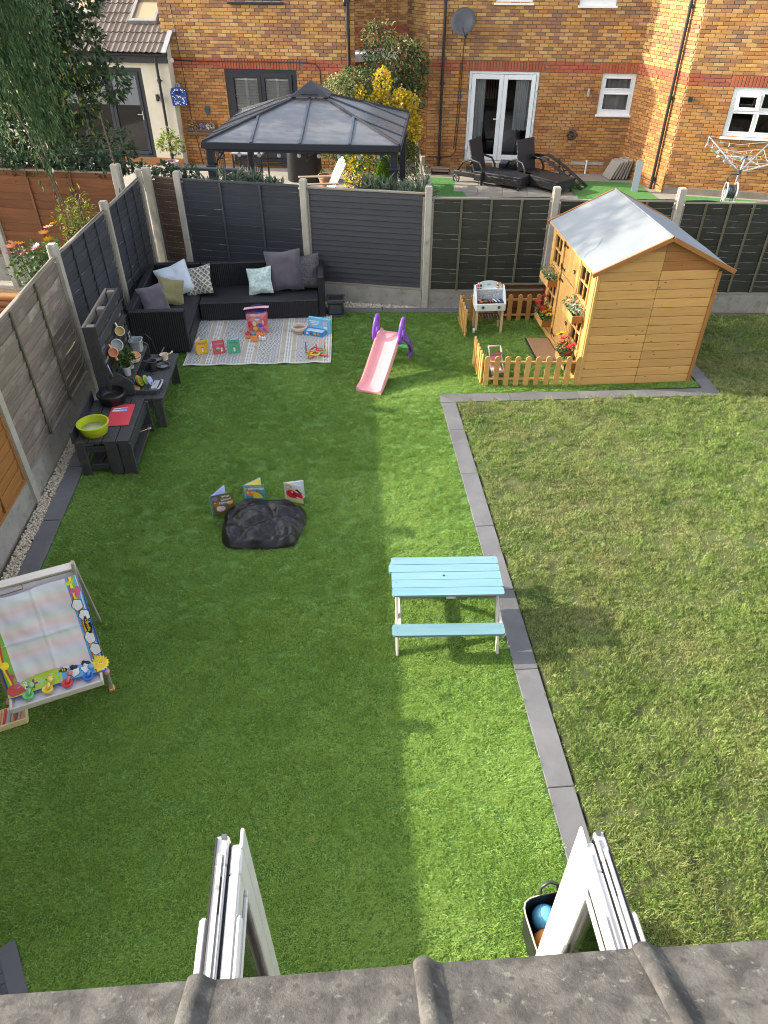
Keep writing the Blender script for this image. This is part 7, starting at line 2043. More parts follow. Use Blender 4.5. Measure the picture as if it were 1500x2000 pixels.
for (u, v) in ((.42, .10), (.57, .13)):
    decal('bee_wing', u + .035, v + .02, circ(.6, .35), P_wht, .0052, .04); decal('bee', u, v, circ(.75, .5), P_blk, .0056, .04); decal('bee_stripe', u - .006, v, circ(.12, .45), P_yel, .0066, .04); decal('bee_stripe', u + .014, v, circ(.12, .4), P_yel, .0066, .04)
decal('flower', .25, .09, [((.8 + .35 * math.cos(5 * a)) * math.cos(a), (.8 + .35 * math.cos(5 * a)) * math.sin(a)) for a in [2 * PI * i / 40 for i in range(40)]], P_wine, .0056, .035)
decal('butterfly', .34, .10, circ(.7, .5), P_sky, .0052, .035)
decal('snail_shell', .075, .085, circ(1.0, .9), P_red, .0056, .055); decal('snail_shell', .105, .125, circ(.5, .5), P_blue, .0066, .05); decal('snail_body', .13, .055, circ(1.5, .4), P_red, .0050, .05, .25); decal('snail_eye', .18, .115, circ(.5, .6), P_wht, .0066, .03); decal('snail_eye', .19, .075, circ(.5, .6), P_wht, .0066, .03); decal('snail_eye', .182, .117, circ(.2, .25), P_blk, .0076, .03); decal('snail_eye', .192, .077, circ(.2, .25), P_blk, .0076, .03)
decal('swirl', .05, .34, circ(1, 1), P_yel, .0056, .03); decal('spot', .085, .22, circ(), P_mag, .0056, .018)
# paint pots on the tray, each with its brush-stopper
esM = Matrix.Translation((-2.215, 3.57, 0)) @ Matrix.Rotation(R(19.5), 4, 'Z')
for i, (x, m, nm) in enumerate(((-.20, M_greenp, 'green'), (-.065, M_yellow, 'yellow'), (.075, M_red, 'red'), (.225, M_bluep, 'blue'))):
    p = esM @ Vector((x, -.055, .248))
    t = thing('paint_pot', '%s paint pot with its %s stopper on the easel tray' % (nm, nm), 'paint pot', p, R(19.5))
    b_ = MB(); b_.lathe([(.030, 0), (.036, .02), (.038, .022)], 20); b_.obj('base', t, M_clear, 50)
    b_ = MB(); b_.lathe([(.038, .022), (.040, .045), (.036, .048), (.020, .040), (.012, .030), (0, .03)], 20); b_.obj('lid', t, m, 50)
    b_ = MB(); b_.tube([(.0, .0, .035), (.02, .035, .065)], [.010, .013], 8); b_.sphere((.032, .055, .075), (.022, .026, .022), 12, 8); b_.obj('stopper', t, (plastic('pale_' + nm, tuple(min(.8, c * .8 + .12) for c in ((.16, .55, .17), (.8, .6, .06), (.66, .05, .055), (.03, .25, .55))[i]), .4)), True)
# yellow crate of crayons beside the easel
CRT = thing('crayon_tray', 'pale yellow tray of crayons below the left leg of the easel', 'tray', (-2.60, 3.46, .0), R(19.5))
b_ = MB(); b_.box((0, 0, .02), (.24, .20, .016), ch=.004); b_.box((0, -.1, .045), (.24, .012, .06), ch=.004); b_.box((.12, 0, .045), (.012, .19, .06), ch=.004); b_.obj('tray', CRT, plastic('butter_plastic', (.76, .62, .32), .5))
for k in range(5): b_ = MB(); b_.cyl((-.08 + k * .035, -.07, .04), (-.06 + k * .035, .07, .045), .009, n=8); b_.obj('crayon', CRT, (M_peach, M_red, M_lav, M_orangep, M_pink)[k], 40)

# ------------------------------------------------------------------ ball crate and balls, mat by the house
CB = thing('ball_crate', 'black fabric storage tub with cream rim behind the right folded doors', 'storage tub', (1.13, 1.58, 0), R(6))
b_ = MB(); b_.lathe([(0, .004), (.155, .004), (.165, .02), (.185, .30), (.178, .305), (.158, .03), (0, .02)], 32, sq=5); b_.obj('tub', CB, M_black, 50)
b_ = MB(); pr_ = []
for i in range(40):
    a = 2 * PI * i / 40; k_ = 1 / (abs(math.cos(a)) ** 5 + abs(math.sin(a)) ** 5) ** .2
    pr_.append((.183 * k_ * math.cos(a), .183 * k_ * math.sin(a), .306 + .012 * math.cos(2 * a)))
b_.tube(pr_, .005, 5, closed=True); b_.obj('rim', CB, mk('cream_piping', (.66, .55, .36), .8), True)
for s in (-1, 1): b_ = MB(); b_.tube([(-.06, s * .185, .27), (-.05, s * .21, .34), (0, s * .22, .37), (.05, s * .21, .34), (.06, s * .185, .27)], .010, 6); b_.obj('handle', CB, M_dgreyp, True)
def ball(label, x, y, z, r, m, deco=None):
    t = thing('ball', label, 'ball', (x, y, z), rot=(.4, .3, .2))
    b_ = MB(); b_.sphere((0, 0, 0), r, 24, 14); b_.obj('ball', t, m, True)
    if deco: deco(t, r)
def seams(t, r):
    b_ = MB()
    for M_ in (Matrix.Identity(4), Matrix.Rotation(PI / 2, 4, 'X'), Matrix.Rotation(PI / 2, 4, 'Y')): b_.torus((0, 0, 0), r, .003, 30, 5, M_)
    b_.obj('seam', t, M_black, True)
def patches(t, r):
    for (a, e) in ((0, 90), (20, 25), (92, 25), (164, 25), (236, 25), (308, 25), (56, -28), (128, -28)):
        d = Vector((math.cos(R(e)) * math.cos(R(a)), math.cos(R(e)) * math.sin(R(a)), math.sin(R(e))))
        q_ = d.to_track_quat('Z', 'Y').to_matrix().to_4x4()
        b_ = MB(); pt = [Vector((.033 * math.cos(i * 1.2566), .033 * math.sin(i * 1.2566), 0)) for i in range(5)]
        vs_ = [q_ @ Vector((0, 0, r + .002))] + [((q_ @ (p_ + Vector((0, 0, r)))).normalized() * (r + .0015)) for p_ in pt]
        b_.add(vs_, [(0, 1 + i, 1 + (i + 1) % 5) for i in range(5)]); b_.obj('patch', t, mk('ball_patch', (.04, .06, .04), .6))
ball('orange basketball in the black storage tub', 1.05, 1.53, .19, .085, M_orangep, seams)
ball('light blue ball at the back of the storage tub', 1.07, 1.67, .2, .075, M_sky)
ball('cream football with dark patches on the ground beside the doors', 1.03, 1.23, .10, .10, mk('cream_ball', (.68, .62, .45), .5), patches)
ball('red ball on the ground by the cream football', 1.12, 1.36, .06, .05, M_red)
# dark mat of small rubber tiles near the house
RM = thing('rubber_mat', 'dark grey mat with a small brick pattern in the lower left corner', 'mat', (-2.32, 1.42, .03), R(-60))
MB().box((0, 0, 0), (.5, .9, .012), ch=.003).obj('backing', RM, M_dgreyp)
tl = [MB().box((0, 0, 0), (.058, .028, .006), ch=.001).mesh('rubber_tile', mk('rubber_tile_%d' % k, (.05 + .02 * k, .052 + .02 * k, .06 + .02 * k), .7, rnd=.2)) for k in range(3)]
for r_ in range(24):
    for c_ in range(8):
        x = -.22 + c_ * .0615 + (.03 if r_ % 2 else 0); y = -.385 + r_ * .0315
        if x > .22: continue
        obj('rubber_tile', random.choice(tl), RM, loc=(x, y, .009))
# ------------------------------------------------------------------ neighbours' yards: ground surfaces
ZN = -.2
M_turfN = mk('worn_artificial_turf', (.045, .16, .03), .9, (.075, .21, .045), ns=9, world=True, bump=.6, bs=160, bd=.01)
sheet('patio', [(-9, 11.9), (2.2, 11.4), (2.6, 22.5), (-9, 23)], ZN, M_patio, label='paved patio behind the charcoal fence panels')
sheet('garden_path', [(2.4, 11.2), (11.5, 10.4), (11.5, 19.0), (7.9, 20.1), (2.6, 21.2)], ZN + .002, M_patio, label='paving in front of the patio doors')
for i, poly in enumerate(([(2.62, 17.6), (3.45, 17.2), (3.3, 19.75), (2.66, 19.9)], [(5.7, 14.5), (8.1, 14.2), (7.95, 18.4), (7.75, 19.0), (6.2, 19.3)], [(8.35, 13.5), (11.4, 13), (11.4, 16.75), (8.55, 17.72)])):
    mb = MB(); mb.flat(poly, ZN + .02); mb.obj('turf_strip', None, M_turfN)['kind'] = 'structure'
sheet('flower_bed', [(-9.2, 3), (-3.5, 3), (-3.5, 11.9), (-9.2, 13.1)], .02, M_soil, label='planting bed left of the boundary fence')
gravel([(-6.6, 10.6), (-3.6, 10.2), (-3.6, 11.7), (-6.6, 12.3)], 420, 'pebbles in the bed left of the boundary fence')
# flags of the right hand patio
fl = tag(D.objects.new('patio_flags', None), 'square paving flags under the sun loungers', kind='structure'); COL.objects.link(fl)
fm = MB().box((0, 0, 0), (.595, .595, .03), ch=.006).mesh('flag', M_patio)
for i in range(6):
    for j in range(5):
        p = Matrix.Rotation(-.21, 4, 'Z') @ Vector((-.75 + i * .605, -2.95 + j * .605, 0))
        X, Y = 4.0 + p.x, 20.4 + p.y
        if 3.4 < X < 8 and not (X > 5.8 and Y < 19.2): obj('flag', fm, fl, loc=(X, Y, ZN + .004 + random.uniform(0, .004)), rot=(0, 0, -.21))

# ------------------------------------------------------------------ gazebo
GZ = thing('gazebo', 'anthracite metal gazebo with hipped panel roof behind the charcoal fence', 'gazebo', (-.17, 14.66, ZN), R(-8.9))
gw, gd, ez_, az_ = 3.34, 2.95, 2.20, 2.68
def roofpanel_mat():
    m = mk('smoked_roof_panel', (.14, .147, .165), .25, (.17, .178, .195), ns=1.5, spec=.7, dirt=(5, .62, (.13, .115, .10), .2))
    nt = m.node_tree; N = nt.nodes; L = nt.links
    tr = N.new('ShaderNodeBsdfTransparent'); tr.inputs[0].default_value = (.55, .45, .36, 1); mx = N.new('ShaderNodeMixShader'); mx.inputs[0].default_value = .2
    L.new(N['Principled BSDF'].outputs[0], mx.inputs[1]); L.new(tr.outputs[0], mx.inputs[2]); L.new(mx.outputs[0], N['Material Output'].inputs[0]); return m
M_gp = roofpanel_mat()
M_rib = mk('slate_blue_rib', (.065, .08, .105), .45)
hx, hy, tx_, ty_ = gw / 2, gd / 2, .26, .22
top = [(-tx_, -ty_), (tx_, -ty_), (tx_, ty_), (-tx_, ty_)]; bot = [(-hx, -hy), (hx, -hy), (hx, hy), (-hx, hy)]
for s in range(4):
    a, b = Vector((*bot[s], ez_)), Vector((*bot[(s + 1) % 4], ez_)); c, d = Vector((*top[(s + 1) % 4], az_)), Vector((*top[s], az_))
    for k in range(4):
        u0, u1 = k / 4, (k + 1) / 4
        def topat(u):
            # parallel ribs: clip against the hip lines
            p = a + (b - a) * u; w0 = (a - d).dot((b - a).normalized()) * -1
            L_ = (b - a).length; inset_ = (L_ - (c - d).length) / 2; x = u * L_
            if x < inset_: t = x / inset_
            elif x > L_ - inset_: t = (L_ - x) / inset_
            else: t = 1.0
            mid = (d + c) / 2 - (a + b) / 2
            return p + mid * t
        pts = [a + (b - a) * u0, a + (b - a) * u1, topat(u1)] + ([d] if k == 1 and False else []) + [topat(u0)]
        if k == 1: pts = [pts[0], pts[1], pts[2], Vector(d), topat(u0)] if (topat(u0) - d).length > .01 else pts
        if k == 2: pts = [pts[0], pts[1], topat(u1), Vector(c), topat(u0)]
        pts = [p for i, p in enumerate(pts) if (p - pts[i - 1]).length > 1e-3]
        mb = MB(); mb.add(pts, [tuple(range(len(pts)))]); mb.obj('roof_panel', GZ, M_gp)
        if k: 
            p0, p1 = a + (b - a) * u0, topat(u0); n_ = (b - a).cross(d - a).normalized()
            plank('roof_rib', GZ, p0 + n_ * .012, p1 + n_ * .012, .045, .024, M_rib, up=tuple(n_))
    plank('hip_rib', GZ, a + Vector((0, 0, .015)), d + Vector((0, 0, .015)), .04, .035, M_anth)
    plank('eave_beam', GZ, a - Vector((0, 0, .045)), b - Vector((0, 0, .045)), .06, .10, M_anth, up=(0, 0, 1))
    plank('lower_beam', GZ, a * .97 - Vector((0, 0, .05)), b * .97 - Vector((0, 0, .05)), .05, .06, M_anth)
    p = Vector((a.x * .945, a.y * .935, 0))
    plank('post', GZ, p, p + Vector((0, 0, ez_ - .05)), .115, .115, M_anth, up=(1, 0, 0))
    bs_ = MB(); bs_.box((p.x, p.y, .01), (.2, .2, .02)); bs_.box((p.x, p.y, ez_ - .38), (.17, .17, .05), ch=.01); bs_.obj('post_collar', GZ, M_anth)
    for ax in ((1, 0), (0, 1)):
        sx = -math.copysign(1, a.x) * ax[0]; sy = -math.copysign(1, a.y) * ax[1]
        br = MB(); br.tube([(p.x + sx * .06, p.y + sy * .06, ez_ - .48), (p.x + sx * .10, p.y + sy * .10, ez_ - .30), (p.x + sx * .25, p.y + sy * .25, ez_ - .14), (p.x + sx * .42, p.y + sy * .42, ez_ - .10)], .014, 6)
        br.tube([(p.x + sx * (.18 + .06 * math.cos(t_)), p.y + sy * (.18 + .06 * math.cos(t_)), ez_ - .22 + .05 * math.sin(t_)) for t_ in [i * .7 for i in range(9)]], .009, 5)
        br.obj('corner_bracket', GZ, M_anth, True)
cp = MB(); cp.add([(-.34, -.30, az_ + .03), (.34, -.30, az_ + .03), (.34, .30, az_ + .03), (-.34, .30, az_ + .03), (0, 0, az_ + .25)], [(0, 1, 4), (1, 2, 4), (2, 3, 4), (3, 0, 4), (3, 2, 1, 0)]); cp.obj('vent_cap', GZ, M_anth)
cv = MB(); cv.prism([(-.15, 0), (.15, 0)] + [(.15 * math.cos(PI * i / 8), .07 * math.sin(PI * i / 8)) for i in range(1, 8)], -.004, .004, Matrix(((1, 0, 0, 0), (0, 0, 1, 0), (0, 1, 0, 0), (0, 0, 0, 1)))); cv.obj('vent_slot', GZ, M_black, loc=(0, -.262, az_ + .065), rot=(R(-36), 0, 0))
SLT = thing('string_lights', 'string of small round bulbs hanging under the gazebo eave', 'string lights', (-.225, 14.66, ZN), R(-8.9))
pts = []
for k in range(9):
    x0 = -1.55 + k * .345
    pts += [(x0, -1.33, ez_ - .115), (x0 + .17, -1.33, ez_ - .175)]
wr = MB(); wr.tube(pts, .004, 4); wr.obj('wire', SLT, M_black)
bm_ = MB().sphere((0, 0, 0), .036, 10, 8).mesh('bulb', M_clear, True)
for k in range(9): obj('bulb', bm_, SLT, loc=(-1.38 + k * .345, -1.33, ez_ - .21))

# ------------------------------------------------------------------ things on the left patio
def chair_slat(label, loc, rz):
    t = thing('adirondack_chair', label, 'garden chair', loc, rz)
    for k in range(5):
        a = (k - 2) * .05
        plank('back_slat', t, (.05 + .0, (k - 2) * .115, .30), (.42, (k - 2) * .135, 1.02 - .03 * abs(k - 2)), .105, .018, M_white_w, up=(-1, 0, .4))
    for k in range(5): plank('seat_slat', t, (-.48 + k * .11, -.28, .36 - k * .025), (-.48 + k * .11, .28, .36 - k * .025), .10, .018, M_white_w)
    for s in (-.34, .34):
        plank('arm', t, (-.58, s, .58), (.22, s, .55), .13, .022, M_grey); plank('leg', t, (-.50, s, 0), (-.50, s, .565), .09, .022, M_grey, up=(0, 1, 0)); plank('leg', t, (.42, s * .9, 0), (-.45, s * .9, .36), .11, .022, M_grey, up=(0, 1, 0))
    return t
chair_slat('pale slatted adirondack chair with grey arms seen under the gazebo', (.02, 17.6, ZN), R(12))
BC_ = thing('covered_barbecue', 'barbecue under a black fitted cover against the house wall', 'covered barbecue', (-.52, 19.9, ZN), R(-13))
mb = MB()
def bcf(u, v):
    a = u * 2 * PI; k = 1 / (abs(math.cos(a)) ** 4 + abs(math.sin(a)) ** 4) ** .25; w = (.42 + .02 * math.sin(a * 6) * (1 - v)) * (1 - .25 * max(0, v - .55)); d = .28 * (1 - .4 * max(0, v - .6)); z = 1.1 * v
    return Vector((w * k * math.cos(a), d * k * math.sin(a), z + .02))
mb.grid(bcf, 40, 10); mb.flat([tuple(bcf(u / 40, 1).xy) for u in range(40)], 1.12); mb.obj('cover', BC_, M_black_c, 40)
tb = MB(); tb.tube([(-.3, -.27, 1.08), (-.15, -.3, 1.14), (.15, -.3, 1.14), (.3, -.27, 1.08)], .018, 6); tb.obj('cover_fold', BC_, M_black_c, True)
BT = thing('bistro_table', 'small square black framed table with pale top beyond the gazebo post', 'garden table', (-1.75, 18.6, ZN), R(-13))
MB().box((0, 0, .98), (.75, .6, .03), ch=.004).obj('table_top', BT, mk('grey_glass_top', (.36, .37, .37), .15))
for (x, y) in ((-.34, -.27), (.34, -.27), (.34, .27), (-.34, .27)): plank('leg', BT, (x, y, 0), (x, y, .965), .035, .035, M_black, up=(1, 0, 0))
def barchair(label, loc, rz):
    t = thing('bar_chair', label, 'garden chair', loc, rz, 'black chairs on the left patio')
    for (x, y, h) in ((-.22, -.2, .62), (.22, -.2, .62), (-.22, .2, 1.05), (.22, .2, 1.05)): plank('leg', t, (x, y, 0), (x, y, h), .028, .028, M_black, up=(1, 0, 0))
    MB().box((0, 0, .60), (.46, .44, .04), ch=.01).obj('seat', t, M_black)
    for k in range(9): plank('back_slat', t, (-.18 + k * .045, .2, .66), (-.18 + k * .045, .21, 1.04), .016, .012, M_black, up=(0, -1, 0))
    plank('back_rail', t, (-.22, .2, 1.05), (.22, .2, 1.05), .03, .03, M_black)
barchair('black slatted chair left of the bistro table near the gazebo post', (-2.45, 18.4, ZN), R(160))
barchair('black slatted chair in front of the bistro table', (-1.72, 18.0, ZN), R(185))
HW = thing('wicker_heart', 'grey wicker heart hanging under the gazebo beside the chair', 'hanging ornament', (-.34, 15.6, 1.42))
for k in range(7):
    r = .165 + .018 * (k % 3); mb = MB()
    mb.tube([(r / 16 * 16 * math.sin(t) ** 3 + random.uniform(-.008, .008), random.uniform(-.03, .03), r / 16 * (13 * math.cos(t) - 5 * math.cos(2 * t) - 2 * math.cos(3 * t) - math.cos(4 * t))) for t in [2 * PI * i / 26 for i in range(26)]], .008, 5, closed=True); mb.obj('cane', HW, M_bark, True)
mb = MB()
for k in range(16):
    a, b = random.uniform(-.13, .13), random.uniform(-.13, .13); mb.tube([(a, random.uniform(-.03, .03), .14 - abs(a) * .3), (b, 0, -.12 + abs(b))], .006, 4)
mb.tube([(0, 0, .16), (0, 0, .52)], .003, 4)
mb.obj('woven_twig', HW, M_bark)
def plantpot(label, loc, r, h, potm, blobs, n, leaf, ln, wd, nm='potted_plant', trunk=None):
    t = thing(nm, label, 'potted plant', loc)
    mb = MB(); mb.lathe([(r * .68, 0), (r * .95, h * .8), (r * .97, h * .82), (r * 1.08, h * .83), (r * 1.08, h), (r * .95, h), (r * .92, h * .86), (0, h * .86)], 20); mb.obj('pot', t, potm, 40)
    if trunk: mb = MB(); mb.tube(trunk, .014, 6); mb.obj('stem', t, M_bark, True)
    obj('foliage', cloud('foliage', blobs, n, ln, wd, leaf), t)
    return t
plantpot('lemon tree in a mauve pot by the cream wall', (-3.93, 20.35, ZN + .1), .17, .32, M_mauve, [(0, 0, .78, .26, .24, .2), (-.2, 0, .72, .16, .16, .14), (.22, 0, .65, .16, .16, .16), (.02, 0, .95, .16, .15, .12)], 420, L_lemon, .085, .036, trunk=[(0, 0, .28), (.01, 0, .5), (-.01, 0, .8)])
plantpot('terracotta pot beside the wicker heart', (.03, 18.9, ZN), .20, .36, M_terr, [(0, 0, .42, .16, .16, .1)], 60, L_mid, .06, .03)
plantpot('bright lime flowering plant behind the left concrete post', (-.62, 13.2, ZN), .22, .95, M_dgreyp, [(0, 0, 1.12, .26, .22, .15), (.16, 0, 1.06, .16, .16, .12), (-.16, 0, 1.06, .16, .16, .12)], 420, L_lime, .07, .045)
plantpot('dark leafy plant in a terracotta pot inside the right gazebo post', (1.40, 15.4, ZN), .2, .4, M_terr, [(0, 0, .7, .28, .28, .3)], 220, L_grey, .12, .045)
# golden and dark shrubs
def shrub(nm, label, loc, parts, stems, cat='shrub', group=None):
    t = thing(nm, label, cat, loc, 0, group)
    for (pn, blobs, n, ln, wd, leaf, dr) in parts: obj(pn, cloud(pn, blobs, n, ln, wd, leaf, dr), t)
    mb = MB()
    for s in stems: mb.tube(s, [.03 - .02 * i / max(1, len(s) - 1) for i in range(len(s))], 6)
    mb.obj('stem', t, M_bark, True)
    return t
shrub('golden_shrub', 'golden flowering shrub with olive foliage filling the gap between houses', (1.02, 18.7, ZN),
      [('foliage', [(-.55, 0, 1.9, .55, .5, .65), (-.6, .1, 1.2, .55, .5, .6), (.1, 0, 1.6, .7, .6, .8), (.75, .1, 1.3, .55, .5, .7), (.2, 0, .7, .9, .6, .6), (.95, 0, .6, .4, .4, .5), (-.2, .1, 2.3, .45, .4, .35)], 6200, .085, .034, L_mid, .3),
       ('variegated_foliage', [(-.62, -.15, 2.1, .45, .42, .5), (-.8, -.1, 1.5, .38, .4, .6), (-.35, -.2, 2.35, .35, .3, .25), (1.05, -.2, .75, .28, .3, .35)], 3000, .07, .030, L_olive, .2),
       ('blossom', [(.35, -.3, 2.35, .20, .2, .34), (.30, -.42, 1.9, .34, .2, .35), (-.15, -.42, 2.2, .14, .15, .12), (-.35, -.42, 1.55, .16, .15, .14), (1.0, -.4, 2.0, .2, .2, .2), (.75, -.4, 1.75, .4, .2, .4), (.50, -.45, 1.6, .22, .2, .22), (.95, -.35, 1.75, .18, .2, .22), (1.12, -.3, 1.45, .16, .2, .30), (-.12, -.42, 1.85, .16, .15, .14), (.0, -.45, 1.25, .16, .15, .16), (.62, -.45, 1.05, .18, .15, .16), (.2, -.45, 1.05, .12, .15, .2), (.75, -.45, 2.05, .2, .2, .25)], 4600, .06, .045, L_yellow, .1)],
      [[(0, 0, 0), (.1, 0, .8), (.2, 0, 1.6), (.3, 0, 2.3)], [(.05, 0, .1), (-.4, 0, 1.0), (-.6, 0, 1.9)], [(.1, 0, .1), (.7, 0, .8), (.9, 0, 1.4)]])
shrub('berry_shrub', 'dark red tinged shrub rising behind the golden one', (1.75, 20.3, ZN),
      [('foliage', [(0, 0, 2.5, .75, .5, .6), (-.35, 0, 2.95, .38, .4, .4), (.45, 0, 2.4, .5, .4, .55), (.35, 0, 1.8, .5, .5, .6)], 2600, .10, .038, L_dark, .3),
       ('young_foliage', [(-.35, -.1, 3.15, .40, .35, .30), (.25, -.2, 2.75, .6, .4, .35)], 650, .09, .03, L_olive, .1), ('berries', [(-.2, -.25, 2.9, .4, .25, .3), (.3, -.25, 2.5, .4, .25, .3)], 150, .04, .035, L_rust, 0)],
      [[(0, 0, 0), (0, 0, 1.2), (-.2, 0, 2.2), (-.35, 0, 3.2)], [(.05, 0, .3), (.3, 0, 1.5), (.5, 0, 2.6)]])
shrub('variegated_shrub', 'yellow edged euonymus bush under the right side of the gazebo', (.82, 16.7, ZN), [('foliage', [(0, 0, .75, .42, .35, .6), (.0, -.1, .35, .45, .35, .35), (-.1, 0, 1.25, .32, .3, .3)], 1800, .065, .036, L_mid, .2), ('golden_foliage', [(-.08, -.2, .85, .38, .25, .55), (.1, -.2, .4, .35, .25, .35)], 1100, .06, .036, L_yellow, .2)], [[(0, 0, 0), (0, 0, .6)]])
CF = thing('dwarf_conifer', 'bright green cone shaped conifer between the shrub and the gazebo post', 'conifer', (1.22, 15.9, ZN))
n = 2600; hz = rng.random(n) ** .8; a_ = rng.random(n) * 2 * PI; rr = .30 * (1 - hz) ** .75 * (1 - .3 * np.exp(-hz * 9)) * (.75 + .3 * rng.random(n)) + .02
P_ = np.c_[rr * np.cos(a_), rr * np.sin(a_), .06 + hz * 1.28]; Dv = np.c_[np.cos(a_) * .5, np.sin(a_) * .5, 1.3 + 0 * a_] + rng.normal(size=(n, 3)) * .25
obj('foliage', leaves_mesh('foliage', P_, Dv, unit(n), .10, .022, L_lime), CF)
mb = MB(); mb.cyl((0, 0, 0), (0, 0, 1.1), .03, .01, 8); mb.obj('trunk', CF, M_bark)
# foliage along the fence tops
def strip_plant(nm, label, p, q, z, h, d, n, leaf, ln, wd, cat='climbing plant', k=9, droop=.3):
    mid = ((p[0] + q[0]) / 2, (p[1] + q[1]) / 2, 0); t = thing(nm, label, cat, mid)
    bl = []
    for i in range(k):
        u = (i + .5) / k; hh = h * random.uniform(.7, 1.2)
        bl.append((p[0] + (q[0] - p[0]) * u - mid[0] + random.uniform(-.05, .05), p[1] + (q[1] - p[1]) * u - mid[1], z + random.uniform(-.4, .5) * h, abs(q[0] - p[0]) / k * .75, d, hh))
    obj('foliage', cloud('foliage', bl, n, ln, wd, leaf, droop, .3), t)
    mb = MB(); mb.tube([(p[0] - mid[0], p[1] - mid[1], z - .1), (0, .02, z), (q[0] - mid[0], q[1] - mid[1], z - .05)], .008, 5)
    for i in range(4): u = (i + .5) / 4; x = p[0] + (q[0] - p[0]) * u - mid[0]; y = p[1] + (q[1] - p[1]) * u - mid[1]; mb.tube([(x, y, ZN), (x + .05, y, z * .6), (x, y, z)], .007, 5)
    mb.obj('stem', t, M_bark, True)
strip_plant('lily_border', 'grey green leafy plants along the fence top under the gazebo', (-2.0, 12.3), (-.7, 12.0), 1.62, .09, .16, 420, L_grey, .17, .05, 'border plant', 8, -.3)
strip_plant('iris_border', 'strap leaved grey plants showing over the slim charcoal panel', (.45, 11.75), (1.50, 11.45), 1.58, .10, .16, 420, L_grey, .19, .05, 'border plant', 8, -.4)
strip_plant('ivy_creeper', 'ivy trailing over the corner of the fences', (-3.5, 12.85), (-2.1, 12.35), 1.78, .10, .13, 420, L_ivy, .075, .05, 'ivy')
strip_plant('ivy_creeper', 'dense dark ivy along the top of the orange fence', (-6.6, 13.35), (-3.3, 12.75), 1.86, .22, .28, 2600, L_ivy, .085, .05, 'ivy', 12)
# low railing between patio and fence
RL = thing('railing', 'short charcoal timber railing behind the corner fence panel', 'railing', (-1.95, 12.6, ZN), R(-12))
plank('top_rail', RL, (-.62, 0, 1.98), (.62, 0, 1.98), .09, .04, M_char2); plank('lower_rail', RL, (-.6, 0, 1.4), (.6, 0, 1.4), .06, .03, M_char2)
for k in range(6): plank('baluster', RL, (-.55 + k * .22, 0, 0), (-.55 + k * .22, 0, 1.96), .055, .04, M_char2, up=(0, -1, 0))
# dividing fence with pale climber
DFc = thing('trellis_fence', 'weathered trellis fence with pale climber dividing the two back gardens', 'fence', (2.05, 15.5, ZN), R(86))
for k in range(4): plank('post', DFc, (-4.0 + k * 2.6, 0, 0), (-4.0 + k * 2.6, 0, 1.5 - .14 * k), .08, .08, M_cap, up=(1, 0, 0))
for z in (.15, .5, .85, 1.15): plank('rail', DFc, (-4.0, 0, z), (3.8, 0, z * .8), .09, .025, M_grey, up=(0, -1, 0))
obj('climber', cloud('climber', [(-3.2, 0, 1.2, .7, .10, .3), (-2.0, 0, 1.0, .9, .12, .35), (-.5, 0, .9, .9, .12, .3), (1.0, 0, .8, .9, .12, .3)], 900, .07, .035, L_grey, .4), DFc)

# wall things on the left house
def onwall(rzw, P, X, out, z): c, s = math.cos(rzw), math.sin(rzw); u = (X - P[0]) / c; return (P[0] + u * c + out * s, P[1] + u * s - out * c, z)
PB = thing('peg_bag', 'navy peg bag with white spots hanging on the left brick wall', 'peg bag', onwall(rzL, LA, -3.62, .33, 1.28), rzL)
mb = MB(); mb.prism([(-.20, 0), (.20, 0), (.22, .30), (.17, .40), (.06, .42), (-.06, .42), (-.17, .40), (-.22, .30)], -.03, .03, Matrix.Rotation(PI / 2, 4, 'X')); mb.obj('bag', PB, mk('navy_cotton', (.02, .05, .20), .9))
mb = MB(); mb.flat([(.10 * math.cos(i * .628), .30 + .05 * math.sin(i * .628)) for i in range(10)], .032, Matrix.Rotation(PI / 2, 4, 'X')); mb.obj('opening', PB, mk('dark_navy', (.01, .015, .06), .9))
dots = MB()
for k in range(60):
    x, z = random.uniform(-.19, .19), random.uniform(.02, .38)
    if (x / .11) ** 2 + ((z - .30) / .06) ** 2 < 1: continue
    dots.flat([(x + .012 * math.cos(i * 1.047), z + .012 * math.sin(i * 1.047)) for i in range(6)], .0315, Matrix.Rotation(PI / 2, 4, 'X'))
dots.obj('white_spots', PB, K_w)
mb = MB(); mb.tube([(0, 0, .42), (0, 0, .47), (.03, .0, .50), (0, .1, .48), (0, .3, .48)], .006, 5); mb.obj('hanger', PB, M_black, True)
WP = thing('wall_planter', 'wooden wall planter of dried flowers on the left brick wall', 'wall planter', onwall(rzL, LA, -3.22, .09, .56), rzL)
for z in (.05, .13): plank('board', WP, (-.42, -.09, z), (.42, -.09, z), .07, .02, M_brown, up=(0, -1, 0))
for x in (-.41, .41): plank('board', WP, (x, -.09, .09), (x, .08, .09), .15, .02, M_brown, up=(1, 0, 0))
plank('board', WP, (-.42, 0, .015), (.42, 0, .015), .17, .02, M_brown); plank('back_board', WP, (-.42, .075, .18), (.42, .075, .18), .30, .018, M_brownp, up=(0, -1, 0))
obj('dried_flowers', cloud('dried_flowers', [(-.25, -.04, .22, .14, .09, .10), (-.16, -.06, .1, .06, .05, .1)], 160, .06, .02, leaf_mat('straw_leaf', [(.28, .17, .05), (.45, .32, .12), (.58, .46, .24)])), WP)
obj('white_flowers', cloud('white_flowers', [(.26, -.04, .22, .12, .08, .08)], 110, .045, .035, leaf_mat('white_bloom', [(.5, .48, .4), (.72, .70, .62)])), WP)
obj('lilac_flowers', cloud('lilac_flowers', [(.02, -.04, .22, .07, .06, .06)], 60, .04, .03, leaf_mat('lilac_bloom', [(.25, .2, .42), (.45, .4, .62)])), WP)
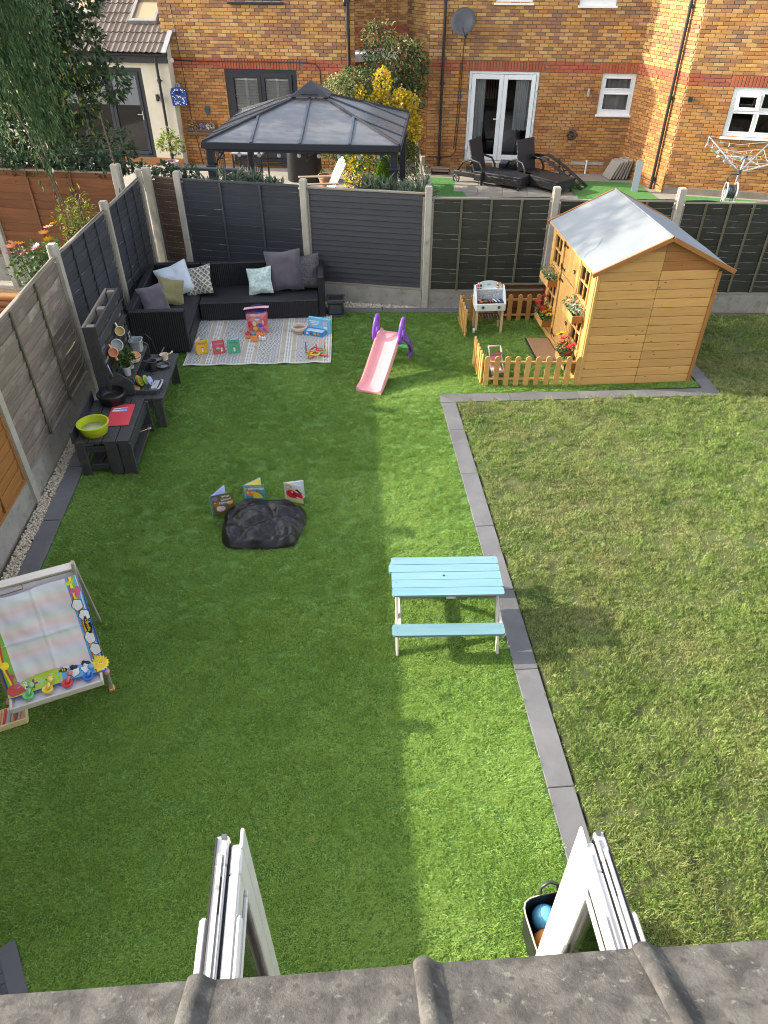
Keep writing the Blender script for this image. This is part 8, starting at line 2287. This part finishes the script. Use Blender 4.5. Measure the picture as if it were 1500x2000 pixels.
LD = MB(); LD.prism([(0, -.11), (.06, -.04), (.075, .04), (.03, .10), (0, .08), (-.03, .10), (-.075, .04), (-.06, -.04)], -.015, .015, Matrix.Rotation(PI / 2, 4, 'X'))
tag(LD.obj('wall_ornament', None, mk('verdigris', (.04, .08, .09), .6, metal=.4), loc=onwall(rzL, LA, -3.03, .045, 1.14), rot=(0, 0, rzL)), 'small dark leaf plaque on the brick above the wall planter', 'wall ornament')

# ------------------------------------------------------------------ things at the right hand house
DSH = thing('satellite_dish', 'dark grey satellite dish on the brick wall beside the downpipe', 'satellite dish', onwall(rz, RA, 3.62, 0, 2.98), rz)
mb = MB(); q_ = Matrix.Rotation(R(-8), 4, 'Z') @ Matrix.Rotation(R(66), 4, 'X')
mb.T = Matrix.Translation((-.07, -.30, .16)) @ q_; mb.lathe([(0, -.05), (.12, -.042), (.22, -.018), (.30, .018), (.302, .02), (.30, .024), (.2, -.005), (.1, -.030), (0, -.036)], 30); mb.T = None; mb.obj('dish', DSH, mk('dish_grey', (.045, .048, .053), .6, (.06, .063, .068), ns=5), True)
mb = MB(); mb.tube([(0, 0, -.10), (0, -.12, -.08), (-.04, -.25, .1)], .018, 8); mb.tube([(-.04, -.27, -.08), (-.0, -.50, -.10), (-.06, -.56, .02)], .011, 6); mb.box((-.06, -.57, .04), (.05, .07, .05)); mb.box((0, -.01, -.10), (.1, .02, .14)); mb.obj('arm', DSH, M_dgreyp)
WR_ = thing('wicker_lantern', 'round brown wicker lantern hanging on the right brick wall', 'hanging lantern', onwall(rz, RA, 6.44, .14, .74))
for k in range(14): mb = MB(); mb.torus((0, 0, 0), .125, .006, 20, 5, Euler((random.uniform(0, 3), random.uniform(0, 3), 0)).to_matrix().to_4x4()); mb.obj('cane', WR_, M_bark, True)
mb = MB(); mb.sphere((0, 0, 0), .06, 10, 8); mb.obj('core', WR_, M_black, True); mb = MB(); mb.tube([(0, 0, .12), (0, .05, .2), (0, .13, .21)], .006, 5); mb.obj('hook', WR_, M_black)
def lounger(label, loc, rz_, back):
    t = thing('sun_lounger', label, 'sun lounger', loc, rz_, 'black rattan sun loungers')
    sb_ = lambda nm, c, s, rot=(0, 0, 0), ch=.012: MB().box((0, 0, 0), s, ch=ch).obj(nm, t, M_rat, loc=c, rot=rot)
    sb_('seat', (.62, 0, .30), (1.32, .66, .06)); sb_('side_frame', (.62, -.315, .19), (1.32, .03, .16)); sb_('side_frame', (.62, .315, .19), (1.32, .03, .16)); sb_('foot_panel', (1.27, 0, .19), (.03, .60, .17))
    sb_('base_frame', (-.32, -.315, .22), (.6, .03, .12)); sb_('base_frame', (-.32, .315, .22), (.6, .03, .12))
    a = R(back); sb_('backrest', (-.06 - .34 * math.cos(a), 0, .32 + .35 * math.sin(a)), (.72, .62, .04), (0, a, 0))
    for y in (-.34, .34):
        mb = MB(); mb.tube([(.22, y, .1), (.20, y, .40), (.10, y, .54), (-.15, y, .58), (-.36, y, .50), (-.50, y, .30)], .026, 6); mb.obj('arm', t, M_rat, True)
        mb = MB(); mb.torus((-.52, y * 1.06, .11), .085, .018, 18, 6, Matrix.Rotation(PI / 2, 4, 'X'))
        for k in range(5): mb.bar((-.52, y * 1.06, .11), (-.52 + .08 * math.cos(k * 1.257), y * 1.06, .11 + .08 * math.sin(k * 1.257)), .016, .012)
        mb.obj('wheel', t, M_black, True); plank('leg', t, (1.2, y * .9, .0), (1.2, y * .9, .25), .045, .045, M_rat, up=(1, 0, 0)); plank('leg', t, (.18, y * .9, .0), (.18, y * .9, .2), .045, .045, M_rat, up=(1, 0, 0))
    MB().box((1.288, 0, .2), (.004, .05, .02)).obj('badge', t, M_steel)
lounger('black rattan sun lounger on the left, its wheel showing on the paving', (3.98, 19.35, ZN), R(-38), 74)
lounger('black rattan sun lounger on the right, beside the folded lounger', (5.14, 19.15, ZN), R(-57), 78)
ST_ = thing('side_table', 'small black rattan side table with glass top between the loungers', 'side table', (4.72, 19.55, ZN), R(-20))
MB().box((0, 0, .22), (.44, .42, .38), ch=.01).obj('body', ST_, M_rat); MB().box((0, 0, .425), (.45, .43, .012)).obj('glass_top', ST_, mk('dark_glass_top', (.08, .09, .09), .08))
FD = thing('folded_lounger', 'folded black metal lounger frames leaning beside the right lounger', 'folded lounger', (5.75, 18.85, ZN), R(-33))
for k in range(4):
    mb = MB(); o_ = k * .045
    mb.tube([(-.62, -.1 + o_, .66 - k * .03), (-.3, -.14 + o_, .63), (.1, -.14 + o_, .42), (.75, -.12 + o_, .03), (.78, .22 + o_, .03), (.12, .22 + o_, .44), (-.3, .22 + o_, .64), (-.62, .18 + o_, .66 - k * .03)], .014, 6, closed=True)
    mb.obj('frame', FD, M_black, True)
mb = MB()
for k in range(8): u = k / 7; mb.bar((-.45 + 1.1 * u, -.08, .62 - .5 * u), (-.45 + 1.1 * u, .3, .62 - .5 * u), .06, .012)
mb.obj('sling', FD, M_black)
mb = MB(); mb.tube([(.1, .25, .05), (.0, .2, .6)], .014, 6); mb.tube([(.35, .2, .04), (.02, .15, .62)], .014, 6); mb.obj('strut', FD, M_black)
PS = thing('paving_stack', 'stack of spare paving slabs leaning in the house corner', 'paving slabs', (7.45, 19.50, ZN), R(8))
for k in range(6): MB().box((0, 0, .225), (.035, .45, .45), ch=.004).obj('slab', PS, M_patio, loc=(-.12 + k * .085, -.01 * k, .015 + .02 * (k % 2)), rot=(0, R(30 - k * 3), 0))
BXX = thing('brick_trough', 'small brown hollow block on the paving under the downpipe', 'hollow block', (3.06, 20.25, ZN), rz)
mb = MB()
for (c, s) in (((0, 0, .015), (.50, .26, .03)), ((0, 0, .155), (.50, .26, .03)), ((-.235, 0, .085), (.03, .26, .11)), ((.235, 0, .085), (.03, .26, .11))): mb.box(c, s, ch=.004)
mb.obj('block', BXX, M_brown)
GP = thing('timber_post', 'short grey fronted timber post standing by the turf', 'post', (7.62, 18.15, ZN), R(-20))
MB().box((0, .03, .36), (.14, .10, .72), ch=.006).obj('post', GP, M_brownp); MB().box((-.01, -.03, .36), (.16, .02, .72), ch=.004).obj('face_board', GP, mk('blue_grey_board', (.24, .27, .31), .7))
RD = thing('rotary_dryer', 'half folded rotary clothes dryer with coloured pegs beyond the right fence', 'rotary dryer', (9.42, 16.9, ZN))
M_dry = mk('dull_aluminium', (.42, .43, .44), .4, metal=.6)
mb = MB(); mb.tube([(0, 0, 0), (.06, 0, .74), (.11, 0, 1.06)], [.024, .024, .018], 8); mb.obj('pole', RD, M_dry, True)
mb = MB(); mb.cyl((.055, 0, .68), (.065, 0, .77), .045, n=10); mb.cyl((.10, 0, 1.0), (.11, 0, 1.07), .04, n=10); mb.obj('hub', RD, M_dgreyp, 40)
ends = []
for k, (x, y, z) in enumerate(((-1.02, -.25, 1.36), (.75, -.6, 1.10), (.95, .45, 1.36), (-.45, .85, 1.30))):
    e_ = Vector((x, y, z)); ends.append(e_); plank('arm', RD, (.06, 0, .72), e_, .03, .03, M_dry)
    plank('stay', RD, (.10, 0, 1.03), Vector((.06, 0, .72)).lerp(e_, .45), .018, .018, M_dry)
lines = MB(); spots = []
for f_ in (.45, .65, .85, 1.0):
    for k in range(4):
        a, b = Vector((.06, 0, .72)).lerp(ends[k], f_), Vector((.06, 0, .72)).lerp(ends[(k + 1) % 4], f_)
        mid = (a + b) / 2 - Vector((0, 0, .06)); lines.tube([a, mid, b], .004, 4); spots += [a.lerp(mid, random.random()) for _ in range(2)] + [mid.lerp(b, random.random())]
lines.obj('line', RD, M_whitep)
pgm = [MB().box((0, 0, -.03), (.014, .012, .08)).mesh('clothes_peg', m) for m in (M_whitep, M_peach, M_lime, M_lav, M_pink, M_sky)]
for s in spots: obj('clothes_peg', random.choice(pgm), RD, loc=s, rot=(random.uniform(-.5, .5), random.uniform(-.5, .5), random.random() * 3))
mb = MB()
for k in range(10): u = .35 + .06 * k; c = Vector((.06, 0, .72)).lerp(ends[0], u); mb.bar(c, c + Vector((random.uniform(-.08, .08), random.uniform(-.05, .05), random.uniform(-.10, .06))), .03, .012)
mb.obj('peg_cluster', RD, M_whitep)
HRL = thing('hose_reel', 'grey garden hose reel standing at the foot of the rotary dryer', 'hose reel', (9.28, 16.7, ZN), R(-15))
for x in (-.11, .11): mb = MB(); mb.torus((x, 0, .36), .19, .02, 22, 6, Matrix.Rotation(PI / 2, 4, 'Y')); mb.bar((x, -.17, 0), (x, 0, .4), .04, .03, up=(1, 0, 0)); mb.bar((x, .17, 0), (x, 0, .4), .04, .03, up=(1, 0, 0)); mb.obj('side_frame', HRL, M_greyp, 50)
mb = MB()
for k in range(6): mb.torus((-.08 + k * .032, 0, .36), .13, .016, 20, 6, Matrix.Rotation(PI / 2, 4, 'Y'))
mb.obj('hose', HRL, M_dgreyp, True); mb = MB(); mb.tube([(-.1, 0, .5), (-.15, -.05, .66), (-.08, 0, .72), (.08, 0, .72)], .014, 6); mb.obj('handle', HRL, M_black, True)

# ------------------------------------------------------------------ trees and plants beyond the left fence
def strands(name, anchors, n, length, leaf, ln=.10, wd=.018, per=34):
    V_P, V_D, V_N = [], [], []
    for i in range(n):
        a = anchors[rng.integers(len(anchors))]
        p = np.array(a[:3]) + rng.normal(size=3) * np.array(a[3:6])
        dirx = rng.normal(size=2) * .35 + np.array(a[6:8]); L_ = length * (.5 + .8 * rng.random())
        for k in range(per):
            u = k / per
            q = p + np.array((dirx[0] * u * (1.4 - u), dirx[1] * u * (1.4 - u), -L_ * (u ** 1.25))) + rng.normal(size=3) * .022
            V_P.append(q); t = rng.random() * 2 * PI; V_D.append((math.cos(t) * .55 + dirx[0] * .4, math.sin(t) * .55, -1.0)); V_N.append((math.cos(t), math.sin(t), .8))
    return leaves_mesh(name, np.array(V_P), np.array(V_D), np.array(V_N), ln * (.7 + .6 * rng.random(len(V_P))), wd, leaf, .2)
WT = thing('willow_tree', 'drooping willow with long trailing leaves at the top left', 'tree', (-7.2, 14.6, 0))
mb = MB(); mb.tube([(0, 0, 0), (.1, 0, 1.5), (.4, -.1, 3.2), (.9, -.3, 5.0)], [.2, .17, .13, .07], 10)
for (x, y, z) in ((3.0, -1.2, 5.0), (2.2, -1.4, 5.6), (-1.5, -.5, 5.2), (3.4, -.6, 4.4), (1.4, 1.2, 5.4)): mb.tube([(.4, -.1, 3.2), (x * .45, y * .4, z * .88), (x, y, z)], [.08, .05, .02], 7)
mb.obj('trunk', WT, M_bark, True)
obj('crown', strands('crown', [(2.0, -1.2, 4.9, .35, .3, .4, .1, -.1), (2.4, -1.1, 4.7, .3, .3, .4, .2, -.1), (1.4, -1.3, 5.0, .5, .3, .4, .1, -.1), (2.75, -.9, 4.9, .25, .3, .3, .2, -.1), (2.1, -1.3, 3.9, .25, .25, .3, .2, -.15), (.5, -.8, 5.2, .8, .5, .4, 0, 0), (2.35, -1.2, 3.2, .12, .15, .2, .55, 0)], 400, 1.7, L_willow), WT)
DT = thing('hawthorn_tree', 'dark leaved tree with red berries between the willow and the cream extension', 'tree', (-5.35, 15.9, 0))
mb = MB(); mb.tube([(0, 0, 0), (.05, 0, 1.6), (-.1, 0, 3.4), (0, 0, 5.0)], [.14, .12, .09, .04], 9)
for (x, y, z) in ((1.2, -.3, 3.2), (.9, -.5, 2.0), (-1.1, -.2, 3.0), (.7, .3, 4.4), (-.7, -.5, 4.2)): mb.tube([(0, 0, z * .55), (x * .6, y, z * .85), (x, y, z)], [.06, .04, .015], 6)
mb.obj('trunk', DT, M_bark, True)
obj('crown', cloud('crown', [(.2, -.4, 3.6, .95, .8, .75), (.95, -.4, 3.1, .62, .6, .6), (-.8, -.2, 3.3, .9, .8, .9), (.55, -.5, 2.35, .72, .6, .5), (-.55, -.5, 2.1, .85, .7, .6), (.0, -.4, 4.5, .9, .8, .7), (1.25, -.5, 1.55, .45, .45, .35), (.2, -.5, 1.5, .7, .55, .4), (-1.1, -.5, 1.3, .6, .5, .5), (1.15, -.3, 3.95, .5, .5, .4), (1.5, -.4, 2.65, .34, .4, .34), (-.2, -.2, 2.9, 1.1, .6, 1.1)], 14500, .12, .048, L_dark, .35), DT)
obj('berries', cloud('berries', [(.6, -1.0, 3.2, .6, .25, .5), (-.3, -1.1, 2.6, .6, .25, .5), (1.1, -.9, 2.4, .4, .2, .3)], 70, .06, .045, L_rust, .2), DT)
obj('young_leaves', cloud('young_leaves', [(.3, -1.0, 3.0, .8, .3, .8), (1.0, -.8, 2.4, .5, .3, .6), (-.6, -1.0, 1.9, .6, .3, .5)], 330, .10, .04, L_lemon, .35), DT)
# bare trailing stems in front of the orange fence
TS = thing('bramble', 'thin bare stems trailing down in front of the orange fence', 'bramble', (-4.3, 12.4, 0))
mb = MB()
for (pts) in ([(-.35, .2, 2.7), (-.1, .1, 1.9), (.08, 0, 1.2), (.22, -.1, .1)], [(-.1, .2, 2.3), (.0, .1, 1.6), (.14, 0, .9), (.24, -.1, .1)], [(.9, .2, 2.6), (1.0, .1, 1.7), (.95, -.1, 1.0), (.6, -.2, .1)]): mb.tube(pts, [.012, .010, .008, .008], 5)
mb.obj('stem', TS, M_bark, True)
obj('foliage', strands('foliage', [(-.1, .1, 2.1, .1, .08, .1, 0, 0)], 5, .8, L_willow, per=24), TS)
RB = thing('rose_bush', 'rose bush with apricot and yellow blooms beyond the grey fence panel', 'rose bush', (-4.35, 11.0, 0))
obj('foliage', cloud('foliage', [(-.1, 0, .85, .34, .3, .32), (.22, 0, 1.0, .26, .25, .25), (.25, 0, .6, .3, .25, .35), (-.05, 0, .45, .3, .25, .3)], 1500, .065, .036, L_mid, .2, .3), RB)
mb = MB()
for k in range(5): a = k * 1.3; mb.tube([(.05 * math.cos(a), .05 * math.sin(a), 0), (.15 * math.cos(a), .12 * math.sin(a), .6), (.28 * math.cos(a), .2 * math.sin(a), 1.15)], .008, 5)
mb.obj('stem', RB, M_bark, True)
for (x, y, z, m) in ((-.28, -.1, 1.16, F_peach), (-.20, -.2, 1.24, F_peach), (-.12, -.15, 1.22, F_yel), (-.08, -.2, 1.1, F_pink), (.26, -.15, 1.36, F_peach), (.33, -.1, 1.42, F_peach), (.42, -.05, 1.46, F_yel), (.12, -.2, 1.18, F_pink), (.32, -.2, 1.28, F_yel), (-.32, -.15, 1.08, F_pink)): bloom('flower', RB, (x, y, z), .085, m)
CFS = thing('mimosa_shrub', 'feathery green shrub beside the roses against the orange fence', 'shrub', (-3.85, 11.7, 0))
obj('foliage', cloud('foliage', [(0, 0, 1.05, .32, .25, .42), (.1, 0, 1.45, .22, .2, .3), (.15, 0, .6, .3, .25, .4), (-.15, 0, 1.35, .18, .2, .2)], 900, .075, .02, L_lemon, .1, .2), CFS)
obj('dark_foliage', cloud('dark_foliage', [(.05, 0, .9, .3, .22, .5)], 500, .08, .025, L_ivy, .1, .2), CFS)
mb = MB(); mb.tube([(0, 0, 0), (.02, 0, .8), (.1, 0, 1.6)], .012, 6); mb.obj('stem', CFS, M_bark, True)
FN = thing('fern', 'low fern growing by the log edging beyond the grey panel', 'fern', (-4.65, 11.35, .02))
n = 500; a_ = rng.random(n) * 2 * PI; u_ = rng.random(n); P_ = np.c_[u_ * .32 * np.cos(a_), u_ * .32 * np.sin(a_), .1 + .3 * u_ * (1.3 - u_)]
obj('frond', leaves_mesh('frond', P_, np.c_[np.cos(a_), np.sin(a_), .3 - u_] + rng.normal(size=(n, 3)) * .4, unit(n) + np.array((0, 0, 1.0)), .07, .02, L_mid), FN)
LG = thing('log_edging', 'stacked round log edging of the bed beyond the grey panel', 'log edging', (-4.95, 11.2, .02), R(-10))
for k in range(3): mb = MB(); mb.cyl((-.55, 0, .06 + k * .11), (.55, 0, .06 + k * .11), .06, n=14); mb.obj('log', LG, M_orange if k == 2 else M_brownp, 40)
# tree further left whose crown shades the far end of the garden
ST2 = thing('birch_tree', 'leafy tree standing further along the neighbouring garden on the left', 'tree', (-9.0, 12.5, 0))
mb = MB(); mb.tube([(0, 0, 0), (.1, .1, 2.2), (0, 0, 4.2), (.1, 0, 7.6)], [.15, .13, .09, .03], 9)
for k in range(7): a = k * .9; mb.tube([(0, 0, 3.6 + k * .3), (.7 * math.cos(a), .6 * math.sin(a), 4.4 + k * .3)], [.04, .015], 6)
mb.obj('trunk', ST2, M_bark, True)
obj('crown', cloud('crown', [(0, 0, 5.6, 1.3, 1.25, 1.1), (.7, .5, 5.0, .9, .9, .8), (-.6, -.4, 5.4, .9, .9, .8), (.1, -.7, 6.3, .8, .7, .9), (0, .6, 6.6, .9, .8, 1.0), (0, 0, 7.5, .9, 1.1, .9)], 8000, .18, .085, L_mid, .3, .15), ST2)

# a little leaf litter blown over the turf and slabs
n = 70
P_ = np.c_[-2.6 + 4.2 * rng.random(n), .9 + 9.3 * rng.random(n), .026 + .006 * rng.random(n)]
ang_ = rng.random(n) * 6.28
o = obj('leaf_litter', leaves_mesh('leaf_litter', P_, np.c_[np.cos(ang_), np.sin(ang_), 0 * ang_], np.c_[rng.normal(size=n) * .3, rng.normal(size=n) * .3, 1 + 0 * ang_], .022 + .02 * rng.random(n), .010 + .008 * rng.random(n), leaf_mat('dry_leaf', [(.16, .09, .03), (.30, .20, .07), (.42, .33, .14)])))
tag(o, 'few dry leaves blown over the artificial lawn', 'leaf litter', kind='stuff')
